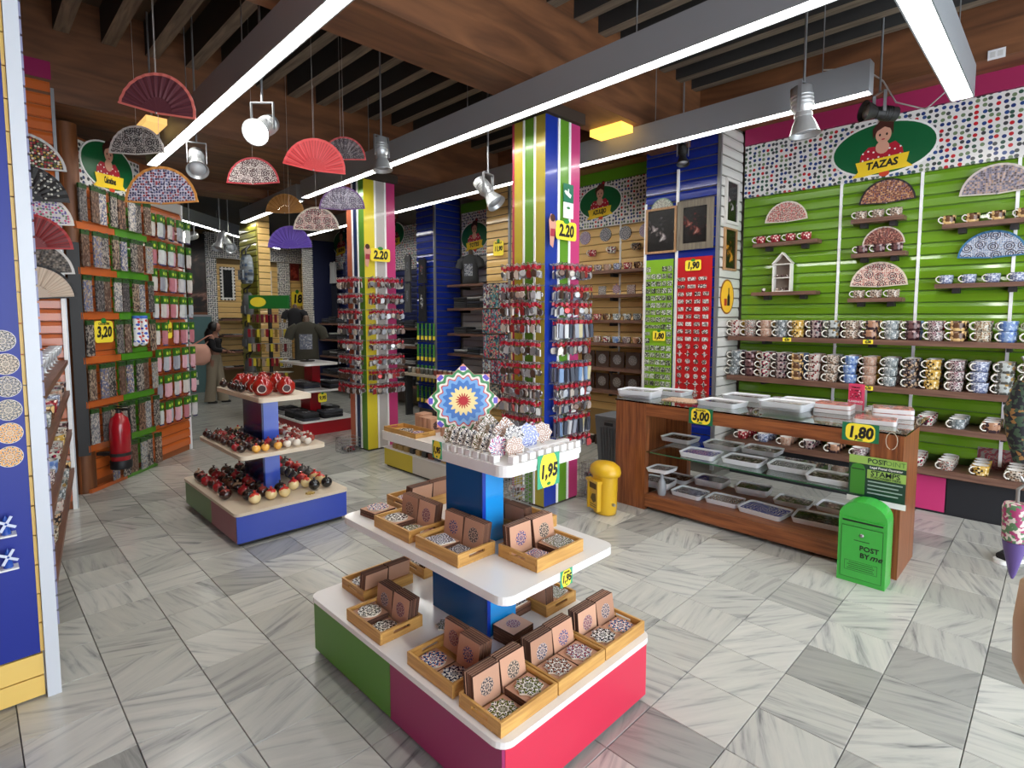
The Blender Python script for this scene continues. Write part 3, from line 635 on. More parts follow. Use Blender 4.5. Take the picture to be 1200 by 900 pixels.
def gourd_mat(name, body, top, seed):
    t = NT(name, .18); t.b.inputs['Coat Weight'].default_value = .5; s = t.n('ShaderNodeSeparateXYZ'); t.l(t.obco(), s.inputs[0])
    nz = t.n('ShaderNodeTexNoise', i_Scale=40.0); t.l(t.obco(), nz.inputs[0])
    k = len(body); a = t.ramp(t.rnd(), [(i/k, c) for i, c in enumerate(body)], 'CONSTANT'); b2 = t.ramp(t.rnd(), [(i/k, c) for i, c in enumerate(top)], 'CONSTANT')
    fz = t.math('GREATER_THAN', t.math('ADD', t.math('MULTIPLY', s.outputs['Z'], 20), t.math('MULTIPLY', nz.outputs[0], .9)), .95)
    return t.done(t.mix(fz, a, b2))
G_DARK = gourd_mat('dark_gourd_paint', [(30, 24, 24), (54, 28, 26), (150, 28, 34), (36, 30, 34), (90, 52, 40), (40, 26, 26)], [(30, 24, 24), (130, 50, 44), (130, 22, 30), (60, 50, 46), (50, 34, 30), (150, 120, 96)], 1)
G_CREAM = gourd_mat('cream_gourd_paint', [(230, 206, 150), (236, 214, 160), (222, 196, 140)], [(200, 44, 40), (206, 60, 44), (196, 50, 44)], 2)
G_RED = gourd_mat('red_gourd_paint', [(180, 36, 44), (90, 84, 80), (150, 40, 44), (70, 66, 62), (230, 200, 140)], [(170, 30, 40), (70, 66, 66), (200, 60, 50), (60, 56, 56), (200, 50, 40)], 3)
G_BLACK = gourd_mat('black_gourd_paint', [(22, 24, 28)], [(34, 36, 40)], 4)
G_YEL = gourd_mat('yellow_gourd_paint', [(234, 176, 80), (240, 190, 96)], [(200, 70, 40), (210, 90, 50)], 5)
G_WHITE = gourd_mat('white_gourd_paint', [(214, 204, 190), (150, 60, 50), (224, 214, 200)], [(180, 50, 44), (210, 200, 186), (190, 70, 54)], 6)
def gourd_mesh(r, mat):
    q = MB(); pr = [(r*.25, -r*.94)]+[(r*math.sin(a), -r*.95*math.cos(a)) for a in [math.pi*k/9 for k in range(1, 9)]]+[(r*.2, r*.93)]
    q.lathe(pr, 14); q.lathe([(r*.18, r*.90), (r*.17, r*1.14), (r*.28, r*1.30), (r*.24, r*1.32), (1e-5, r*1.2)], 8)
    return q.mesh('painted_gourd', mat)
def gourd(me, r, x, y, z, label, group):
    a = random.uniform(0, 6.28); tl = random.uniform(-.15, .15)
    o = obj('painted_gourd', me, None, (x, y, z+r*.935), (tl*.3, tl*.3, a)); return tag(o, label, 'ornament', group)
GR = .043; gd = {k: gourd_mesh(GR, m) for k, m in dict(d=G_DARK, c=G_CREAM, r=G_RED, b=G_BLACK).items()}
GS = .031; gs = {k: gourd_mesh(GS, m) for k, m in dict(d=G_DARK, y=G_YEL, w=G_WHITE, r=G_RED).items()}
LB = {'d': ('dark painted gourd on the blue stand base', 'dark gourds on the base deck'), 'c': ('cream gourd with red top on the blue stand base', 'cream gourds on the base deck'),
      'r': ('red or grey painted gourd on the blue stand base', 'red and grey gourds on the base deck'), 'b': ('plain black glossy gourd on the blue stand base', 'black gourds on the base deck')}
for i in range(7):
    for j in range(9):
        x = 1.335+i*.112; y = 4.10+j*.118
        if 1.575 < x < 1.80 and 4.33 < y < 4.87: continue
        if i <= 3:
            if j == 0 and i == 0: continue
            if j == 1 and i == 0: continue
            k = 'c' if (j == 0 and i >= 1 or (j == 0 and i == 3)) else 'd'
        else:
            if j == 0 and i == 4: continue
            k = 'b' if j == 0 else ('c' if j == 1 else 'r')
        gourd(gd[k], GR, x+random.uniform(-.012, .012), y+random.uniform(-.012, .012), .2465, LB[k][0]+', '+ORD[j]+' row, '+ORD[i]+' file', LB[k][1])
LS = {'d': ('small dark painted gourd on the blue stand shelf', 'small dark gourds on the middle shelf'), 'y': ('small yellow and red gourd on the blue stand shelf', 'small yellow gourds on the middle shelf'),
      'w': ('small white and red gourd on the blue stand shelf', 'small white gourds on the middle shelf'), 'r': ('small red gourd beside the column on the blue stand shelf', 'small red gourds on the middle shelf')}
for i in range(8):
    for j in range(11):
        x = 1.405+i*.078; y = 4.15+j*.083
        if 1.58 < x < 1.80 and 4.35 < y < 4.85: continue
        k = 'd' if i <= 2 else ('w' if i >= 4 else 'r')
        if j == 0 and i <= 3: k = 'y'
        if j == 0 and i in (0, 7): continue
        gourd(gs[k], GS, x+random.uniform(-.01, .01), y+random.uniform(-.01, .01), .6045, LS[k][0]+', '+ORD[j]+' row, '+ORD[i]+' file', LS[k][1])
# red jugs
JR = C((150, 28, 22), .12, 0, None, 0, 1, 0, .7); JD = C((60, 20, 18), .5); JW = C((226, 206, 196), .4)
def jug(x, y, z, s, rz, label):
    e = thing('red_jug', label, 'jug', (x, y, z), rz, 'glossy red jugs on the blue stand')
    q = MB(); q.lathe([(.030*s, 0), (.052*s, .012*s), (.066*s, .045*s), (.062*s, .08*s), (.042*s, .105*s), (.03*s, .112*s), (.032*s, .125*s), (.027*s, .125*s), (.024*s, .11*s)], 18); q.build('jug_body', JR, e)
    q = MB(); q.M = Matrix.Translation((.050*s, 0, .05*s)) @ Matrix.Rotation(math.pi/2, 4, 'Y'); q.lathe([(.034*s, 0), (.032*s, .024*s), (.028*s, .026*s)], 14, 2, caps=(True, False)); q.lathe([(.028*s, .026*s), (.025*s, .027*s), (.024*s, .016*s)], 14, caps=(False, False)); q.lathe([(1e-5, .015*s), (.024*s, .016*s)], 14, 1); sp = q.build('spout', [JW, JD, JR], e)
    q = MB(); q.path([(-.03*s+.004, 0, .115*s), (-.062*s, 0, .125*s), (-.085*s, 0, .10*s), (-.082*s, 0, .06*s), (-.062*s, 0, .045*s)], .008*s, 6); q.build('handle', JR, e)
    return e
for k, (x, y, rz, s) in enumerate([(1.585, 4.25, -2.0, 1.15), (1.615, 4.47, -2.1, 1.0), (1.74, 4.20, -1.9, 1.05), (1.75, 4.40, -1.7, 1.1), (1.82, 4.60, -2.2, 1.0), (1.63, 4.66, -1.9, 1.0), (1.80, 4.82, -2.0, .95), (1.64, 4.88, -2.4, .9)]):
    jug(x, y, 1.0085, s, rz, 'glossy red jug with round open spout on the blue stand, '+('front pair', 'front pair', 'front pair', 'second pair', 'third pair', 'third pair', 'rear pair', 'rear pair')[k])
gw = gourd_mesh(.033, G_DARK)
for x, y in ((1.536, 4.555), (1.536, 4.63), (1.536, 4.71), (1.54, 4.79), (1.54, 4.98)): gourd(gw, .033, x, y, 1.0085, 'small painted gourd on the outer edge of the top shelf by the red jugs', 'small gourds on the top shelf')
q = MB(); q.prism(star(9, .035, .02), 0, .012); tag(q.build('dried_star_ornament', C((190, 160, 90), .6), None, (1.83, 4.03, .2465)), 'flat dried star ornament lying on the blue stand base near its front edge', 'ornament')
# ================================================================ STRIPED COLUMNS
STRIPW = C((248, 248, 248), .3)  # plain white for the column strips, no emission
def column(x0, y0, x1, y1, z1, left, right):
    q = MB(); q.box(x0+.012, y0+.012, 0, x1, y1, z1); o = struct(q.build('column', C((70, 60, 50), .7)))
    def stripes(face, a0, a1, spec):
        tot = sum(s[1] for s in spec); a = a0
        for col, wd in spec:
            b2 = a+(a1-a0)*wd/tot; m = STRIPW if col is None else C(col, .28, 0, None, 0, 1, 0, .4); out = .006 if col is None else 0
            nm = 'white_strip' if col is None else 'stripe_panel'
            if face == 'x': pane(x0-out, a+.0004, .02, x0+.012, b2-.0004, z1-.01, m, o, nm)
            else: pane(a+.0004, y0-out, .02, b2-.0004, y0+.012, z1-.01, m, o, nm)
            a = b2
    stripes('x', y0, y1, left); stripes('y', x0, x1, right)
    q = MB(); q.box(x0-.03, y0-.03, z1, x1+.03, y1+.03, z1+.09); q.build('capital', C((60, 48, 40), .6), o)
    return o
G1 = (96, 150, 40); G2 = (66, 122, 50); Y1 = (190, 170, 60); PK = (196, 60, 120); BL = (20, 50, 150)
column(3.36, 3.0, 3.80, 3.37, 3.21, [((176, 160, 60), 5), (None, 1), (G1, 5), (None, 1), ((196, 178, 60), 5), ((190, 60, 90), 1.2)], [(BL, 6), (None, 1), (G1, 4.5), (None, 1), (PK, 5)])
column(3.36, 5.80, 3.78, 6.20, 3.19, [((96, 150, 50), 4), (None, 1), ((20, 44, 90), 3), (None, 1), ((196, 104, 70), 4)], [((222, 204, 50), 6), (None, 1), ((190, 186, 182), 5), (None, 1), (PK, 5.5)])
# ---------------------------------------------------------------- key ring racks
CHARM = byrandom('charm_metal', [(190, 190, 194), (120, 120, 124), (210, 200, 190), (90, 70, 60), (170, 60, 60), (150, 152, 158)], .3, .5)
REDT = C((176, 26, 48), .4)
TOWEL = byrandom('charm_strip', [(150, 156, 170), (70, 76, 90), (206, 208, 212), (50, 54, 64), (120, 150, 190), (190, 180, 140)], .5)
def keyring_mesh(kind):
    q = MB()
    q.path([(0, .008*math.cos(a), .0+.008*math.sin(a)) for a in [k*math.pi/4 for k in range(8)]], .0018, 4, 1, True)
    q.box(-.008, -.004, -.028, .008, .004, -.009, 0)
    if kind == 0: q.M = Matrix.Translation((0, 0, -.056)) @ Matrix.Rotation(math.pi/2, 4, 'X'); q.lathe([(.016, -.003), (.021, 0), (.016, .003)], 10, 1)
    elif kind == 1: q.prism([(-.014, -.085), (.012, -.08), (.016, -.055), (.004, -.034), (-.013, -.045)], -.004, .004, 1, 'y')
    else: q.box(-.013, -.005, -.118, .013, .005, -.034, 1)
    return q
KRB = [keyring_mesh(k) for k in range(3)]
for q in KRB: q.v = [Vector((p.x*1.45, p.y*1.45, p.z*1.35)) for p in q.v]
KR = [q.mesh('key_ring', [REDT, TOWEL if k == 2 else CHARM]) for k, q in enumerate(KRB)]
def key_rack(face, fixed, a0, a1, rows, where, towel=()):
    e = thing('key_ring_rack', 'wire hook rack for key rings on the '+where, 'rack', (0, 0, 0))
    for r, z in enumerate(rows):
        q = MB()
        n = 7; ps = [a0+(a1-a0)*(k+.5)/n for k in range(n)]
        if face == 'x': q.box(fixed-.012, a0, z-.005, fixed-.007, a1, z+.005)
        else: q.box(a0, fixed-.012, z-.005, a1, fixed-.007, z+.005)
        for a in ps:
            p0 = (fixed-.01, a, z) if face == 'x' else (a, fixed-.01, z); p1 = (fixed-.125, a, z+.012) if face == 'x' else (a, fixed-.125, z+.012)
            q.tube(p0, p1, .0022, n=4)
        q.build('hook_bar', STEEL, e)
        for c_, a in enumerate(ps):
            kind = 2 if r in towel else random.choice((0, 1, 0, 1, 1))
            d = .115+random.uniform(-.01, .004)
            o = obj('key_ring', KR[kind], None, (fixed-d, a, z+.004) if face == 'x' else (a, fixed-d, z+.004), (random.uniform(-.1, .1), random.uniform(-.1, .1), (math.pi/2 if face == 'x' else 0)+random.uniform(-.5, .5)))
            tag(o, ('coloured strip' if kind == 2 else 'metal charm')+' key ring, '+ORD[c_]+' hook, '+ORD[r]+' row down, '+where, 'key ring', 'key rings on the '+where)
    # the key rings crowding further in on each hook
    q = MB()
    for r, z in enumerate(rows):
        for k in range(7):
            a = a0+(a1-a0)*(k+.5)/7
            for d in (.03, .058, .086):
                src = KRB[2 if r in towel else random.choice((0, 1))]; zj = z+.004+random.uniform(-.016, .004); q.M = Matrix.Translation((fixed-d, a+random.uniform(-.012, .012), zj) if face == 'x' else (a+random.uniform(-.012, .012), fixed-d, zj)) @ Matrix.Rotation((math.pi/2 if face == 'x' else 0)+random.uniform(-.7, .7), 4, 'Z')
                o0 = len(q.f); q.add(src.v, src.f); q.m[o0:] = [i if i == 0 else i+random.choice((0, 1, 2)) for i in src.m]
    q.M = None; o = q.build('key_rings_behind', [REDT, C((150, 150, 154), .3, .6), C((206, 204, 200), .3), C((90, 96, 120) if towel else (84, 66, 60), .4)], e); o['kind'] = 'stuff'
    return e
R1 = [2.02, 1.85, 1.72, 1.58, 1.40, 1.22, 1.05, .92, .78, .60]
key_rack('x', 3.352, 2.99, 3.40, R1, 'green face of the near column')
key_rack('y', 2.992, 3.40, 3.84, R1, 'blue face of the near column', (3, 5, 8))
R2 = [2.05, 1.86, 1.68, 1.50, 1.32, 1.14, .97, .80]
key_rack('x', 3.352, 5.79, 6.26, R2, 'orange face of the far column')
key_rack('y', 5.792, 3.36, 3.82, R2, 'yellow face of the far column')
def flag_price(loc, label):
    e = price_sign(loc, FACE_Y, .26, .15, '2.20', label, None, 'plain')
    q = MB(); q.prism([(-.20, -.13), (-.165, -.15), (-.14, -.02), (-.125, .03), (-.15, .10), (-.19, .115), (-.215, .06), (-.205, -.02)], -.002, .0004); q.build('cutout_figure', C((206, 150, 130), .6), e)
    q = MB(); q.prism([(-.20, -.06), (-.145, -.06), (-.14, .0), (-.195, .0)], .0005, .0012); q.build('cutout_dress', C((160, 40, 60), .6), e)
    q = MB(); q.prism(ellipse(-.17, .085, .03, .03, 14), .0005, .0012); q.build('cutout_hair', C((70, 30, 20), .6), e)
    q = MB(); q.box(-.02, -.02, -.045, .02, .02, -.0021); q.build('mount', DARK, e)
    return e
flag_price((3.56, 2.945, 2.30), 'yellow 2.20 price flag with a cutout figure on the near striped column')
flag_price((3.54, 5.745, 2.32), 'yellow 2.20 price flag with a cutout figure on the far striped column')
# camera notice
e = thing('camera_notice', 'green and white video camera warning notice on the blue face of the column', 'sign', on_y(666, 236, 2.990), 0, None, FACE_Y)
q = MB(); q.box(-.065, -.01, 0, .065, .14, .002); q.build('green_half', C((20, 110, 80), .4), e); q = MB(); q.box(-.065, -.14, 0, .065, -.011, .002); q.build('white_half', WHITE, e)
q = MB(); q.M = Matrix.Translation((0, .055, .0021)) @ Matrix.Rotation(-.45, 4, 'Z'); q.box(-.04, -.016, 0, .035, .016, .0008); q.box(-.055, -.01, 0, -.041, .01, .0008); q.M = None; q.box(-.006, .07, .0021, .006, .10, .0028); q.build('camera_symbol', WHITE, e)
q = MB(); q.prism(ellipse(0, -.055, .022, .010, 14), .0021, .0028); q.build('green_tag', C((40, 120, 60), .5), e)
# ================================================================ LOW WHITE BENCH BETWEEN THE COLUMNS
e = thing('low_display_bench', 'low white bench with a yellow and a white base panel between the striped columns', 'bench', (3.45, 4.5, 0))
def P5(o): o.location = Vector(o.location)-Vector((3.45, 4.5, 0)); return o
P5(pane(3.18, 3.80, 0, 3.80, 5.10, .02, DARK, e, 'plinth')); P5(pane(3.16, 4.60, .021, 3.80, 5.12, .20, C((206, 186, 50), .35), e, 'base_panel')); P5(pane(3.16, 3.78, .021, 3.80, 4.598, .20, C((206, 200, 190), .35), e, 'base_panel'))
P5(pane(3.15, 3.76, .201, 3.82, 5.14, .208, LAM, e, 'inner_shelf')); P5(pane(3.30, 3.80, .209, 3.80, 5.10, .289, C((150, 146, 140), .5), e, 'back_block')); P5(deck('top_slab', 3.14, 3.75, 3.83, 5.15, .29, .38, LAM, e, .03))
tiny = byrandom('bench_trinket', [(120, 60, 40), (60, 60, 60), (180, 150, 90), (90, 96, 110)], .4)
for k in range(10):
    q = MB(); q.box(-.03, -.035, 0, .03, .035, .05)
    tag(obj('trinket_box', q.mesh('trinket_box', tiny), None, (3.215, 4.02+k*.105, .2085), (0, 0, random.uniform(-.2, .2))), ORD[k]+' small box in the slot under the white bench top', 'box', 'boxes in the bench slot')
oak_tray(3.285, 4.83, .3805, -h, 'light oak tray with plates on the low white bench', .58, .25)
pm = mandala('plate_print', PALS, 10, .09, ('X', 'Y'), 3, (230, 222, 214))
q = MB(); q.lathe([(.03, 0), (.055, .002), (.088, .014), (.09, .016), (.085, .017), (.05, .006), (1e-5, .005)], 24); PLT = q.mesh('plate', pm)
for k, (x, y) in enumerate(((3.285, 4.70), (3.285, 4.90))): tag(obj('patterned_plate', PLT, None, (x, y, .3873), (0, 0, k)), ('round patterned plate lying in the bench tray near its corner', 'round patterned plate lying in the far half of the bench tray')[k], 'plate')
q = MB(); q.box(-.075, -.02, 0, .075, .02, .15); q.M = Matrix.Translation((0, -.0202, .075)) @ Matrix.Rotation(math.pi/2, 4, 'X'); q.prism(ellipse(0, 0, .045, .045, 20), 0, .0006, 1); KBOX = q.mesh('kraft_box', [kr, mandala('kraft_medallion', [((40, 30, 50), (60, 50, 80))], 8, .045, ('X', 'Z'), 2, (150, 110, 90), .8)])
for k in range(5): tag(obj('kraft_box', KBOX, None, (3.50, 4.66+k*.043, .3805), (0, 0, -.05)), ORD[k]+' tall kraft gift box standing behind the bench tray', 'box', 'kraft boxes on the bench')
for k in range(3): tag(obj('kraft_box', KBOX, None, (3.60, 5.06-k*.05, .3805), (0, 0, .2)), ORD[k]+' kraft gift box at the far end of the bench', 'box', 'kraft boxes at the bench end')
for k in range(2): tag(obj('kraft_box', KBOX, None, (3.50, 4.45-k*.05, .3805), (0, 0, -.3)), ORD[k]+' kraft gift box leaning on the bench behind the star plate', 'box', 'kraft boxes behind the star plate')
# ================================================================ WOODEN TABLE
tb = thing('wooden_table', 'stained pine display table with glass top and glass shelf full of trays', 'table', (4.33, 1.67, 0))
def P6(o): o.location = Vector(o.location)-Vector((4.33, 1.67, 0)); return o
X0, X1, Y0, Y1 = 3.95, 4.72, .655, 2.70
def tp(x0, y0, z0, x1, y1, z1, m, n): return P6(pane(x0, y0, z0, x1, y1, z1, m, tb, n))
tp(X0, 2.50, 0, X0+.04, Y1, .888, PINE, 'front_board'); tp(X0, 2.41, 0, X0+.06, 2.498, .888, PINE, 'leg'); tp(X0+.042, 2.62, 0, X1, 2.68, .888, PINE, 'end_panel')
tp(X1-.07, 2.40, 0, X1, 2.618, .888, PINE, 'leg')
tp(X0, Y0+.03, 0, X0+.05, Y0+.17, .888, PINE, 'leg'); tp(X0, Y0, 0, X0+.48, Y0+.028, .888, PINE, 'end_panel'); tp(X0+.43, Y0+.03, 0, X0+.48, Y0+.12, .888, PINE, 'leg')
tp(X0, .827, .79, X0+.04, 2.408, .888, PINEY, 'top_rail'); tp(X0, .827, .03, X0+.04, 2.408, .135, PINEY, 'bottom_rail')
tp(X0+.042, .70, .105, X1-.072, 2.40, .13, PINEY, 'bottom_board'); tp(X1-.04, .70, .80, X1, 2.39, .888, PINEY, 'top_rail')
tp(X0-.003, Y0-.01, .889, X1+.02, Y1+.01, .899, GLASS, 'glass_top')
tp(X0, .84, .486, X0+.62, 2.40, .494, GLASS, 'glass_shelf')
for yy in (.85, 2.385): tp(X0+.05, yy, .470, X0+.60, yy+.012, .485, STEEL, 'shelf_support')
tp(X0-.005, .84, .486, X0-.001, 2.36, .495, C((40, 90, 60), .2), 'shelf_edge')
TRW = C((228, 230, 234), .3)
TRP = speckle('tray_print', [(60, 52, 48), (110, 92, 78), (40, 40, 44), (90, 80, 70), (150, 140, 130), (52, 60, 54), (100, 70, 64), (70, 66, 64)], 60, .12, 2)
TRB = mandala('tray_print_blue', [((60, 70, 150), (90, 100, 180)), ((140, 100, 80), (90, 80, 70)), ((90, 96, 90), (60, 60, 60)), ((110, 110, 116), (60, 70, 80))], 6, .05, ('X', 'Y'), 2, (206, 200, 200), .15)
def serving_mesh(L, W, hh=.032, pm=TRP):
    q = MB(); o1 = rrect(-L/2+.012, -W/2+.012, L/2-.012, W/2-.012, .022, 3); o2 = rrect(-L/2, -W/2, L/2, W/2, .03, 3); o3 = rrect(-L/2+.004, -W/2+.004, L/2-.004, W/2-.004, .028, 3); o4 = rrect(-L/2+.012, -W/2+.012, L/2-.012, W/2-.012, .022, 3)
    n = len(o1); vs = [(x, y, 0) for x, y in o1]+[(x, y, hh) for x, y in o2]+[(x, y, hh) for x, y in o3]+[(x, y, hh*.7) for x, y in o4]
    fs = [(k*n+i, k*n+(i+1) % n, (k+1)*n+(i+1) % n, (k+1)*n+i) for k in range(3) for i in range(n)]
    q.add(vs, fs+[tuple(range(n))[::-1]]); q.add([(x, y, hh*.7) for x, y in o4], [tuple(range(n))], 1); return q.mesh('serving_tray', [TRW, pm])
SA = serving_mesh(.33, .245, .038); SB = serving_mesh(.33, .245, .038, TRB); SC2 = serving_mesh(.265, .215, .036); SD = serving_mesh(.265, .215, .036, TRB); SG = serving_mesh(.205, .195, .03, TRB)
def srv(me, px, py, z, rz, label, group): 
    p = on_z(px, py, z); return tag(obj('serving_tray', me, None, (p.x, p.y, z), (0, 0, math.pi/2+rz)), label, 'tray', group)
SE = serving_mesh(.285, .235, .038); SF = serving_mesh(.285, .235, .038, TRB); A8 = lambda x, y: (680+x/2.857, 440+y/2.857)
def hue(k): return k
ztop = .9
for k, (x, y, me, rz) in enumerate([(200, 70, SB, .1), (305, 62, SA, .05), (475, 100, SA, -.1), (555, 80, SA, 0), (690, 112, SB, -.08), (748, 96, SA, .05)]):
    srv(me, *A8(x, y), ztop, rz, ORD[k]+' white tray along the glass table top from the yellow letter box end', 'trays on the glass top')
    if k in (0, 4): srv(me, *A8(x, y-9), ztop+.0385, rz+.03, 'upper tray of the '+('double stack over the left leg' if k == 0 else 'double stack in the middle of the glass top'), 'stacked trays on the glass top')
q = MB(); q.box(-.15, -.10, 0, .15, .10, .006); tag(obj('place_mat', q.mesh('place_mat', mandala('mat_print', [((200, 160, 130), (190, 140, 110))], 6, .05, ('X', 'Y'), 3, (226, 206, 184), .6)), None, on_z(*A8(345, 84), .9), (0, 0, 1.6)), 'flat beige patterned mat on the glass top over the 3,00 sign', 'mat')
PKM = speckle('fabric_pack_print', [(190, 120, 104), (170, 96, 90), (206, 150, 130), (150, 110, 100)], 30, .2, 2)
q = MB(); q.prism(rrect(-.12, -.09, .12, .09, .02, 3), 0, .028, 1); q.prism(rrect(-.115, -.085, .115, .085, .02, 3), .028, .034, 0); PKT = q.mesh('boxed_set', [PKM, C((220, 214, 214), .15)])
for k, (x, y, n) in enumerate([(850, 122, 2), (988, 158, 1), (1045, 138, 2)]):
    p = on_z(*A8(x, y), .9)
    for j in range(n): tag(obj('boxed_set', PKT, None, (p.x, p.y, .9+.0345*j), (0, 0, 1.6+.1*k)), ('lower', 'upper')[j]+' pinkish boxed set of the '+ORD[k]+' pile near the 1,80 sign end', 'box', 'boxed sets on the glass top')
e = thing('leaflet_holder', 'clear holder of pink flamenco show leaflets standing on the glass top', 'leaflet holder', on_z(1004, 481, .9), 0, None, (0, 0, -math.pi/2-.2))
q = MB(); q.box(-.055, -.04, 0, .055, .03, .006); q.box(-.055, .02, .006, .055, .024, .16); q.box(-.055, -.04, .006, .055, -.037, .05); q.build('holder', C((225, 235, 235), .1, 0, None, 0, .35), e)
for k in range(3):
    q = MB(); q.box(-.05, -.03+k*.012, .0065, .05, -.025+k*.012, .20); lf = q.build('leaflet', C((222, 70, 110), .4), e)
    if k == 0: text('FLAMENCO', .020, WHITE, lf, (0, -.0305, .07), FACE_Y, .0004); text('TABLAO', .016, C((60, 20, 30), .5), lf, (0, -.0305, .175), FACE_Y, .0004); q = MB(); q.box(-.04, -.0306, .09, .04, -.0302, .16); q.build('leaflet_picture', speckle('leaflet_print', [(240, 190, 200), (200, 40, 80), (120, 20, 50), (230, 120, 150)], 90), lf)
for k, (x, y, me, rz) in enumerate([(335, 218, SE, 0), (405, 270, SF, .05), (480, 240, SE, .04), (550, 292, SE, .05), (610, 258, SE, .04), (706, 314, SF, .05), (842, 352, SE, .03)]):
    srv(me, *A8(x, y), .4955, rz, ORD[k]+' white tray along the glass shelf, counted from the yellow letter box end', 'trays on the glass shelf')
for k, (x, y, me, rz) in enumerate([(262, 368, SD, .1), (325, 350, SC2, .0), (368, 400, SD, 0), (442, 365, SC2, .03), (485, 425, SD, .05), (580, 392, SC2, .12), (618, 460, SB, -.08), (715, 430, SC2, .05), (800, 492, SA, .1), (862, 452, SC2, .0)]):
    srv(me, *A8(x, y), .1305, rz, ORD[k]+' white tray along the bottom board, counted from the yellow letter box end', 'trays on the bottom board')
    if k in (0, 3, 5): srv(me, *A8(x, y-8), .1305+.0365, rz+.02, 'upper tray of the '+('double stack beside the glass bottle', '', '', 'dark print double stack', '', 'taller grey double stack')[k]+' on the bottom board', 'stacked trays on the bottom board')
# plate on a bottle-shaped stand at the left end
e = thing('tray_stand', 'square patterned tray held up on a grey bottle shaped stand', 'tray stand', (4.035, 2.300, .1305))
q = MB(); q.lathe([(.03, 0), (.036, .02), (.038, .07), (.03, .11), (.014, .14), (.012, .19), (.02, .20)], 14); q.build('bottle_stand', C((150, 154, 160), .25), e)
o = obj('square_tray', SG, e, (0, 0, .201), (0, .06, math.pi/2))
# signs on the table
price_sign(on_x(821, 488, X0-.006), FACE_X, .19, .125, '3,00', '3,00 price sign reading BANDEJA on the front of the wooden table', 'BANDEJA', 'band')
price_sign(on_x(1008, 507, X0-.006), FACE_X, .20, .115, '1,80', '1,80 price sign on the end leg of the wooden table', None, 'band')
e = thing('stamp_poster', 'green STAMPS PURCHASED HERE poster hanging on the wooden table end', 'sign', on_x(1027, 562, X0-.009), 0, None, FACE_X)
q = MB(); q.box(-.15, -.125, -.003, .15, .135, 0); q.build('poster_sheet', C((28, 62, 48), .3), e)
q = MB(); q.box(-.15, .085, .0002, .15, .135, .0008); q.build('pale_band', C((150, 186, 90), .4), e); q = MB(); q.box(-.05, .0, .0002, .15, .055, .0008); q.build('pale_band', C((150, 186, 90), .4), e)
q = MB(); q.box(-.155, -.16, -.003, .155, -.126, .001); q.build('white_rail', WHITE, e)
q = MB(); q.prism([(-.14, -.11), (-.06, -.11), (-.06, .05), (-.07, .075), (-.10, .085), (-.13, .075), (-.14, .05)], .0003, .001); q.build('letter_box_picture', C((60, 130, 44), .4), e)
q = MB(); q.box(-.135, .045, .0012, -.065, .052, .0016); q.build('picture_slot', C((30, 60, 30), .5), e)
text('POST', .042, C((24, 50, 40), .5), e, (0, .109, .0012), (0, 0, 0), .0008); text('POINT', .042, C((90, 130, 60), .5), e, (.085, .109, .0012), (0, 0, 0), .0)
text('Legal Postal Operator', .019, WHITE, e, (.048, .071, .0012), (0, 0, 0), .0003); text('STAMPS', .044, C((20, 40, 34), .5), e, (.045, .034, .0012), (0, 0, 0), .0008); text('PURCHASED HERE', .019, C((20, 40, 34), .5), e, (.048, .010, .0012), (0, 0, 0), .0003)
for k in range(4): q = MB(); q.box(-.045, -.022-.024*k, .0006, .135-.02*(k % 2), -.014-.024*k, .0010); q.build('text_line', C((150, 170, 160), .5), e)
b = MB(); b.path([on_x(1045+7*math.sin(a), 517+10*math.cos(a), X0-.008) for a in [k*.5 for k in range(13)]], .002, 5); tag(b.build('cord_loop', C((200, 190, 170), .7)), 'small pale cord loop hanging on the table end above the stamp poster', 'cord')
# ================================================================ GREEN LETTER BOX
GRN = C((58, 170, 62), .3, 0, None, 0, 1, 0, .3); GRD = C((30, 84, 34), .5)
e = thing('green_letter_box', 'green arched POST BY letter box standing on the floor before the table end', 'letter box', (3.81, .80, 0), 0, None)
ww = .125; ar = [(-ww, 0), (ww, 0), (ww, .40)]+[(ww*math.cos(a), .40+.10*math.sin(a)) for a in [math.pi*k/12 for k in range(1, 12)]]+[(-ww, .40)]
q = MB(); q.prism(ar, -.075, .075, 0, 'x'); q.build('box_body', GRN, e)
lf = thing('tmp', '', ''); 
bpy.data.objects.remove(lf)
fr = obj('front_plate', None, e, (-.0755, 0, 0), FACE_X)
bpy.data.objects.remove(fr); CH[e.name].pop()
def onface(q, n, m, z=0): return q.build(n, m, e, (-.0752-z, 0, 0), FACE_X)
q = MB(); q.box(-.105, .03, 0, .105, .345, .004); onface(q, 'door', GRN)
q = MB(); q.box(-.106, .0285, 0, .106, .0305, .0045); q.box(-.106, .3445, 0, .106, .3465, .0045); q.box(-.107, .03, 0, -.105, .345, .0045); q.box(.105, .03, 0, .107, .345, .0045); onface(q, 'door_joint', GRD)
q = MB(); q.box(-.105, .372, 0, .105, .385, .002); onface(q, 'letter_slot', C((16, 40, 18), .7))
q = MB(); q.box(-.112, .386, 0, .112, .392, .012); onface(q, 'slot_hood', GRN)
q = MB(); q.lathe([(.011, 0), (.011, .008), (.006, .010), (1e-5, .010)], 12); onface(q, 'lock', STEEL, .0).location = Vector((-.079, 0, .30))
text('POST', .042, INK, e, (-.0802, -.040, .222), FACE_X, .0008, name='lettering'); text('BY', .042, INK, e, (-.0802, -.018, .178), FACE_X, .0008); text('me', .050, INK, e, (-.0802, -.075, .180), FACE_X, .0008, .4)
q = MB()
for a in ((-.085, .075, .085, .077), (-.085, .133, .085, .135), (-.085, .075, -.083, .135), (.083, .075, .085, .135)): q.box(a[0], a[1], .004, a[2], a[3], .0048)
onface(q, 'text_frame', GRD)
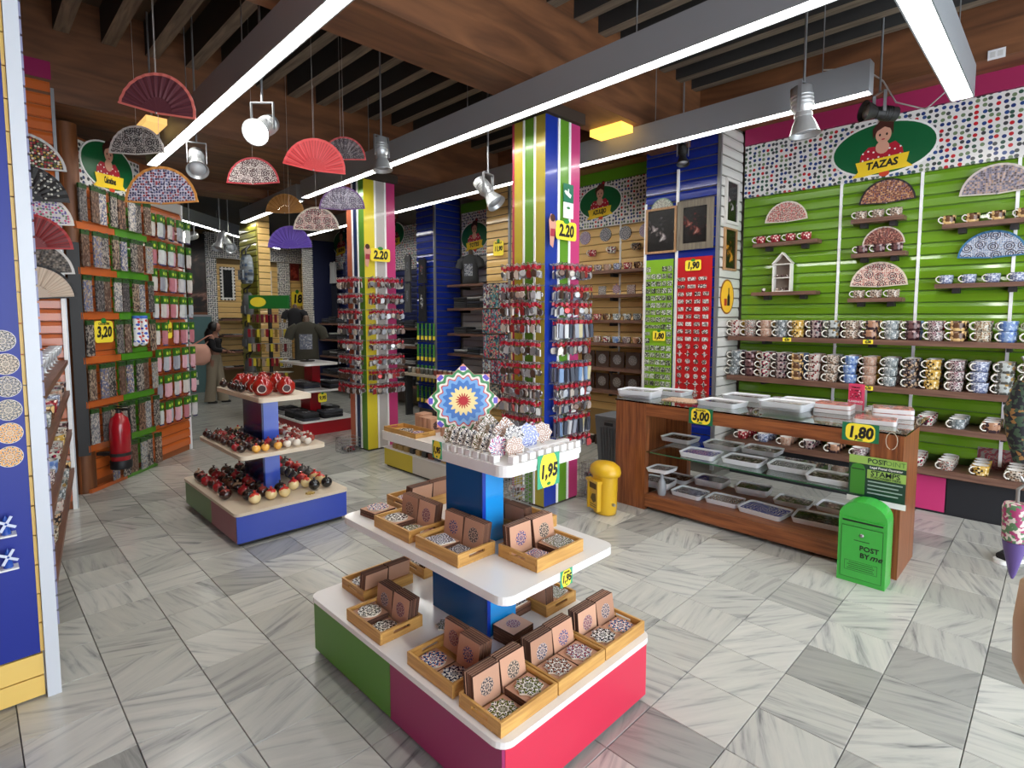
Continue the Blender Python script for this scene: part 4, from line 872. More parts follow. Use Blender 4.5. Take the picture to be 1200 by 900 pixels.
for k in range(4): q = MB(); q.box(-.07+.008*(k % 2), .085+.012*k, .004, .07-.006*(k % 2), .089+.012*k, .0046); onface(q, 'text_line', GRD)
q = MB(); q.box(-.04, .262, .004, .04, .267, .0046); onface(q, 'text_line', GRD)
# ================================================================ YELLOW LETTER BOX
YB = C((222, 176, 36), .35, 0, None, 0, 1, 0, .2)
e = thing('yellow_letter_box', 'yellow rounded letter box with a domed cap standing on the floor by the wooden table', 'letter box', (3.66, 2.60, 0), 0, None, (0, 0, -.35))
q = MB(); q.lathe([(.085, 0), (.105, .008), (.112, .05), (.116, .30), (.116, .315)], 28, 0, (0, 0, 0), True, .8, 1.0); q.build('box_body', YB, e)
q = MB(); q.lathe([(.118, .316), (.136, .322), (.142, .345), (.132, .385), (.095, .412), (.045, .424), (1e-5, .427)], 28, 0, (0, 0, 0), True, .82, 1.05); q.build('domed_cap', YB, e)
q = MB(); q.box(-.125, -.075, .045, -.088, -.058, .27); q.box(-.125, .058, .045, -.088, .075, .27); q.box(-.132, -.085, .271, -.085, .085, .29); q.box(-.112, -.0575, .045, -.090, .0575, .215); q.build('pocket', YB, e)
q = MB(); q.box(-.1145, -.055, .215, -.10, .055, .268); q.build('letter_slot', C((96, 70, 20), .7), e)
q = MB(); q.prism([(-.04, .12), (.0, .10), (.04, .13), (.02, .17), (-.03, .18)], -.1128, -.1121, 0, 'x'); q.build('emblem', C((110, 90, 30), .6), e)
q = MB(); q.box(-.113, -.045, .065, -.1122, .045, .072); q.box(-.113, -.045, .082, -.1122, .045, .089); q.build('text_line', C((120, 96, 30), .6), e)
q = MB(); q.tube((.0, -.112, .10), (.0, -.135, .10), .012, n=10); q.build('lock', STEEL, e)
# ================================================================ GREY BIN AND WIRE BASKETS
GB = C((110, 114, 120), .5)
e = thing('grey_hamper', 'tall grey plastic bin with ribbed sides behind the wooden table', 'bin', (4.66, 3.16, 0))
def taper(x0, x1, z0, z1): return [(-x0, -x0, z0), (x0, -x0, z0), (x0, x0, z0), (-x0, x0, z0), (-x1, -x1, z1), (x1, -x1, z1), (x1, x1, z1), (-x1, x1, z1)]
q = MB(); q.add(taper(.13, .165, 0, .58), [(0,3,2,1),(4,5,6,7),(0,1,5,4),(1,2,6,5),(2,3,7,6),(3,0,4,7)]); q.build('bin_body', GB, e)
for k in range(7):
    for fc in (0, 1):
        q = MB(); a = -.105+k*.035
        q.add([(a*.85, 0, .04), (a*.85+.012, 0, .04), (a+.013, 0, .50), (a, 0, .50), (a*.85, -.006, .04), (a*.85+.012, -.006, .04), (a+.013, -.006, .50), (a, -.006, .50)], [(0,1,5,4),(1,2,6,5),(2,3,7,6),(3,0,4,7),(4,5,6,7)])
        o = q.build('rib', C((96, 100, 106), .5), e, (0, -.131, 0) if fc == 0 else (-.131, 0, 0), (0, 0, 0) if fc == 0 else (0, 0, -math.pi/2))
        o.rotation_euler = (-.065*-1, 0, 0) if fc == 0 else (.065, 0, -math.pi/2)
q = MB(); q.prism(rrect(-.175, -.175, .175, .175, .03, 3), .581, .61); q.build('lid', GB, e)
q = MB(); q.box(-.168, -.05, .52, -.160, .05, .55); q.build('handle_slot', C((40, 42, 46), .7), e)
def wire_basket(x, y, z, label, n, w=.2, d=.14, hh=.15):
    e = thing('wire_basket', label, 'basket', (x, y, z), random.uniform(-.1, .1), 'wire baskets by the columns')
    q = MB()
    for k in range(5):
        zz = .004+hh*k/4; q.path([(-w/2, -d/2, zz), (w/2, -d/2, zz), (w/2, d/2, zz), (-w/2, d/2, zz)], .003, 4, 0, True)
    for k in range(7):
        xx = -w/2+w*k/6; q.tube((xx, -d/2, .004), (xx, -d/2, hh), .002, n=4); q.tube((xx, d/2, .004), (xx, d/2, hh), .002, n=4); q.tube((xx, -d/2, .004), (xx, d/2, .004), .002, n=4)
    for k in range(5):
        yy = -d/2+d*k/4; q.tube((-w/2, yy, .004), (-w/2, yy, hh), .002, n=4); q.tube((w/2, yy, .004), (w/2, yy, hh), .002, n=4)
    q.build('wire_frame', STEEL, e)
    for k in range(n):
        a_ = e.rotation_euler.z; lx = (.045+random.uniform(-.006, .006))*(1-2*(k % 2)); ly = (k-(n-1)/2)*.0225
        o = obj('key_ring', KR[k % 2], None, (x+lx*math.cos(a_)-ly*math.sin(a_), y+lx*math.sin(a_)+ly*math.cos(a_), z+.037), (0, math.pi/2, a_+math.pi*(k % 2)))
        tag(o, 'loose key ring tossed into the '+label.split(' wire basket')[0]+' wire basket', 'key ring', 'loose key rings in the '+label.split(' wire basket')[0]+' basket')
    return e
for k in range(2): wire_basket(3.93, 2.93, .0+.1557*k, ('lower', 'upper')[k]+' wire basket of key rings on the floor beside the near column', 5)
for k in range(2): wire_basket(3.16, 3.12, .0+.1557*k, ('bottom', 'middle')[k]+' wire basket of key rings at the green face of the near column', 5)
wire_basket(3.20, 5.98, 0, 'single wire basket of key rings at the foot of the far column', 8, .22, .2, .16)
# ================================================================ FANS
def fan_mat(name, kind, base, inks, R):
    if kind == 'solid':
        t = NT(name, .5); th, r = polar(t, ('X', 'Y'), R)
        v = t.math('GREATER_THAN', t.math('SINE', t.math('MULTIPLY', th, 60)), .55)
        return t.done(t.mix(v, base, inks[0]))
    if kind == 'rosette':
        t = NT(name, .5); s = t.n('ShaderNodeSeparateXYZ'); t.l(t.obco(), s.inputs[0]); cb = t.n('ShaderNodeCombineXYZ'); t.l(s.outputs[0], cb.inputs[0]); t.l(s.outputs[1], cb.inputs[1])
        v1 = t.n('ShaderNodeTexVoronoi', voronoi_dimensions='2D', i_Scale=2.6/R, i_Randomness=.35); t.l(cb.outputs[0], v1.inputs[0])
        v2 = t.n('ShaderNodeTexVoronoi', voronoi_dimensions='2D', i_Scale=16/R, i_Randomness=.5); t.l(cb.outputs[0], v2.inputs[0])
        ring = t.math('COSINE', t.math('MULTIPLY', v1.outputs['Distance'], 34)); a = t.math('MULTIPLY', t.math('GREATER_THAN', ring, .1), t.math('LESS_THAN', v1.outputs['Distance'], .40))
        b2 = t.math('LESS_THAN', v2.outputs['Distance'], .36)
        c = t.mix(b2, base, inks[1]); return t.done(t.mix(a, c, inks[0]))
    return dots(name, ('X', 'Y'), 14/R, inks, base, .40, .5, .5)
def fan(loc, rot, R, kind, base, inks, rim, label, stick=None, string=None, group=None, tilt=0.0, name='hand_fan'):
    e = thing(name, label, 'fan', loc, 0, group, rot)
    m = fan_mat('fan_print', kind, base, inks, R); rm = C(rim, .5); sm = m if stick is None else C(stick, .5)
    N = 26; a0, a1 = math.radians(4)+tilt, math.radians(176)+tilt
    def sect(r0, r1, z, amp, n=N):
        q = MB(); vs = []
        for k in range(n+1):
            a = a0+(a1-a0)*k/n; zz = z+(amp if k % 2 else -amp)
            for r in (r0, r1): vs += [(r*math.cos(a), r*math.sin(a), zz), (r*math.cos(a), r*math.sin(a), zz-.0016)]
        fs = []
        for k in range(n):
            o = 4*k; p = o+4; fs += [(o, o+2, p+2, p), (o+1, p+1, p+3, o+3), (o+2, o+3, p+3, p+2), (o, p, p+1, o+1)]
        fs += [(0, 1, 3, 2), (4*n, 4*n+2, 4*n+3, 4*n+1)]
        return q.add(vs, fs)
    sect(R*.40, R*.93, .004, .0022).build('leaf', m, e)
    sect(R*.931, R, .005, .0022).build('rim', rm, e)
    for k in range(13):
        a = a0+(a1-a0)*(k+.5)/13; q = MB(); u = (math.cos(a), math.sin(a)); n = (-u[1], u[0]); w0, w1 = .004, R*.42*(a1-a0)/13*.46
        q.prism([(u[0]*.005+n[0]*w0, u[1]*.005+n[1]*w0), (u[0]*.005-n[0]*w0, u[1]*.005-n[1]*w0), (u[0]*R*.42-n[0]*w1, u[1]*R*.42-n[1]*w1), (u[0]*R*.42+n[0]*w1, u[1]*R*.42+n[1]*w1)], -.003-.0006*(k % 2), -.0015-.0006*(k % 2)); q.build('stick', sm, e)
    for a in (a0, a1):
        q = MB(); u = (math.cos(a), math.sin(a)); n = (-u[1], u[0]); w0 = R*.022
        q.prism([(n[0]*w0, n[1]*w0), (-n[0]*w0, -n[1]*w0), (u[0]*R-n[0]*w0, u[1]*R-n[1]*w0), (u[0]*R+n[0]*w0, u[1]*R+n[1]*w0)], -.001, .009); q.build('guard_stick', rm, e)
    q = MB(); q.lathe([(.006, .009), (.006, .012), (1e-5, .013)], 10); q.build('rivet', STEEL, e)
    if string:
        q = MB(); q.tube((0, R*.98, 0), (0, string, 0), .0012, n=4); q.build('string', C((200, 196, 190), .6), e)
    return e
# ================================================================ MUGS
MH = .080; MR = .055
def mug_mesh(mat, r=MR, hh=MH):
    q = MB(); q.lathe([(r*.80, 0), (r*.86, .003), (r*.93, hh*.25), (r*.98, hh*.7), (r, hh), (r-.004, hh)], 18, caps=(True, False)); q.lathe([(r-.004, hh), (r-.007, hh*.3), (r*.6, .008), (1e-5, .007)], 18, 1, caps=(False, False)); return q.mesh('mug', [mat, C((236, 232, 226), .15)])
def handle_mesh(r=MR, hh=MH):
    q = MB(); q.path([(-r*.93, 0, hh*.82), (-r*1.35, 0, hh*.86), (-r*1.72, 0, hh*.66), (-r*1.72, 0, hh*.42), (-r*1.35, 0, hh*.2), (-r*.90, 0, hh*.16)], .0052, 6); return q.mesh('handle', C((232, 226, 214), .15))
HM = handle_mesh()
def mugm(bg, pal, sc=40, thr=.5):
    bg = tuple(int(v*.86) for v in bg); sc = sc*1.9
    t = NT('mug_print', .12); vo = t.n('ShaderNodeTexVoronoi', i_Scale=sc*.8, i_Randomness=.8); t.l(t.obco(), vo.inputs[0])
    sp = t.n('ShaderNodeSeparateColor'); t.l(vo.outputs['Color'], sp.inputs[0]); k = len(pal)
    return t.done(t.mix(t.math('LESS_THAN', vo.outputs['Distance'], thr), bg, t.ramp(sp.outputs[0], [(i/k, p) for i, p in enumerate(pal)], 'CONSTANT')))
PR = [((226, 214, 204), [(130, 30, 40), (90, 40, 40), (200, 180, 170)], 34), ((216, 206, 196), [(150, 80, 70), (110, 100, 96)], 60), ((206, 180, 160), [(160, 120, 100), (190, 150, 130)], 50), ((150, 156, 158), [(90, 100, 104), (200, 204, 206)], 46), ((226, 180, 80), [(60, 50, 40), (240, 220, 170)], 40), ((190, 170, 166), [(50, 36, 44), (110, 70, 80)], 24), ((200, 206, 204), [(90, 90, 84), (160, 130, 80)], 22), ((224, 208, 190), [(60, 50, 44), (140, 110, 90)], 44), ((190, 140, 110), [(60, 44, 50), (210, 170, 140)], 20), ((180, 186, 184), [(110, 120, 124), (220, 222, 220)], 50), ((120, 84, 84), [(60, 36, 40), (190, 160, 160)], 22), ((226, 214, 210), [(60, 44, 50), (130, 90, 100)], 56), ((120, 84, 60), [(226, 190, 130), (40, 30, 30)], 20), ((230, 222, 200), [(150, 120, 90), (90, 80, 70)], 50), ((150, 178, 220), [(90, 120, 180), (190, 206, 232)], 24),
      ((190, 60, 70), [(230, 200, 190), (120, 30, 40)], 30), ((50, 44, 46), [(120, 110, 110), (180, 150, 120)], 34), ((232, 228, 214), [(150, 30, 60), (60, 20, 40)], 30), ((150, 160, 190), [(90, 100, 140), (206, 210, 222)], 60)]
MUGS = [mug_mesh(mugm(*p)) for p in PR]
def mug(x, y, z, k, rz, label, group, sc=1.0):
    o = obj('mug', MUGS[k % len(MUGS)], None, (x, y, z), (0, 0, rz), sc); tag(o, label, 'mug', group); obj('handle', HM, o); return o
HL = -math.pi/4            # handle towards the aisle, on the side away from the shop front
def long_shelf(z, th, label, x0=5.50, y0=-.9, y1=2.43):
    e = thing('wall_shelf', label, 'shelf', ((x0+5.835)/2, (y0+y1)/2, z), 0, 'long mug wall shelves')
    L = y1-y0; q = MB(); q.box(-(5.835-x0)/2, -L/2, -th, (5.835-x0)/2, L/2, 0); q.build('board', SHELFW, e)
    for k in range(4):
        q = MB(); yy = -L/2+.3+k*(L-.6)/3; q.box(-.02, yy-.015, max(-th-.035, .3105-z), (5.835-x0)/2, yy+.015, -th-.0004); q.build('bracket', DARK, e)
    return e
ZA, ZBm, ZC, ZD = 1.405, 1.012, .715, .372
long_shelf(ZA, .042, 'long brown shelf with mugs stacked two high on the green wall')
long_shelf(ZBm, .050, 'long brown shelf with mugs stacked three high on the green wall')
long_shelf(ZC, .045, 'long brown shelf below the three high mug stacks')
long_shelf(ZD, .055, 'lowest long brown shelf on the mug wall, just above the plinth')
for s in range(16):
    y = 2.375-s*.147
    for j in range(2): mug(5.565, y+random.uniform(-.006, .006), ZA+.0005+j*(MH+.0005), s % 15, HL+random.uniform(-.15, .2), ('lower', 'upper')[j]+' mug of the '+ORD[s]+' two high stack counted from the blue pillar', 'mugs stacked two high')
    for j in range(3): mug(5.565+.010*j, y+random.uniform(-.006, .006), ZBm+.0005+j*(MH+.0005), (s*7+3) % 19, HL+random.uniform(-.15, .2), ('bottom', 'middle', 'top')[j]+' mug of the '+ORD[s]+' three high stack counted from the blue pillar', 'mugs stacked three high')
for s in range(16):          # the second rank of mugs behind the front stacks
    y = 2.375-s*.147
    for j in range(2): mug(5.69, y, ZA+.0005+j*(MH+.0005), (s+4) % 19, HL-.2, ('lower', 'upper')[j]+' mug behind the '+ORD[s]+' two high stack from the blue pillar', 'mugs behind the two high stacks')
    for j in range(3): mug(5.725, y, ZBm+.0005+j*(MH+.0005), (s*7+5) % 19, HL-.2, ('bottom', 'middle', 'top')[j]+' mug behind the '+ORD[s]+' three high stack from the blue pillar', 'mugs behind the three high stacks')
for s in range(11):
    y = 2.22-s*.205
    for j in range(3):
        mug(5.558+j*.110, y+random.uniform(-.004, .004), ZC+.0005, (s*5+1) % 19, HL+.1, ORD[j]+' mug deep in '+ORD[s]+' file from the blue pillar, shelf under the stacks', 'mug files on the third shelf')
        mug(5.558+j*.110, y+.05+random.uniform(-.004, .004), ZD+.0005, (s*3+15) % 19, HL+.1, ORD[j]+' mug deep in '+ORD[s]+' file from the blue pillar, lowest shelf', 'mug files on the lowest shelf')
for px_, py_ in ((922, 399), (1017, 402)):
    p = on_x(px_, py_, 5.492); price_sign((p.x, p.y, ZA-.021), FACE_X, .075, .036, '4,00', 'small yellow price tag on the two high shelf edge, '+('nearer the blue pillar' if px_ < 1000 else 'further from the pillar'), None, 'plain', 'shelf edge price tags')
p = on_x(1017, 455, 5.492); price_sign((p.x, p.y, ZBm-.025), FACE_X, .075, .036, '4,00', 'small yellow price tag on the three high shelf edge', None, 'plain')
q = MB(); q.box(-.17, 0, 0, .17, .012, .17)
o = obj('flower_panel', q.mesh('flower_panel', mandala('flower_panel_print', [((110, 40, 50), (150, 60, 60))], 12, .055, ('X', 'Z'), 1.2, (120, 112, 104), .6)), None, (5.8348, .30, ZD+.0005), (0, 0, -math.pi/2)); tag(o, 'grey panel with dark red flowers behind the mugs of the lowest shelf', 'panel')
# ---------------------------------------------------------------- small shelves, fans and house on the green wall
XS = 5.69
def small_shelf(pl, pr, label):
    a = on_x(*pl, XS); b = on_x(*pr, XS); z = (a.z+b.z)/2; L = a.y-b.y
    e = thing('small_shelf', label, 'shelf', (XS+.07, (a.y+b.y)/2, z), 0, 'small shelves on the mug wall')
    q = MB(); q.box(-.07, -L/2, -.035, .065, L/2, 0); q.build('board', SHELFW, e)
    for s in (-.28, .28): q = MB(); q.box(-.02, L*s-.025, -.075, .065, L*s+.025, -.0352); q.build('bracket', DARK, e)
    return (a.y+b.y)/2, z, L
FX = 5.808
def shelf_mugs(yc, z, n, k, sp, where, off=0):
    for i in range(n): mug(XS+.055, yc+off+sp*((n-1)/2-i), z+.0005, k, HL, ORD[i]+' of the matching mugs on the small shelf '+where, 'mugs on the shelf '+where, .88)
def wall_fan(px_, py_, rp, *a, **kw):
    p = on_x(px_, py_, FX); d = (p.x*.7034+p.y*.7067)
    return fan(p, FACE_X, rp*d/f*.90, *a, **kw)
y, z, L = small_shelf((882, 287), (958, 278), 'small brown shelf under the red flower fan'); shelf_mugs(y, z, 4, 15, .14, 'under the red flower fan', .03)
wall_fan(921, 260, 26, 'dots', (206, 190, 176), [(170, 40, 50), (120, 20, 30), (200, 80, 80)], (226, 216, 200), 'cream rimmed fan with red flowers on the green mug wall')
yh, zh, L = small_shelf((880, 344), (956, 339), 'small brown shelf carrying the white wooden house')
y, z, L = small_shelf((997, 258), (1059, 251), 'small brown shelf under the black rimmed fan'); shelf_mugs(y, z, 3, 7, .13, 'under the black rimmed fan')
wall_fan(1039, 238, 31, 'dots', (170, 120, 90), [(90, 40, 40), (60, 40, 90), (200, 160, 120), (120, 60, 40)], (30, 26, 30), 'black rimmed brown fan above three mugs on the green wall')
y, z, L = small_shelf((997, 298), (1061, 293), 'small brown shelf under the brown painted fan'); shelf_mugs(y, z, 3, 10, .13, 'under the brown painted fan')
wall_fan(1035, 287, 23.5, 'dots', (120, 70, 60), [(160, 90, 80), (80, 40, 40), (190, 140, 120)], (216, 204, 190), 'pale rimmed fan with a dark brown painting on the green wall')
y, z, L = small_shelf((993, 350), (1057, 348), 'small brown shelf under the white rosette fan'); shelf_mugs(y, z, 3, 7, .13, 'under the white rosette fan')
wall_fan(1029, 336, 32, 'rosette', (226, 210, 196), [(50, 40, 50), (170, 80, 70)], (220, 206, 186), 'white fan with dark rosettes on the green wall')
y, z, L = small_shelf((1104, 264), (1215, 252), 'small brown shelf under the landscape fan'); shelf_mugs(y, z, 4, 12, .15, 'under the landscape fan', .02)
wall_fan(1168, 227, 38, 'dots', (150, 140, 150), [(90, 80, 80), (190, 160, 140), (110, 110, 130)], (206, 196, 186), 'pale rimmed fan with a grey town landscape on the green wall')
y, z, L = small_shelf((1095, 334), (1215, 328), 'small brown shelf under the blue rimmed fan'); shelf_mugs(y, z, 4, 18, .145, 'under the blue rimmed fan', .02)
wall_fan(1162, 302, 35, 'rosette', (190, 194, 204), [(60, 50, 60), (110, 130, 160)], (50, 110, 150), 'blue rimmed grey fan with rosettes on the green wall')
e = thing('wooden_house', 'small white house shaped shelf box standing on a brown shelf of the mug wall', 'house box', (XS+.06, yh+.02, zh+.0004))
WHB = C((232, 228, 220), .5); w_, hh_ = .085, .27
q = MB(); q.box(-.04, -w_, 0, .04, -w_+.010, hh_); q.build('side', WHB, e); q = MB(); q.box(-.04, w_-.010, 0, .04, w_, hh_); q.build('side', WHB, e)
q = MB(); q.box(.034, -w_+.011, .0, .04, w_-.011, hh_); q.prism([(-w_, hh_+.001), (w_, hh_+.001), (0, hh_+.10)], .034, .04, 0, 'x'); q.build('back', C((120, 106, 96), .7), e)
for zz in (.0, .13, hh_-.008): q = MB(); q.box(-.04, -w_+.011, zz, .033, w_-.011, zz+.009); q.build('tier', WHB, e)
for s in (-1, 1): q = MB(); q.prism([(s*(w_+.012), hh_+.0015), (s*(w_+.002), hh_+.0015), (0, hh_+.098), (0, hh_+.112)], -.042, .0335, 0, 'x'); q.build('roof_slope', WHB, e)
q = MB(); q.lathe([(.010, 0), (.013, .006), (.014, .026), (.012, .026), (.010, .006), (1e-5, .005)], 10); MINI = q.mesh('mini_mug', speckle('mini_mug_print', [(60, 44, 40), (150, 120, 100), (200, 190, 180), (90, 60, 60)], 90, .2))
for r, zz in enumerate((.0095, .1395)):
    for c in range(3): tag(obj('mini_mug', MINI, None, (XS+.045, yh+.02-.045+c*.045, zh+zz+.0006)), 'miniature cup on the '+('lower', 'upper')[r]+' tier of the white house box', 'mug', 'miniature cups in the house box')
tag(obj('mini_mug', MINI, None, (XS+.03, yh+.19, zh+.0005), (0, 0, 0), 1.4), 'miniature dark cup standing alone beside the white house box', 'mug')
# ================================================================ OVAL SHOP SIGNS
def oval_sign(loc, rot, rx, ry, txt, label):
    e = thing('oval_sign', label, 'sign', loc, 0, None, rot); k = ry
    def pl(pts, z, m, n, th=.0012): q = MB(); q.prism([(x*k, y*k) for x, y in pts], z, z+th); return q.build(n, m, e)
    q = MB(); q.prism(ellipse(0, 0, rx, ry, 40), -.008, 0); q.build('oval_board', WHITE, e)
    q = MB(); q.prism(ellipse(0, 0, rx*.955, ry*.93, 40), 0, .0012); q.build('green_oval', C((16, 96, 54), .4), e)
    skin = C((214, 160, 136), .6); hair = C((70, 34, 26), .5); dress = C((176, 26, 48), .5)
    pl([(-.75, -.55), (.72, -.5), (.62, -.05), (.40, .20), (.18, .12), (-.15, .10), (-.45, .12), (-.68, -.12)], .0014, dress, 'dress')
    for i in range(16): x = -.62+(i % 8)*.17; y = -.35+(i//8)*.26+.06*((i % 8) % 2); pl(ellipse(x, y, .035, .035, 6), .0028, WHITE, 'dress_dot', .0004)
    pl(ellipse(0, .05, .22, .24, 14), .0030, skin, 'hand'); pl(ellipse(.02, .50, .25, .32, 18), .0044, skin, 'face')
    pl([(-.30, .38), (-.33, .75), (-.12, 1.0), (.12, 1.08), (.18, 1.22), (.34, 1.2), (.36, 1.02), (.33, .8), (.33, .45), (.24, .68), (.05, .78), (-.18, .66)], .0058, hair, 'hair')
    pl(ellipse(.27, 1.08, .07, .07, 10), .0072, dress, 'hair_flower')
    for s in (-.09, .13): pl(ellipse(s, .50, .035, .05, 8), .0072, INK, 'eye', .0006)
    pl(ellipse(.02, .33, .06, .025, 8), .0072, dress, 'mouth', .0006)
    pl([(-.95, -.95), (-.75, -.75), (-.85, -.40), (.85, -.28), (.78, -.62), (.98, -.80), (.72, -.82), (.1, -.86), (-.6, -.95)], .0074, C((244, 208, 40), .5), 'banner')
    pl(ellipse(.1, -.92, .17, .12, 10), .0072, C((210, 70, 40), .5), 'flower', .001)
    text(txt, .36*k, INK, e, (0, -.58*k, .0092), (0, 0, .06), .016*k, .15, .0004, 'lettering', min(1.0, 4.6/len(txt)))
    return e
oval_sign(on_x(1034, 174, 5.811), FACE_X, .40, .235, 'TAZAS', 'oval green sign reading TAZAS with a flamenco dancer on the mug wall frieze')
oval_sign(on_x(703, 237, 5.811), FACE_X, .33, .21, 'AZULEJO', 'oval green dancer sign on the frieze beside the striped column')
oval_sign(on_x(556, 277, 5.811), FACE_X, .33, .23, 'TOTES', 'oval green dancer sign above the dark shirt between yellow and navy pillars')
oval_sign(on_x(462, 275, 5.811), FACE_X, .33, .23, 'TAZAS', 'oval green dancer sign over the hanging grey shirts')
oval_sign(on_x(400, 285, 5.811), FACE_X, .36, .26, 'ROPA', 'oval green dancer sign over the white tank top')
# ================================================================ BLUE PILLAR: MAGNET BOARDS AND PICTURES
XP = 5.272
def board(y0, y1, z0, z1, col, name, label):
    e = thing(name, label, 'magnet board', (XP, (y0+y1)/2, (z0+z1)/2), 0, None, FACE_X)
    q = MB(); q.box(-(y1-y0)/2, -(z1-z0)/2, -.006, (y1-y0)/2, (z1-z0)/2, 0); q.build('board', C(col, .3), e)
    q = MB(); q.box(-(y1-y0)/2-.008, -(z1-z0)/2, -.007, -(y1-y0)/2-.0005, (z1-z0)/2, .006); q.build('edge', WHITE, e)
    return e
board(2.925, 3.245, .78, 2.20, (128, 176, 40), 'magnet_board', 'tall lime green board full of small magnets on the blue pillar')
board(2.505, 2.875, .78, 2.20, (190, 30, 34), 'magnet_board', 'tall red board full of small magnets on the blue pillar')
MG = [speckle('magnet_print', [(60, 66, 56), (170, 176, 150), (100, 110, 96), (206, 210, 200), (40, 44, 40), (140, 150, 120)], 120, .3), speckle('magnet_print_red', [(190, 180, 176), (120, 110, 104), (210, 200, 196), (60, 40, 40), (150, 130, 120), (226, 222, 218)], 110, .3)]
def mag(w_, h_, m): q = MB(); q.prism(rrect(-w_/2, -h_/2, w_/2, h_/2, .004, 2), 0, .008); return q.mesh('magnet', m)
mgm = [mag(.05, .052, MG[0]), mag(.058, .034, MG[0]), mag(.06, .04, MG[1]), mag(.085, .035, MG[1])]
q = MB(); q.prism(ellipse(0, 0, .025, .025, 12), 0, .008); mgm.append(q.mesh('magnet', MG[1])); q = MB(); q.prism(star(4, .034, .014, 0), 0, .008); mgm.append(q.mesh('magnet', MG[1]))
for r in range(17):
    z = 2.10-r*.076
    for c in range(5):
        if r == 0 and c != 0 and c < 3 or (r in (9, 10) and 1 <= c <= 3): continue
        k = 1 if r in (8, 9) and c < 3 else 0
        tag(obj('magnet', mgm[k], None, (XP-.0004, 3.215-c*.064, z), FACE_X), ORD[c]+' magnet from the white edge, '+ORD[r]+' row of the lime green board', 'magnet', 'magnets on the green board')
for r in range(16):
    z = 1.98-r*.076
    n = 3 if r < 2 else 4
    for c in range(n):
        k = 3 if r < 2 else (2 if r < 9 else (5 if r in (10, 14, 15) else 4))
        tag(obj('magnet', mgm[k], None, (XP-.0004, 2.83-c*(.09 if n == 4 else .115), z), FACE_X), ORD[c]+' magnet from the white edge, '+ORD[r]+' row of the red board', 'magnet', 'magnets on the red board')
price_sign((XP-.012, 3.07, 1.395), FACE_X, .15, .105, '1,80', 'yellow 1,80 price sign in the middle of the green magnet board', None, 'plain')
price_sign((XP-.012, 2.70, 2.115), FACE_X, .17, .105, '1,90', 'yellow 1,90 price sign at the top of the red magnet board', None, 'plain')
def picture(loc, rot, w_, h_, fw, frame, pal, sc, label, cat='picture', figure=None):
    e = thing('framed_picture', label, cat, loc, 0, None, rot)
    for (x0, y0, x1, y1) in ((-w_/2, -h_/2, -w_/2+fw, h_/2), (w_/2-fw, -h_/2, w_/2, h_/2), (-w_/2+fw, h_/2-fw, w_/2-fw, h_/2), (-w_/2+fw, -h_/2, w_/2-fw, -h_/2+fw)):
        q = MB(); q.box(x0, y0, -.012, x1, y1, .012); q.build('frame', frame, e)
    q = MB(); q.box(-w_/2+fw, -h_/2+fw, -.010, w_/2-fw, h_/2-fw, 0)
    t = NT('picture_print', .25); th, r = polar(t, ('X', 'Y'), min(w_, h_)/2); nz = t.n('ShaderNodeTexNoise', i_Scale=sc, i_Detail=4.0, i_Distortion=.8); t.l(t.obco(), nz.inputs[0])
    v = t.math('SUBTRACT', nz.outputs[0], t.math('MULTIPLY', r, .16)); q.build('canvas', t.done(t.ramp(v, pal)), e)
    return e
DK = [(.40, (12, 11, 12)), (.48, (40, 36, 38)), (.56, (140, 130, 130)), (.62, (220, 216, 214))]
DKR = [(.42, (12, 10, 12)), (.50, (60, 24, 24)), (.58, (130, 70, 60)), (.64, (190, 170, 160))]
GOLD = [(.38, (20, 16, 12)), (.46, (90, 60, 20)), (.54, (190, 130, 40)), (.62, (240, 200, 90))]
NATF = wood('natural_frame', (150, 110, 76), (186, 146, 104), 1, 6); GREYF = wood('grey_frame', (96, 88, 76), (130, 120, 104), 1, 6)
picture((XP-.001, 3.075, 2.50), FACE_X, .36, .47, .022, NATF, DK, 9, 'framed black picture of pale dancers above the green magnet board')
picture((XP-.001, 2.695, 2.52), FACE_X, .385, .49, .065, GREYF, DKR, 11, 'wide grey framed black picture with a red figure above the red board')
picture((5.555, 2.4485, 2.745), FACE_Y, .30, .44, .03, C((214, 210, 204), .4), DK, 12, 'white framed black picture on the narrow white side of the blue pillar')
picture((5.545, 2.4485, 2.275), FACE_Y, .28, .42, .02, NATF, GOLD, 8, 'thin wood framed picture of a golden bust on the narrow white side')
e = thing('round_sign', 'round yellow sign with a bottle and a red block on the pillar side', 'sign', (5.52, 2.4545, 1.80), 0, None, FACE_Y)
q = MB(); q.prism(ellipse(0, 0, .155, .175, 32), -.006, 0); q.build('rim', C((150, 90, 30), .5), e); q = MB(); q.prism(ellipse(0, 0, .14, .16, 32), 0, .001); q.build('yellow_disc', C((240, 186, 50), .5), e)
q = MB(); q.prism([(.0, -.09), (.06, -.09), (.06, 0), (.04, .03), (.04, .09), (.02, .09), (.02, .03), (.0, 0)], .001, .002); q.build('bottle_print', INK, e); q = MB(); q.box(-.07, -.09, .001, -.01, -.02, .002); q.build('block_print', C((170, 50, 30), .5), e)
fan(on_x(776, 248, 5.2965), FACE_X, .138, 'dots', (206, 208, 196), [(70, 70, 76), (190, 190, 180), (120, 110, 110)], (120, 150, 120), 'small white painted fan above the pictures on the blue pillar')
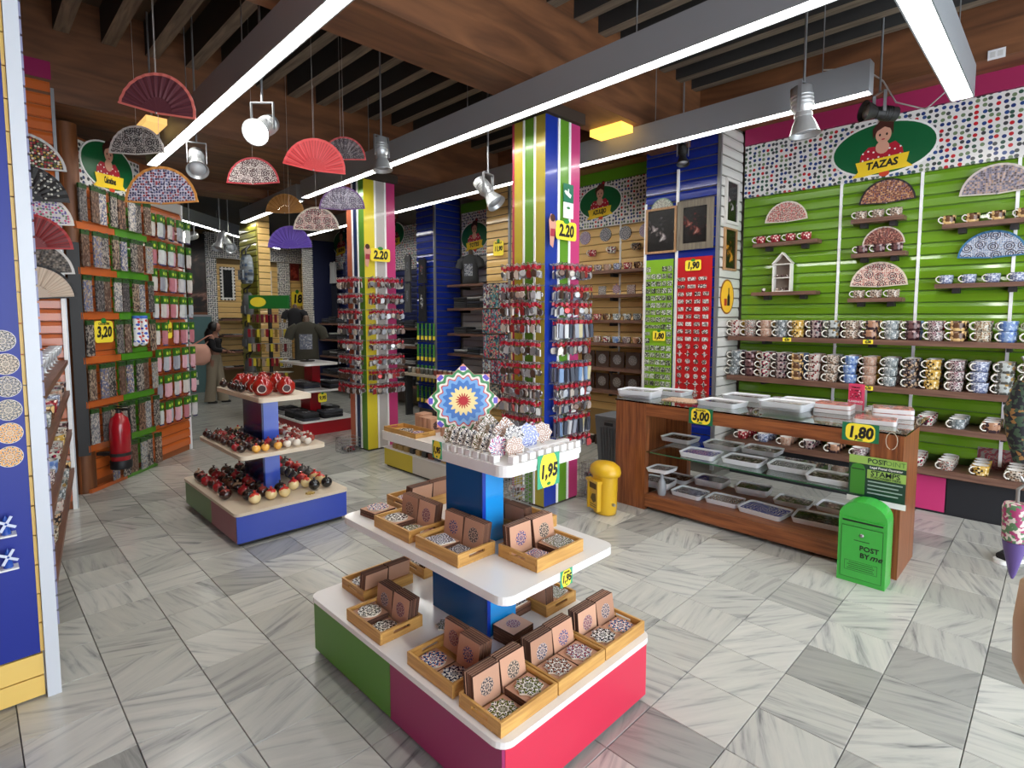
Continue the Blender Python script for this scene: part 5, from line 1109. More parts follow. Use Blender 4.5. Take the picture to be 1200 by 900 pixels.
# ================================================================ YELLOW BAY SHELVES
XB = 5.62
def bay_shelf(py_, k):
    z = on_x(720, py_, XB).z; e = thing('wall_shelf', ORD[k]+' brown shelf from the top in the yellow slatted bay', 'shelf', (XB+.11, 4.0, z), 0, 'shelves in the yellow bay')
    q = MB(); q.box(-.11, -.66, -.035, .10, .66, 0); q.build('board', SHELFW, e)
    for yy in (-.55, .0, .55): q = MB(); q.box(-.02, yy-.02, -.075, .10, yy+.02, -.0352); q.build('bracket', DARK, e)
    return z
zs = [bay_shelf(y_, k) for k, y_ in enumerate((316, 345, 375, 402, 432, 459))]
for k, (zi, n) in enumerate(((0, 7), (2, 8), (3, 8))):
    for i in range(n): mug(XB+.06, 3.46+i*.145, zs[zi]+.0005, (i*3+9+zi*5) % 19, -HL+.2, ORD[i]+' mug from the blue pillar on the '+ORD[zi]+' shelf of the yellow bay', 'mugs in the yellow bay', .95)
OKT = mandala('tile_print', PALS, 8, .05, ('X', 'Y'), 2, (206, 200, 196), .3)
q = MB(); q.prism(star(8, .065, .045), 0, .014); TS = q.mesh('ceramic_star', OKT); q = MB(); q.prism(rrect(-.055, -.055, .055, .055, .006, 2), 0, .012); TQ = q.mesh('ceramic_tile', OKT)
for i, (me, nm) in enumerate(((TQ, 'ceramic_tile'), (TQ, 'ceramic_tile'), (TS, 'ceramic_star'), (TQ, 'ceramic_tile'))):
    tag(obj(nm, me, None, (XB+.06, 3.48+i*.21, zs[1]+(.0648 if nm == 'ceramic_star' else .0548)), FACE_X), ORD[i]+' small ceramic piece from the blue pillar on the second shelf of the yellow bay', 'ornament', 'ceramics in the yellow bay')
q = MB(); q.box(-.10, -.10, -.012, .10, .10, 0); q.prism(ellipse(0, 0, .062, .062, 24), .0, .004, 1); FT = q.mesh('framed_tile', [C((66, 46, 36), .6), mandala('plate_mandala', [((90, 90, 96), (60, 60, 66)), ((120, 110, 100), (70, 60, 60))], 8, .06, ('X', 'Y'), 2.5, (190, 186, 180), .3)])
for zi in (4, 5):
    for i in range(5): tag(obj('framed_tile', FT, None, (XB+.12, 3.47+i*.225, zs[zi]+.1008), FACE_X), ORD[i]+' dark square framed plate from the blue pillar on the '+('fifth', 'sixth')[zi-4]+' bay shelf', 'plate', 'framed plates in the yellow bay')
q = MB(); q.box(-.06, -.085, 0, .06, .085, .09); q.prism(ellipse(0, 0, .05, .07, 16), .09, .094, 1); GB2 = q.mesh('gift_box', [C((60, 44, 36), .7), C((190, 180, 170), .5)])
for i in range(6): tag(obj('gift_box', GB2, None, (5.66, 3.40+i*.22, .001), (0, 0, .05*i)), ORD[i]+' dark gift box from the blue pillar on the floor of the yellow bay', 'box', 'gift boxes in the yellow bay')
q = MB(); q.M = Matrix.Rotation(0, 4, 'X'); q.prism(ellipse(0, 0, .085, .085, 24), 0, .012); WP = q.mesh('wall_plate', mandala('wall_plate_print', [((150, 120, 150), (110, 90, 130)), ((60, 66, 76), (90, 96, 106)), ((40, 44, 50), (190, 60, 60)), ((60, 66, 76), (150, 150, 156))], 10, .085, ('X', 'Y'), 3, (196, 192, 196)))
for i, (x_, y_) in enumerate(((757, 270), (733, 273), (710, 275), (686, 279))): tag(obj('wall_plate', WP, None, on_x(x_, y_, 5.834), FACE_X), ORD[i]+' round plate from the blue pillar on the yellow slats', 'plate', 'plates hung on the yellow slats')
for i, (x_, y_) in enumerate(((746, 290), (717, 294), (694, 298))):
    p = on_x(x_, y_, 5.775); o = mug(p.x, p.y, p.z-.03, (16, 17, 15)[i], HL+.6, ORD[i]+' mug from the blue pillar hooked on the yellow slats', 'mugs hooked on the yellow slats')
    q = MB(); q.tube((0, 0, .04), (.062, 0, .05), .004, n=5); k = q.build('hook', DARK, o); k.rotation_euler = (0, 0, -(HL+.6))
# ================================================================ SOCK WALL (runs diagonally)
RZ = math.atan2(.719, .695)
b = MB(); b.box(-.22, .0, 0, 1.52, .12, 3.2)
ws = struct(b.build('wall_socks', C((150, 84, 44), .6), None, (.85, 6.35, 0), (0, 0, RZ)))
slatwall(ws, 'y', -.001, -.20, .285, .08, 2.78, ORG, .1); slatwall(ws, 'y', -.001, .29, .77, .08, 2.70, gloss((84, 150, 34), .3), .1); slatwall(ws, 'y', -.001, .775, 1.49, .06, 2.78, ORG, .1)
pane(-.20, -.02, 2.79, .77, -.001, 3.17, dots('azulejo_sock_frieze', ('X', 'Z'), 20, [(40, 60, 100), (60, 62, 66), (90, 110, 86), (150, 30, 40), (50, 52, 56)], (226, 224, 222), .32, .3, .5), ws, 'frieze_panel')
pane(.775, -.02, 2.79, 1.49, -.001, 2.90, C((200, 196, 190), .5), ws, 'band'); pane(1.49, -.02, 0, 1.52, .0, 2.9, PLAST, ws, 'end_strip')
def SW(s, out, z): a = Matrix.Translation((.85, 6.35, 0)) @ Matrix.Rotation(RZ, 4, 'Z'); return a @ Vector((s, -out, z))
RS = (math.pi/2, 0, RZ)
oval_sign(SW(.30, .03, 3.025), RS, .36, .23, 'Calcetines', 'oval green sign reading Calcetines with a dancer above the sock wall')
for k in range(8):
    z = 2.76-k*.4+.03
    if z < .1: break
    for s0, s1, m in ((-.19, .285, ORG), (.295, .765, gloss((84, 150, 34), .3))):
        q = MB(); q.box(-(s1-s0)/2, -.05, -.03, (s1-s0)/2, 0, .03); o = q.build('rail', m, ws, ((s0+s1)/2, -.0155, z-.385))
PKP = [speckle('sock_pack_dark', [(40, 38, 40), (90, 84, 84), (130, 124, 120), (60, 56, 60), (160, 150, 140)], 110, .4, 2, True, (1, 1, .6)), speckle('sock_pack_pale', [(170, 166, 160), (110, 112, 120), (200, 190, 180), (90, 96, 130), (150, 130, 110)], 100, .4, 2, True, (1, 1, .7)), speckle('sock_pack_brown', [(80, 54, 40), (140, 110, 90), (60, 44, 40), (170, 150, 130), (110, 90, 80)], 90, .4, 2, True, (1, 1, .6))]
def pack_mesh(m):
    q = MB(); q.box(-.044, -.014, -.32, .044, .0, -.040, 0); q.box(-.046, -.016, -.041, .046, .001, -.0, 1); q.box(-.010, -.0165, -.02, .010, -.016, -.008, 2); return q.mesh('sock_pack', [m, C((38, 74, 28), .5), DARK])
PM = [pack_mesh(m) for m in PKP]
SX = [-.14, -.02, .10, .22, .36, .48, .60, .72]
q0 = MB(); q0.tube((0, 0, 0), (0, -.13, .008), .003, n=5); HK = q0.mesh('hook', STEEL)
for r in range(7):
    z = 2.76-.4*r
    for c, s in enumerate(SX):
        if r == 3 and (c in (1, 2) or c in (5, 6)): continue
        if r == 6 and c < 2: continue
        obj('hook', HK, ws, (s, -.001, z))
        for d in range(1):
            o = obj('sock_pack', PM[(c*2+r*5) % 3], None, SW(s, .085+.02*(c % 2), z+.006), (0, 0, RZ+random.uniform(-.1, .1)))
            tag(o, ORD[c]+' long sock pack from the wooden post, '+ORD[r]+' row of the sock wall', 'socks', 'long sock packs on the sock wall')
SKP = byrandom('fluffy_sock', [(200, 196, 196), (176, 180, 186), (220, 170, 180), (214, 206, 200), (150, 150, 160), (190, 120, 130), (206, 208, 206)], .9)
def sock_mesh():
    q = MB(); q.prism([(-.030, -.06), (-.032, -.17), (-.042, -.215), (-.030, -.235), (.018, -.235), (.030, -.20), (.028, -.06)], -.022, .0, 0, 'y'); q.prism([(-.024, -.10), (-.026, -.19), (.018, -.20), (.022, -.10)], -.030, -.0222, 0, 'y')
    q.box(-.036, -.026, -.085, .036, .002, 0, 1); q.M = Matrix.Translation((0, -.0262, -.045)) @ Matrix.Rotation(math.pi/2, 4, 'X'); q.prism(ellipse(0, 0, .018, .018, 12), 0, .0006, 2); q.M = None; q.box(-.03, -.024, -.25, .024, -.004, -.236, 3); return q.mesh('sock_pair', [SKP, C((54, 106, 28), .5), C((196, 214, 70), .5), byrandom('sock_toe', [(50, 40, 80), (120, 30, 40), (40, 40, 44), (90, 80, 120)], .9)])
SKM = sock_mesh()
for r in range(8):
    z = 2.68-.288*r
    for c in range(8):
        s = .835+c*.086
        if r == 4 and c in (2, 3): continue
        obj('hook', HK, ws, (s, -.001, z))
        o = obj('sock_pair', SKM, None, SW(s, .075+.03*(c % 2), z+.006), (0, 0, RZ+random.uniform(-.15, .15))); tag(o, ORD[c]+' fluffy sock pair from the green strip, '+ORD[r]+' row with green cards', 'socks', 'fluffy socks on the sock wall')
price_sign(SW(.04, .09, 1.46), RS, .24, .20, '3,20', 'yellow CALCETIN 3,20 price sign on the orange slats of the sock wall', 'CALCETIN', 'plain')
price_sign(SW(1.05, .08, 1.45), RS, .12, .18, '5,95', 'yellow 5,95 price sign between the fluffy socks', None, 'plain')
e = thing('sock_display', 'pair of white socks with coloured dots displayed on the green strip', 'socks', SW(.54, .10, 1.58), 0, None, (0, 0, RZ))
DOTS = dots('dotted_sock', ('X', 'Z'), 26, [(60, 90, 190), (200, 60, 60), (60, 90, 190)], (226, 226, 226), .36, .8)
for s in (-.055, .055):
    q = MB(); q.path([(s, 0, 0), (s, 0, -.12), (s, -.004, -.19), (s-.03, -.02, -.235), (s-.075, -.03, -.255)], [.034, .036, .038, .036, .024], 10); q.build('sock', DOTS, e)
    q = MB(); q.lathe([(.036, .0), (.037, .028), (.030, .03)], 12, 0, (s, 0, 0)); q.build('cuff', C((60, 100, 180), .8), e)
# fire extinguisher
e = thing('fire_extinguisher', 'red fire extinguisher with black foot mounted before the sock wall', 'extinguisher', SW(-.02, .225, .19), RZ)
q = MB(); q.lathe([(.075, .06), (.083, .07), (.085, .40), (.07, .47), (.035, .50), (.028, .52)], 24); q.build('cylinder', C((168, 20, 34), .2, 0, None, 0, 1, 0, .5), e)
q = MB(); q.lathe([(.086, 0), (.089, .01), (.089, .075), (.0855, .08)], 24); q.build('foot', C((20, 20, 24), .5), e)
q = MB(); q.tube((0, 0, .52), (0, 0, .55), .02, n=10); q.box(-.012, -.09, .55, .012, .03, .562); q.box(-.012, -.085, .575, .012, .02, .585); q.build('valve', C((30, 30, 32), .4), e)
q = MB(); q.path([(.02, -.02, .54), (.09, -.03, .53), (.105, -.03, .40), (.10, -.03, .22)], .010, 8); q.build('hose', C((22, 22, 24), .5), e)
q = MB(); q.M = Matrix.Rotation(-.6, 4, 'Z'); q.lathe([(.0856, .20), (.0856, .36)], 24); q.f = q.f[:5]; q.m = q.m[:5]; q.sm = q.sm[:5]; q.build('label_sheet', C((210, 190, 180), .5), e)
q = MB(); q.lathe([(.0862, .12), (.0862, .15)], 24, caps=(False, False)); q.box(-.025, .085, .12, .025, .211, .15); q.build('wall_bracket', DARK, e)
# ================================================================ LEFT SHELF UNIT, ORANGE END PANEL AND POST
b = MB(); b.box(.05, 5.79, 0, .61, 5.86, 3.60); we = struct(b.build('wall_orange_end', C((150, 84, 44), .6)))
slatwall(we, 'y', 5.789, .06, .60, .06, 3.46, ORG, .1); pane(.06, 5.77, 3.465, .61, 5.789, 3.60, C((150, 20, 84), .4), we, 'pink_band'); pane(.60, 5.765, .0, .622, 5.79, 3.4, GREYM, we, 'edge_strip'); pane(.585, 5.755, 0, .612, 5.7745, 2.25, C((246, 246, 246), .3), we, 'white_upright')
b = MB(); b.tube((.735, 6.27, 0), (.735, 6.27, 3.28), .085, .085, 16); po = struct(b.build('wall_post', wood('round_post', (92, 50, 24), (136, 84, 46), 2, 3, .5, 5)))
pane(.685, 6.172, .35, .775, 6.187, 2.25, C((20, 16, 16), .5), po, 'black_guard')
dv = Vector((.141, .99)).normalized()
def LU(s, out, z): return Vector((.22+dv.x*s-dv.y*out, 3.03+dv.y*s+dv.x*out, z))      # out: metres behind the front edge
LZ = math.atan2(dv.y, dv.x)
b = MB(); b.M = Matrix.Translation((.22, 3.03, 0)) @ Matrix.Rotation(LZ, 4, 'Z'); b.box(.0, .34, 0, 2.58, .37, 3.2); b.M = None
wl = struct(b.build('wall_left_unit', C((170, 92, 48), .5)))
for k, z in enumerate((1.25, 1.00, .68, .36)):
    e = thing('wall_shelf', ORD[k]+' brown shelf from the top beside the blue panel on the orange unit', 'shelf', LU(1.36, .17, z), 0, 'shelves of the orange unit', (0, 0, LZ))
    q = MB(); q.box(-1.35, -.17, -.035, 1.35, .165, 0); q.build('board', wood('brown_shelf_x', (92, 58, 44), (126, 86, 66), 0, 5), e)
    for s in (-.9, 0, .9): q = MB(); q.box(s-.015, -.05, -.07, s+.015, .165, -.0352); q.build('bracket', DARK, e)
    for i in range(9):
        p = LU(.28+i*.29, .07, z+.0005)
        if k == 0:
            q = MB(); q.lathe([(.03, 0), (.012, .006), (.008, .04), (.035, .06), (.045, .12), (.043, .12), (.03, .062), (1e-5, .055)], 14); o = q.build('glass_goblet', C((200, 206, 214), .1, .3), None, p); tag(o, ORD[i]+' pale goblet from the blue panel on the top shelf of the orange unit', 'goblet', 'goblets on the orange unit')
        else: mug(p.x, p.y, p.z, (i*3+k*2+1) % 19, 0.3, ORD[i]+' mug from the blue panel on the '+ORD[k]+' shelf of the orange unit', 'mugs on the orange unit')
FLW = [(200, 160, 60), (170, 40, 50), (80, 110, 60), (230, 220, 200)]
for k, (x_, y_, kind, base, inks, rim, lb) in enumerate((
    (26, 196, 'dots', (60, 40, 34), FLW, (206, 206, 206), 'fan with yellow and red flowers and a pale rim, highest on the orange panel'),
    (30, 234, 'dots', (24, 22, 24), [(30, 28, 30), (40, 36, 36), (200, 200, 190), (24, 22, 24), (30, 28, 30)], (20, 18, 20), 'black fan with a few white flowers on the orange panel'),
    (36, 262, 'dots', (206, 204, 206), [(200, 70, 120), (96, 80, 150), (206, 204, 206), (90, 120, 90)], (220, 216, 210), 'white fan with a pink rose on the orange panel'),
    (35, 291, 'solid', (130, 22, 28), [(90, 12, 18)], (170, 34, 36), 'plain dark red fan on the orange panel'),
    (37, 321, 'dots', (90, 84, 76), [(60, 54, 50), (130, 120, 110), (40, 36, 36)], (206, 204, 200), 'grey engraved fan with a white rim on the orange panel'),
    (40, 350, 'solid', (206, 190, 170), [(186, 168, 148)], (20, 18, 18), 'beige fan with a black rim, lowest on the orange panel'))):
    fan(on_y(x_, y_, 5.738-.018*(k % 2)), FACE_Y, .27, kind, base, inks, rim, lb, None, None, 'fans on the orange panel')
# ================================================================ BLUE PANEL DISPLAY AT THE LEFT EDGE
e = thing('blue_display_panel', 'tall glossy blue display panel with a white post and two yellow boards below', 'display panel', (-.35, 3.0, 0))
BP = C((6, 34, 140), .45); YP = C((236, 200, 110), .4)
def PB(x0, y0, z0, x1, y1, z1, m, n): return pane(x0+.35, y0-3.0, z0, x1+.35, y1-3.0, z1, m, e, n)
PB(-.95, 2.972, .195, .165, 3.0, 2.95, BP, 'blue_board'); PB(-.95, 2.968, .01, .172, 3.0, .094, YP, 'yellow_board'); PB(-.95, 2.968, .10, .172, 3.0, .19, YP, 'yellow_board')
PB(-.95, 2.968, 2.955, .172, 3.0, 3.15, C((232, 214, 196), .5), 'top_board'); PB(.178, 2.95, 0, .224, 3.03, 3.0, C((206, 212, 220), .3), 'white_post')
for k in range(22): PB(.1655, 2.970, .20+k*.125, .1765, 2.990, .32+k*.125, YP, 'edge_block')
for k in range(40): PB(.2245, 2.955+.002*(k % 2), .3+k*.065, .231, 3.02, .355+k*.065, C((130, 130, 160), .4), 'lace_trim')
q = MB(); q.prism(ellipse(0, 0, .042, .042, 28), 0, .008, 0); q.prism(ellipse(0, 0, .040, .040, 28), .008, .0086, 1); RC = q.mesh('round_coaster', [EDGE, mandala('round_panel_print', [((60, 66, 76), (120, 110, 90)), ((70, 56, 44), (150, 120, 90)), ((150, 60, 60), (120, 110, 110)), ((220, 150, 60), (60, 50, 50)), ((206, 130, 110), (130, 60, 60)), ((30, 32, 48), (90, 96, 120))], 10, .04, ('X', 'Y'), 2.6, (214, 196, 170))])
for c in range(3):
    for k, z in enumerate((1.505, 1.412, 1.322, 1.228, 1.135, 1.04)):
        o = obj('round_coaster', RC, None, ((.112, .118, .120, .118, .116, .112)[k]-.115*c, 2.9712, z), FACE_Y); tag(o, ORD[k]+' round coaster down the '+ORD[c]+' column from the white post on the blue panel', 'coaster', 'round coasters on the blue panel')
for k, z in enumerate((.735, .60)):
    e2 = thing('windmill_figurine', ('higher', 'lower')[k]+' little blue and white windmill figurine on the blue panel', 'figurine', (.085, 2.940, z), 0, 'windmill figurines')
    q = MB(); q.box(-.035, -.03, -.006, .03, .031, 0); q.build('ledge', WHITE, e2); q = MB(); q.lathe([(.016, 0), (.011, .05), (.013, .052), (1e-5, .08)], 12); q.build('tower', C((40, 80, 170), .2), e2)
    for a in range(4): q = MB(); q.M = Matrix.Translation((0, -.016, .045)) @ Matrix.Rotation(a*math.pi/2+.5, 4, 'Y'); q.box(-.004, -.002, .004, .006, .0, .034); q.build('sail', C((206, 216, 236), .3), e2)
# ================================================================ HANGING FANS
HF = (math.pi/2, 0, -math.pi/4)
def hang(px_, py_, rp, *a, tilt=0, R=.23):
    d = R*f/rp; p = at(px_, py_, d); return fan(p, HF, R, *a[:-1], a[-1], None, top_z(p.x, p.y)-.004-p.z, 'fans hanging from the ceiling', math.radians(tilt))
hang(184, 133, 46, 'solid', (96, 50, 58), [(80, 40, 50)], (206, 110, 100), 'dusky rose hanging fan with a salmon dashed rim, highest of all', tilt=-12)
hang(161, 181, 33, 'rosette', (186, 184, 180), [(30, 30, 32), (60, 58, 60)], (200, 198, 194), 'white and black lace hanging fan next to the sock wall sign')
hang(190, 239, 43, 'dots', (200, 200, 214), [(60, 66, 110), (110, 116, 150), (40, 44, 80), (150, 50, 60)], (214, 150, 76), 'orange rimmed hanging fan with a blue tile pattern')
hang(297, 216, 31, 'rosette', (214, 206, 202), [(60, 30, 40), (90, 60, 60)], (196, 60, 70), 'white hanging fan with a dark rosette and red rim')
hang(368, 200, 37, 'solid', (206, 66, 70), [(170, 44, 50)], (214, 76, 78), 'plain coral red hanging fan', tilt=-10)
hang(403, 187, 26, 'rosette', (140, 130, 130), [(50, 44, 50), (90, 80, 84)], (206, 90, 90), 'grey lace hanging fan with a pink rim behind the coral fan', tilt=-5, R=.19)
hang(334, 250, 22.5, 'solid', (164, 116, 60), [(136, 92, 44)], (170, 122, 66), 'plain brown hanging fan')
hang(340, 291, 26, 'solid', (96, 70, 170), [(76, 54, 140)], (104, 80, 176), 'plain purple hanging fan below the brown fan')
hang(371, 270, 27, 'rosette', (222, 212, 200), [(44, 36, 44), (170, 80, 90)], (216, 208, 190), 'cream hanging fan with dark rosettes beside the purple fan')
hang(401, 246, 27, 'rosette', (190, 186, 196), [(90, 84, 100), (120, 110, 130)], (120, 90, 140), 'lilac rimmed grey hanging fan before the far striped column', R=.20)
# ================================================================ RED STAND WITH FOLDED SHIRTS
RX, RY = 3.52, 7.65
e = thing('display_stand', 'tiered white display stand with a red base and red column stacked with dark shirts', 'display stand', (RX, RY, 0))
RD = C((176, 20, 34), .3)
def P7(o): o.location = Vector(o.location)-Vector((RX, RY, 0)); return o
P7(pane(3.16, 7.12, .0, 3.90, 8.20, .175, RD, e, 'base')); P7(deck('base_deck', 3.14, 7.09, 3.92, 8.22, .1755, .20, LAM, e)); P7(pane(3.44, 7.5, .2005, 3.60, 7.8, .5745, RD, e, 'column_panel')); P7(deck('shelf', 3.20, 7.14, 3.82, 8.12, .575, .602, LAM, e)); P7(pane(3.468, 7.465, .6025, 3.584, 7.72, .9445, RD, e, 'column_panel')); P7(deck('shelf', 3.19, 7.05, 3.66, 7.95, .945, .975, LAM, e))
SHM = byrandom('shirt_cloth', [(36, 36, 40), (52, 52, 56), (28, 30, 34), (60, 62, 70), (44, 46, 58), (34, 32, 32), (150, 150, 150)], .9)
PRN = speckle('shirt_print', [(120, 124, 130), (60, 62, 66), (160, 164, 170), (90, 94, 110)], 60, .8)
def folded_mesh():
    q = MB(); n = 8; vs = []; prof = [(0, 0), (.006, .012), (.0, .024)]
    base = rrect(-.12, -.15, .12, .15, .03, 3); m = len(base)
    for zi, (ins, z) in enumerate(((.01, 0), (0, .010), (.004, .022), (.02, .030))):
        for k, (x, y) in enumerate(base): vs.append((x*(1-ins*4), y*(1-ins*3), z+(.004*math.sin(k*1.3) if zi > 1 else 0)))
    fs = [(a*m+i, a*m+(i+1) % m, (a+1)*m+(i+1) % m, (a+1)*m+i) for a in range(3) for i in range(m)]+[tuple(range(m))[::-1], tuple(range(3*m, 4*m))]
    q.add(vs, fs, 0, True); q.box(-.05, -.05, .030, .05, .06, .0345, 1); return q.mesh('folded_shirt', [SHM, PRN])
FSM = folded_mesh()
def shirts(spots, z, n, where, group):
    for i, (x, y, rz) in enumerate(spots):
        for j in range(n[i] if isinstance(n, (list, tuple)) else n):
            o = obj('folded_shirt', FSM, None, (x, y, z+.0005+j*.034), (0, 0, rz+random.uniform(-.035, .035))); tag(o, ORD[j]+' shirt up in the '+ORD[i]+' folded pile '+where, 'shirt', group)
shirts([(3.288, 7.27, 0), (3.288, 7.60, 0), (3.288, 7.93, 0), (3.62, 7.27, 1.57), (3.76, 7.6, 0)], .20, 3, 'on the red stand base', 'shirts on the red stand base')
shirts([(3.325, 7.30, 0), (3.325, 7.63, 0), (3.325, 7.955, 0), (3.69, 7.295, 0), (3.725, 7.75, 0)], .602, [3, 3, 2, 3, 2], 'on the red stand shelf', 'shirts on the red stand shelf')
price_sign(on_y(378, 466, 7.128), FACE_Y, .12, .12, '9,95', 'small yellow price sign under the red stand shelf', None, 'plain')
# ---------------------------------------------------------------- shirts on busts / hangers
def shirt_thing(loc, rz, s, col, label, sleeves=True, printc=None, group=None, name='displayed_shirt', stand=None):
    e = thing(name, label, 'shirt', loc, 0, group, (0, 0, rz)); m = C(col, .9)
    q = MB(); rings = [(.17, .085, 0), (.165, .085, .12), (.16, .08, .25), (.18, .09, .38), (.19, .085, .46), (.13, .07, .52), (.06, .055, .55)]
    n = 20; vs = []
    for rx, ry, z in rings:
        for k in range(n): a = 2*math.pi*k/n; vs.append((rx*s*math.cos(a), ry*s*math.sin(a), z*s))
    q.add(vs, [(a*n+i, a*n+(i+1) % n, (a+1)*n+(i+1) % n, (a+1)*n+i) for a in range(len(rings)-1) for i in range(n)]+[tuple(range(n))[::-1]], 0, True); q.build('shirt_body', m, e)
    if sleeves:
        for d in (-1, 1): q = MB(); q.path([(d*.13*s, 0, .47*s), (d*.21*s, -.01*s, .42*s), (d*.25*s, -.02*s, .30*s)], [.07*s, .075*s, .07*s], 10); q.build('sleeve', m, e)
    if printc:
        q = MB(); vs = []
        for iz in range(4):
            for ia in range(7):
                a = -math.pi/2+(-.55+1.1*ia/6); z = .15+.22*iz/3; rx = .1665+.006*(z > .3); ry = .088+.004*(z > .3); vs.append((rx*1.02*s*math.cos(a), ry*1.03*s*math.sin(a), z*s))
        q.add(vs, [(r*7+c, r*7+c+1, r*7+c+8, r*7+c+7) for r in range(3) for c in range(6)], 0, True); q.build('shirt_print', printc, e)
    q = MB(); q.lathe([(.05*s, .54*s), (.046*s, .56*s), (.043*s, .62*s), (.03*s, .64*s), (1e-5, .645*s)], 14, 0, (0, 0, 0)); q.build('bust_neck', C((90, 70, 56), .6), e)
    if stand: q = MB(); q.tube((0, 0, -stand), (0, 0, -.001), .02, n=8); q.lathe([(.10, -stand), (.10, -stand+.012), (.02, -stand+.016)], 14); q.build('bust_stand', DARK, e)
    return e
shirt_thing((3.42, 7.5, .9755+.03), -.6, .95, (52, 50, 40), 'dark olive shirt with a grey print on a bust atop the red stand', True, PRN, None, 'displayed_shirt', .029)
shirt_thing((3.42, 7.86, 1.38), -.6, .62, (20, 20, 24), 'small black shirt on a tall bust behind the olive shirt', True, None, None, 'displayed_shirt', .404)
def bay(xf, y0, y1, pys, px_mid, where, grp, folded=True, x1=5.83):
    out = []
    for k, py_ in enumerate(pys):
        z = on_x(px_mid, py_, xf).z
        e = thing('wall_shelf', ORD[k]+' brown shelf from the top in the '+where, 'shelf', ((xf+x1)/2, (y0+y1)/2, z), 0, 'shelves in the '+where)
        q = MB(); q.box(-(x1-xf)/2, -(y1-y0)/2, -.035, (x1-xf)/2, (y1-y0)/2, 0); q.build('board', SHELFW, e)
        for yy in (-.35, .35): q = MB(); q.box(-.02, (y1-y0)*yy-.02, -.075, (x1-xf)/2, (y1-y0)*yy+.02, -.0352); q.build('bracket', DARK, e)
        out.append(z)
    return out
za = bay(5.50, 5.87, 6.99, (333, 361, 391, 415), 540, 'white slatted shirt bay', 'a')
shirt_thing((5.62, 6.55, za[0]+.001), -1.25, .82, (62, 64, 66), 'grey printed shirt on a bust between the yellow and navy pillars', True, PRN)
shirts([(5.66, 6.12, 0), (5.66, 6.42, 0), (5.66, 6.74, 0)], za[1], [4, 5, 5], 'on the second shelf of the white bay', 'shirts on the second white bay shelf')
shirts([(5.66, 6.12, 0), (5.66, 6.42, 0), (5.66, 6.74, 0)], za[2], [2, 2, 3], 'on the third shelf of the white bay', 'shirts on the third white bay shelf')
shirts([(5.66, 6.12, 0), (5.66, 6.42, 0), (5.66, 6.74, 0)], za[3], [3, 3, 2], 'on the fourth shelf of the white bay', 'shirts on the fourth white bay shelf')
CAPM = byrandom('cap_cloth', [(28, 28, 32), (40, 40, 50), (24, 24, 26)], .9)
q = MB(); q.lathe([(.085, 0), (.086, .03), (.07, .075), (.03, .098), (1e-5, .10)], 16); q.prism([(.07, -.06), (.15, -.045), (.165, 0), (.15, .045), (.07, .06)], .0, .008); CAPS = q.mesh('black_cap', CAPM)
for k in range(4): tag(obj('black_cap', CAPS, None, (5.60, 6.05+.2*k, za[0]+.0005) if k < 1 else (5.60, 6.02, za[1]+.14+.0+.1*(k-1)), (0, 0, 3.0)), ORD[k]+' black cap beside the grey shirt bust', 'cap', 'black caps in the white bay') if k < 1 else None
zb = bay(5.45, 7.56, 9.38, (384, 405, 428, 450), 466, 'navy shirt bay', 'b')
for k, z in enumerate(zb): shirts([(5.62, 7.75+.33*i, 0) for i in range(5)], z, [3, 4, 3, 4, 3], 'on the '+ORD[k]+' shelf of the navy bay', 'shirts on the '+ORD[k]+' navy bay shelf')
zc = bay(5.40, 9.92, 11.24, (379, 398, 418, 440), 392, 'far blue bay', 'c')
for k, z in enumerate(zc): shirts([(5.555, 10.08+.33*i, 0) for i in range(4)], z, [4, 3, 4, 3], 'on the '+ORD[k]+' shelf of the far bay', 'shirts on the '+ORD[k]+' far bay shelf')
def hung(px_, py0, py1, wpx, X, col, label, printc=None, strap=False):
    a = on_x(px_, py0, X); b_ = on_x(px_, py1, X); Hh = a.z-b_.z; d = X*.7034+a.y*.7067; W = wpx*d/f*.72
    e = thing('hanging_garment', label, 'garment', (X, a.y, a.z), 0, None, FACE_X); m = C(col, .9)
    pts = [(-W*.32, 0), (-W*.5, -Hh*.12), (-W*.42, -Hh*.2), (-W*.40, -Hh*.5), (-W*.5, -Hh), (W*.5, -Hh), (W*.40, -Hh*.5), (W*.42, -Hh*.2), (W*.5, -Hh*.12), (W*.32, 0), (W*.12, -Hh*.05), (-W*.12, -Hh*.05)]
    q = MB(); q.prism(pts, 0, .035); q.build('cloth', m, e)
    if printc: q = MB(); q.prism(ellipse(0, -Hh*.45, W*.16, Hh*.2, 14), .0352, .036); q.build('print', printc, e)
    q = MB(); q.tube((-W*.3, .006, .017), (W*.3, .006, .017), .006, n=6); q.tube((0, .006, .017), (0, .03, -((5.836 if X > 5.3 else 5.30)-X)), .004, n=5); q.build('hanger', DARK, e)
    return e
RP = speckle('dancer_print', [(150, 60, 60), (60, 60, 64), (190, 190, 190), (110, 100, 100)], 40, .8)
hung(479, 299, 330, 17, 5.60, (92, 92, 94), 'upper grey sleeveless dress hanging over the navy bay', PRN); hung(479, 331, 366, 17, 5.60, (80, 80, 82), 'lower grey sleeveless dress hanging over the navy bay', PRN)
hung(496, 303, 332, 20, 5.26, (18, 18, 24), 'upper black shirt with a dancer print on the navy pillar', RP); hung(496, 334, 377, 20, 5.26, (16, 16, 20), 'lower black dress with a dancer print on the navy pillar', RP)
hung(391, 307, 332, 20, 5.70, (206, 206, 206), 'white tank top hanging on the far blue slats', None); hung(393, 333, 377, 22, 5.735, (20, 24, 44), 'navy dress hanging below the white tank top', None); hung(406, 307, 345, 14, 5.70, (30, 34, 66), 'navy tank top hanging beside the white one', None)
GT = C((60, 130, 40), .3); 
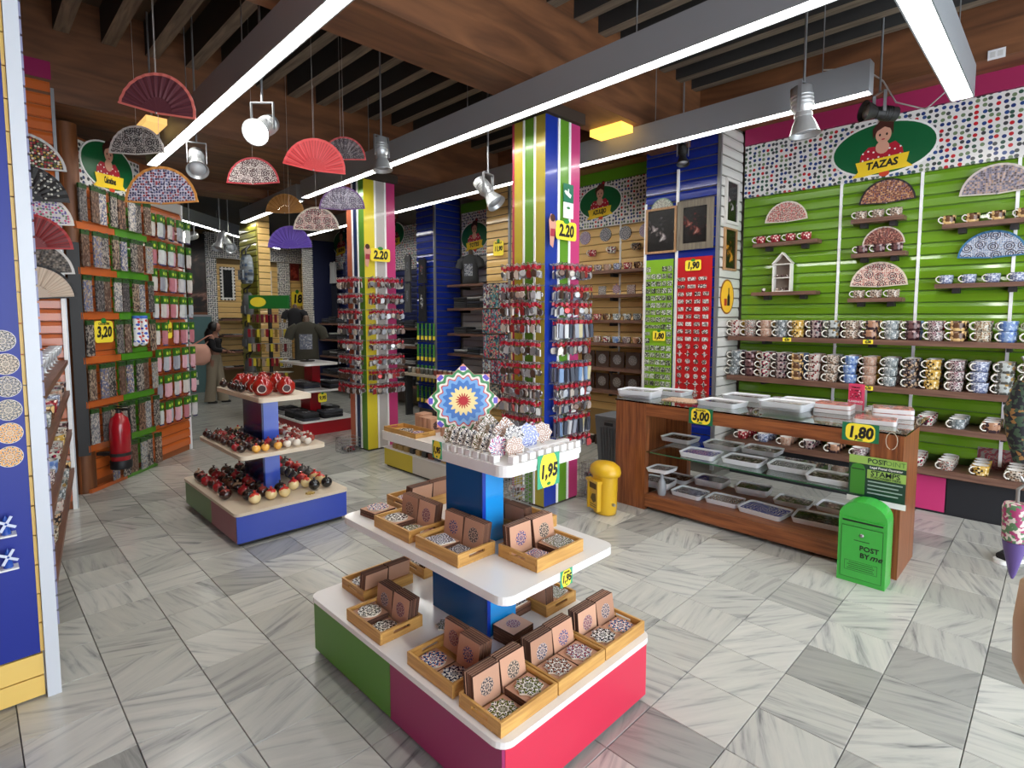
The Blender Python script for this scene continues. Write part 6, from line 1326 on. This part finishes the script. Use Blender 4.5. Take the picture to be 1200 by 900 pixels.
q = MB(); q.tube((0, 0, 0), (0, 0, -.20), .018, n=10, mi=0); q.tube((0, 0, -.20), (0, 0, -.26), .022, n=10, mi=1); q.tube((0, 0, -.26), (0, 0, -.28), .016, n=8, mi=2); TUBM = q.mesh('green_tube_pack', [GT, YEL, C((24, 50, 20), .5)])
for r in range(4):
    for c in range(5):
        p = on_x(490+c*4.6, 379+r*25, 5.262); p.z = on_x(498, 379+r*24.5, 5.262).z
        tag(obj('green_tube_pack', TUBM, None, p, (0, 0, 0)), ORD[c]+' green tube pack from the edge, '+ORD[r]+' row on the navy pillar', 'tube pack', 'green tubes on the navy pillar')
# scarves on the yellow pillar
SCM = speckle('scarf_print', [(60, 66, 90), (150, 160, 170), (110, 40, 60), (190, 186, 170), (90, 110, 100), (40, 44, 60), (170, 150, 130), (60, 120, 130), (190, 60, 80)], 44, .8)
q = MB(); nn = 7; vs = []
for iz in range(2):
    for k in range(nn): vs += [(-.085+.17*k/(nn-1), -.02-.012*(k % 2), -.33*iz), (-.085+.17*k/(nn-1), -.012-.012*(k % 2), -.33*iz)]
m2 = 2*nn; fs = []
for k in range(nn-1): a = 2*k; fs += [(a, a+2, m2+a+2, m2+a), (a+1, m2+a+1, m2+a+3, a+3), (a, a+1, a+3, a+2), (m2+a, m2+a+2, m2+a+3, m2+a+1)]
fs += [(0, m2, m2+1, 1), (m2-2, m2-1, 2*m2-1, 2*m2-2)]
q.add(vs, fs); q.tube((-.09, -.012, .006), (.09, -.012, .006), .006, n=6, mi=1); q.tube((0, -.012, .006), (0, .03, .006), .004, n=5, mi=1); SCF = q.mesh('hanging_scarf', [SCM, DARK])
for r in range(5):
    for c in range(3):
        z = 2.05-r*.35; tag(obj('hanging_scarf', SCF, None, (5.262-.02*((r+c) % 2), 5.44+.16*c, z), (0, 0, -math.pi/2)), ORD[c]+' patterned scarf from the corner strip, '+ORD[r]+' row on the yellow pillar', 'scarf', 'scarves on the yellow pillar')
price_sign(on_x(584, 291, 5.265), FACE_X, .20, .20, '11,90', 'yellow PAÑUELO 11,90 price sign above the scarves', 'PANUELO', 'plain')
e = thing('round_sign', 'round yellow sign with a red figure on the yellow slats beside the column', 'sign', on_y(610, 290, 5.365), 0, None, FACE_Y)
q = MB(); q.prism(ellipse(0, 0, .16, .22, 28), -.006, 0); q.build('rim', C((170, 70, 30), .5), e); q = MB(); q.prism(ellipse(0, 0, .145, .20, 28), 0, .001); q.build('yellow_disc', C((240, 176, 60), .5), e); q = MB(); q.prism([(-.05, -.1), (.07, -.1), (.05, 0), (.09, .08), (0, .03), (-.06, .06), (-.03, -.02)], .001, .002); q.build('figure_print', C((120, 30, 20), .5), e)
# shelf with small jars in front of the navy pillar
e = thing('jar_shelf', 'pale shelf of little jars running past the navy pillar', 'shelf', (5.14, 6.75, .70)); q = MB(); q.box(-.09, -.85, -.04, .09, .85, 0); q.build('board', C((190, 176, 156), .5), e)
for yy in (-.8, 0, .8): q = MB(); q.box(-.06, yy-.02, -.70, .06, yy+.02, -.0402); q.build('leg', DARK, e)
q = MB(); q.lathe([(.03, 0), (.036, .01), (.036, .07), (.03, .08)], 12); q.lathe([(.033, .0802), (.033, .095), (1e-5, .096)], 12, 1); JAR = q.mesh('small_jar', [byrandom('jar_fill', [(150, 110, 80), (120, 60, 50), (170, 160, 140), (90, 90, 84)], .2), C((170, 166, 160), .3, .5)])
for k in range(14): tag(obj('small_jar', JAR, None, (5.11, 5.98+.115*k, .7005)), ORD[k]+' little jar from the yellow pillar on the pale shelf', 'jar', 'little jars on the pale shelf')
# ================================================================ BAG PILLAR AND SOUVENIR RACK
b = MB(); b.box(3.372, 9.062, 0, 3.56, 9.80, 3.28); pz = struct(b.build('wall_bag_pillar', C((120, 110, 50), .6)))
slatwall(pz, 'x', 3.371, 9.07, 9.80, .3, 3.05, gloss((150, 146, 50), .4), .1); slatwall(pz, 'y', 9.061, 3.38, 3.56, .3, 3.2, YELS, .1)
BGM = dots('backpack_print', ('Y', 'Z'), 16, [(70, 90, 120), (150, 160, 170), (60, 70, 80)], (130, 136, 140), .38, .8, .5)
def backpack(x, y, z, s, m, label):
    e = thing('backpack', label, 'bag', (x, y, z), 0, 'backpacks on the bag pillar')
    q = MB(); rings = [(.12, .05, 0), (.14, .07, .06), (.14, .075, .22), (.12, .06, .33), (.07, .04, .38)]; n = 16; vs = [(-rx*0+ry*s*math.sin(2*math.pi*k/n), rx*s*math.cos(2*math.pi*k/n), zz*s) for rx, ry, zz in rings for k in range(n)]
    q.add(vs, [(a*n+i, a*n+(i+1) % n, (a+1)*n+(i+1) % n, (a+1)*n+i) for a in range(4) for i in range(n)]+[tuple(range(n)), tuple(range(4*n, 5*n))[::-1]], 0, True); q.build('bag_body', m, e)
    q = MB(); q.path([(-.03*s, -.07*s, .36*s), (-.03*s, -.07*s, .43*s), (.05*s, 0, .50*s), (-.03*s, .07*s, .43*s), (-.03*s, .07*s, .36*s)], .012*s, 6); q.build('strap', DARK, e)
    q = MB(); q.box(-.085*s, -.08*s, .05*s, -.066*s, .08*s, .17*s); q.build('pocket', m, e)
    return e
for k, (y_, z_, s_) in enumerate(((9.20, 2.12, 1.2), (9.20, 1.60, 1.0), (9.2, 1.08, 1.0), (9.2, .56, 1.0))): backpack(3.25, y_, z_, s_, BGM if k == 0 else C((112, 114, 116), .8), ('large patterned blue grey backpack hung highest on the bag pillar', 'grey backpack hung second on the bag pillar', 'grey backpack hung third on the bag pillar', 'grey backpack hung lowest on the bag pillar')[k])
CX0, CY0 = 3.35, 8.60
e = thing('souvenir_rack', 'tall rack of small souvenirs with a green and yellow header before the bag pillar', 'rack', (CX0, CY0, 0), -math.pi/4)
q = MB(); q.lathe([(.25, 0), (.25, .03), (.03, .04)], 20); q.tube((0, 0, .04), (0, 0, 1.80), .03, n=10); q.build('stem', DARK, e)
q = MB(); q.box(-.30, -.03, 1.72, .30, .03, 1.92); hd = q.build('header', C((30, 110, 44), .4), e); q = MB(); q.M = Matrix.Translation((-.16, -.0302, 1.82)) @ Matrix.Rotation(math.pi/2, 4, 'X'); q.prism(ellipse(0, 0, .12, .075, 20), 0, .002); q.build('header_oval', YEL, hd)
for r in range(6): q = MB(); z = 1.62-r*.22; q.box(-.30, -.10, z, .30, .10, z+.012); q.build('tier', STEEL, e)
TRK = byrandom('rack_trinket', [(150, 120, 60), (210, 190, 60), (140, 30, 40), (120, 40, 50), (90, 60, 50), (170, 150, 130)], .4)
q = MB(); q.box(-.02, -.012, -.12, .02, .0, 0); RT = q.mesh('hanging_souvenir', TRK)
Mr = Matrix.Translation((CX0, CY0, 0)) @ Matrix.Rotation(-math.pi/4, 4, 'Z')
for r in range(6):
    for c in range(9): tag(obj('hanging_souvenir', RT, None, Mr @ Vector((-.27+.0675*c, -.104, 1.632-r*.22)), (0, 0, -math.pi/4)), ORD[c]+' trinket across, '+ORD[r]+' tier of the souvenir rack', 'souvenir', 'trinkets on the souvenir rack')
# ================================================================ BACK WALL THINGS
t = NT('portrait_print', .3); nz = t.n('ShaderNodeTexNoise', i_Scale=2.2, i_Detail=3.0, i_Distortion=1.6); t.l(t.obco(), nz.inputs[0]); PORT = t.done(t.ramp(nz.outputs[0], [(.42, (22, 17, 16)), (.55, (60, 40, 34)), (.66, (150, 110, 96)), (.72, (190, 150, 136))]))
a = on_y(217, 272, 12.95); c = on_y(243, 366, 12.95)
e = thing('portrait_poster', 'huge dark portrait poster with long pale hair on the back wall', 'poster', ((a.x+c.x)/2, 12.97, (a.z+c.z)/2), 0, None, FACE_Y); w_ = c.x-a.x; h_ = a.z-c.z
q = MB(); q.box(-w_/2, -h_/2, 0, w_/2, h_/2, .03); q.build('canvas', PORT, e); q = MB(); q.box(-w_/2, -h_/2-.06, 0, w_/2, -h_/2-.001, .04); q.build('wooden_edge', C((110, 64, 36), .5), e)
DOTF = dots('dotted_frame', ('X', 'Y'), 14, [(40, 40, 44)], (226, 224, 220), .3, .4, .1)
for (x0, y0, x1, y1, lb) in ((260, 312, 279, 352, 'dark mirror in a white dotted frame on the yellow back wall'), (309, 316, 322, 350, 'dark mirror in a white dotted frame behind the bag pillar')):
    a = on_y(x0, y0, 12.9); c = on_y(x1, y1, 12.9); picture(((a.x+c.x)/2, 13.055, (a.z+c.z)/2), FACE_Y, c.x-a.x, a.z-c.z, .06, DOTF, [(.3, (14, 15, 17)), (.7, (24, 25, 28))], 2, lb, 'mirror')
a = on_y(348, 310, 12.9); picture((a.x, 13.055, a.z-.17), FACE_Y, .22, .40, .02, C((110, 30, 30), .5), [(.3, (90, 20, 20)), (.6, (170, 60, 50)), (.7, (200, 140, 90))], 7, 'small red poster on the yellow back wall')
price_sign((a.x+.05, 13.05, a.z-.80), FACE_Y, .28, .34, '18', 'yellow price sign below the small red poster', None, 'plain')
for k, z in enumerate((1.55, 1.2, .85, .5)):
    e = thing('wall_shelf', ORD[k]+' brown shelf from the top on the yellow back wall', 'shelf', (4.47, 12.9, z), 0, 'shelves on the back wall'); q = MB(); q.box(-.5, -.15, -.04, .5, .14, 0); q.build('board', wood('brown_shelf_back', (92, 58, 44), (126, 86, 66), 0, 5), e); q = MB(); q.box(-.02, -.1, -.12, .02, .14, -.0402); q.build('bracket', DARK, e)
    for i in range(5): tag(obj('folded_bag', FSM, None, (4.09+.19*i, 12.87, z+.0005), (0, 0, random.uniform(-.04, .04)), .72), ORD[i]+' dark folded bag from the patterned post, '+ORD[k]+' back wall shelf', 'bag', 'folded bags on the back wall')
e = thing('glass_door', 'teal glass door with a white dotted handrail at the back of the shop', 'door', (3.55, 12.9, 0)); q = MB(); q.box(-.28, -.02, 0, .24, .02, 1.60); q.build('pane', C((90, 120, 122), .1), e); q = MB(); q.box(-.30, -.03, 0, -.281, .03, 1.64); q.box(.241, -.03, 0, .26, .03, 1.64); q.box(-.281, -.03, 1.601, .241, .03, 1.64); q.build('door_frame', GREYM, e)
for k in range(9): q = MB(); q.box(-.26+.02*k, -.032, 1.45-.16*k, -.215+.02*k, -.021, 1.55-.16*k); q.build('white_mark', WHITE, e)
# ================================================================ SHOPPER
PX, PY = 3.30, 11.15
e = thing('person', 'woman in black top and wide beige trousers with a big pink bag, browsing', 'person', (PX, PY, 0), 0, None, (0, 0, -.65))
def skinned(name, verts, edges, radii, mat, parent, sub=2):
    me = bpy.data.meshes.new(name); me.from_pydata(verts, edges, []); me.materials.append(mat); o = obj(name, me, parent)
    md = o.modifiers.new('skin', 'SKIN'); md.use_smooth_shade = True
    for v, r in zip(me.skin_vertices[0].data, radii): v.radius = (r, r) if not isinstance(r, tuple) else r
    me.skin_vertices[0].data[0].use_root = True
    s = o.modifiers.new('sub', 'SUBSURF'); s.levels = sub; s.render_levels = sub; return o
SKN = C((150, 104, 84), .6)
V = [(0, 0, .80), (0, 0, .95), (.01, 0, 1.12), (.01, 0, 1.22), (.02, 0, 1.275), (.03, 0, 1.36), (.04, 0, 1.44),
     (.02, -.13, 1.19), (.06, -.16, 1.0), (.22, -.14, .97), (.28, -.13, .97), (.02, .13, 1.19), (.03, .17, 1.0), (.20, .15, .93), (.26, .14, .93),
     (0, -.075, .76), (-.04, -.06, .42), (-.075, -.065, .07), (.02, -.065, .03), (0, .075, .76), (.06, .06, .42), (.10, .065, .07), (.20, .065, .03)]
E_ = [(0,1),(1,2),(2,3),(3,4),(4,5),(5,6),(3,7),(7,8),(8,9),(9,10),(3,11),(11,12),(12,13),(13,14),(0,15),(15,16),(16,17),(17,18),(0,19),(19,20),(20,21),(21,22)]
Rr = [.11, .095, .10, .075, .045, .075, .06, .048, .036, .028, .022, .048, .036, .028, .022, .075, .05, .036, .03, .075, .05, .036, .03]
body = skinned('body', V, E_, Rr, SKN, e)
for (x, y, z) in ((.30, -.13, .97), (.28, .14, .93)):
    for k in range(4): q = MB(); q.path([(x-.02, y-.022+.015*k, z), (x+.02, y-.022+.015*k, z-.005), (x+.045-.006*abs(k-1.5), y-.02+.014*k, z-.025)], [.009, .008, .006], 6); q.build('finger', SKN, body)
    q = MB(); q.path([(x-.02, y-.02, z+.01), (x+.01, y-.035, z+.02), (x+.03, y-.035, z+.012)], [.009, .008, .006], 6); q.build('thumb', SKN, body)
skinned('black_top', [V[1], V[2], V[3], V[7], V[8], V[9], V[11], V[12], V[13]], [(0,1),(1,2),(2,3),(3,4),(4,5),(2,6),(6,7),(7,8)], [.112, .115, .092, .062, .05, .042, .062, .05, .042], C((22, 20, 24), .9), e)
q = MB()
for d, off in ((-1, -.10), (1, .12)):
    n = 14; rings = [(.115, .0, .0, .90), (.105, .0, .045, .74), (.088, .01, .06, .42), (.095, .01, .065, .12), (.10, .01, .065, .035)]; vs = []
    for r, xo, yo, z in rings:
        for k in range(n): a = 2*math.pi*k/n; vs.append((xo+off*max(0, .9-z)+r*math.cos(a), d*yo+r*(.82 if z < .8 else 1.05)*math.sin(a)*(1.0), z))
    q.add(vs, [(a*n+i, a*n+(i+1) % n, (a+1)*n+(i+1) % n, (a+1)*n+i) for a in range(4) for i in range(n)], 0, True)
q.build('trousers', C((150, 138, 118), .9), e)
for x, y in ((-.03, -.065), (.16, .065)): q = MB(); q.lathe([(.04, 0), (.045, .01), (.04, .035), (.02, .05)], 12, 0, (x, y, 0), True, 2.0, 1.0); q.build('shoe', C((26, 24, 26), .6), e)
q = MB(); q.ball((.015, 0, 1.405), .098, 16, 10, 0, 1.12); q.M = None
vs_h = [(-.02, 0, 1.36), (-.06, 0, 1.28), (-.075, 0, 1.16), (-.08, 0, 1.05)]
q.path(vs_h, [.085, .09, .08, .045], 12); hair = q.build('hair', C((18, 14, 14), .5), e)
q = MB(); q.ball((.062, 0, 1.395), .070, 14, 9, 0, 1.35); q.M = Matrix.Translation((.128, 0, 1.385)); q.ball((0, 0, 0), .014, 8, 5, 0, 1.4); face = q.build('face', SKN, e)
for s in (-1, 1): q = MB(); q.ball((.123, s*.026, 1.41), .009, 8, 5); q.build('eye', INK, face)
q = MB(); q.box(.122, -.02, 1.345, .130, .02, 1.352); q.build('mouth', C((130, 50, 50), .5), face)
bag = thing('tote_bag', 'huge soft pink shoulder bag carried by the shopper', 'bag', (PX-.262, PY-.014, .72), -.65)
q = MB(); rings = [(.10, .07, 0), (.19, .10, .06), (.22, .115, .18), (.20, .10, .30), (.14, .05, .38)]; n = 18; vs = [(rx*math.cos(2*math.pi*k/n)*(1+.05*math.sin(5*k)), ry*math.sin(2*math.pi*k/n), zz) for rx, ry, zz in rings for k in range(n)]
q.add(vs, [(a*n+i, a*n+(i+1) % n, (a+1)*n+(i+1) % n, (a+1)*n+i) for a in range(4) for i in range(n)]+[tuple(range(n))[::-1], tuple(range(4*n, 5*n))], 0, True); q.build('bag_body', C((222, 166, 146), .9), bag)
q = MB(); q.path([(-.10, .0, .36), (.04, -.01, .44), (.17, .0, .525), (.225, .04, .545), (.23, .08, .52), (.17, .07, .45), (.10, .02, .36)], .012, 6); q.build('strap', C((196, 140, 122), .9), bag)
# ================================================================ RIGHT EDGE: UMBRELLA, BAG RACK, SHOE
p = on_z(1174, 655, 0)
e = thing('sneaker', 'black sneaker with a white sole on the floor at the edge of the aisle', 'shoe', (p.x, p.y-.05, 0), 2.6)
q = MB(); q.prism(rrect(-.13, -.045, .13, .045, .04, 5), 0, .025); q.build('sole', WHITE, e); q = MB(); q.path([(.10, 0, .04), (.03, 0, .05), (-.05, 0, .065), (-.09, 0, .085)], [.032, .04, .042, .038], 10); q.build('upper', C((24, 22, 26), .7), e)
e = thing('bag_rack', 'steel rail rack holding umbrellas and bags at the shop front edge', 'rack', (2.75, -.12, 0))
for x in (-.62, .62):
    q = MB(); q.tube((x, 0, .03), (x, 0, 1.55), .014, n=10); q.build('upright', STEEL, e); q = MB(); q.box(x-.02, -.22, 0, x+.02, .04, .03); q.build('foot', STEEL, e)
q = MB(); q.tube((-.62, 0, 1.55), (.62, 0, 1.55), .014, n=10); q.build('rail', STEEL, e)
for x, y, z in ((.361, .237, 1.415), (.315, .215, .922), (-.383, .133, .983)):
    q = MB(); q.tube((x, 0, 1.55), (x, 0, z), .006, n=6); q.tube((x, 0, z), (x, y, z), .006, n=6); q.tube((x, y, z), (x, y+.012, z+.02), .006, n=6); q.build('hook', STEEL, e)
FLO = speckle('floral_print', [(150, 30, 60), (230, 222, 214), (110, 60, 150), (220, 210, 200), (170, 60, 110), (90, 130, 90)], 80, .5)
p = at(1192, 590, 2.28)
e = thing('folding_umbrella', 'floral folding umbrella with a purple tip hanging on the rack', 'umbrella', (p.x, p.y, p.z)); q = MB(); q.lathe([(.036, -.16), (.042, -.15), (.046, -.02), (.040, .0), (.02, .004)], 12); q.build('sleeve', FLO, e); q = MB(); q.lathe([(.004, -.32), (.012, -.30), (.034, -.20), (.040, -.161)], 12); q.build('closed_canopy', C((90, 70, 130), .4), e); q = MB(); q.path([(0, 0, .0), (0, 0, .06), (.03, -.03, .09), (.05, -.05, .05)], .007, 6); q.build('strap', C((120, 116, 110), .7), e)
p = at(1198, 480, 2.30)
e = thing('scarf_bundle', 'dark patterned scarf bundle hanging from the top of the rack', 'scarf', (p.x, p.y, p.z)); q = MB(); q.path([(0, 0, .12), (-.01, .01, .0), (.0, 0, -.12), (.01, -.01, -.22)], [.025, .05, .045, .03], 10); q.build('cloth', speckle('dark_scarf', [(70, 60, 40), (40, 40, 44), (150, 110, 60), (60, 80, 60), (30, 30, 36)], 80, .8), e); q = MB(); q.tube((0, 0, .12), (.02, -.02, .2), .006, n=6); q.build('loop', DARK, e)
p = at(1218, 745, 1.75)
e = thing('tan_tote', 'smooth tan tote bag with a floral flap at the edge of the rack', 'bag', (p.x, p.y, p.z-.16)); q = MB(); rings = [(.05, .035, 0), (.085, .06, .06), (.095, .065, .2), (.085, .055, .32)]; n = 18; vs = [(rx*math.cos(2*math.pi*k/n), ry*math.sin(2*math.pi*k/n), zz) for rx, ry, zz in rings for k in range(n)]
q.add(vs, [(a*n+i, a*n+(i+1) % n, (a+1)*n+(i+1) % n, (a+1)*n+i) for a in range(3) for i in range(n)]+[tuple(range(n))[::-1], tuple(range(3*n, 4*n))], 0, True); q.build('bag_body', C((176, 142, 112), .5), e); q = MB(); q.box(-.098, -.03, .22, -.088, .03, .33); q.build('flap', FLO, e)
q = MB(); q.path([(-.05, 0, .32), (-.04, 0, .55), (.04, 0, .55), (.05, 0, .32)], .006, 6); q.build('handle', C((150, 116, 90), .5), e)
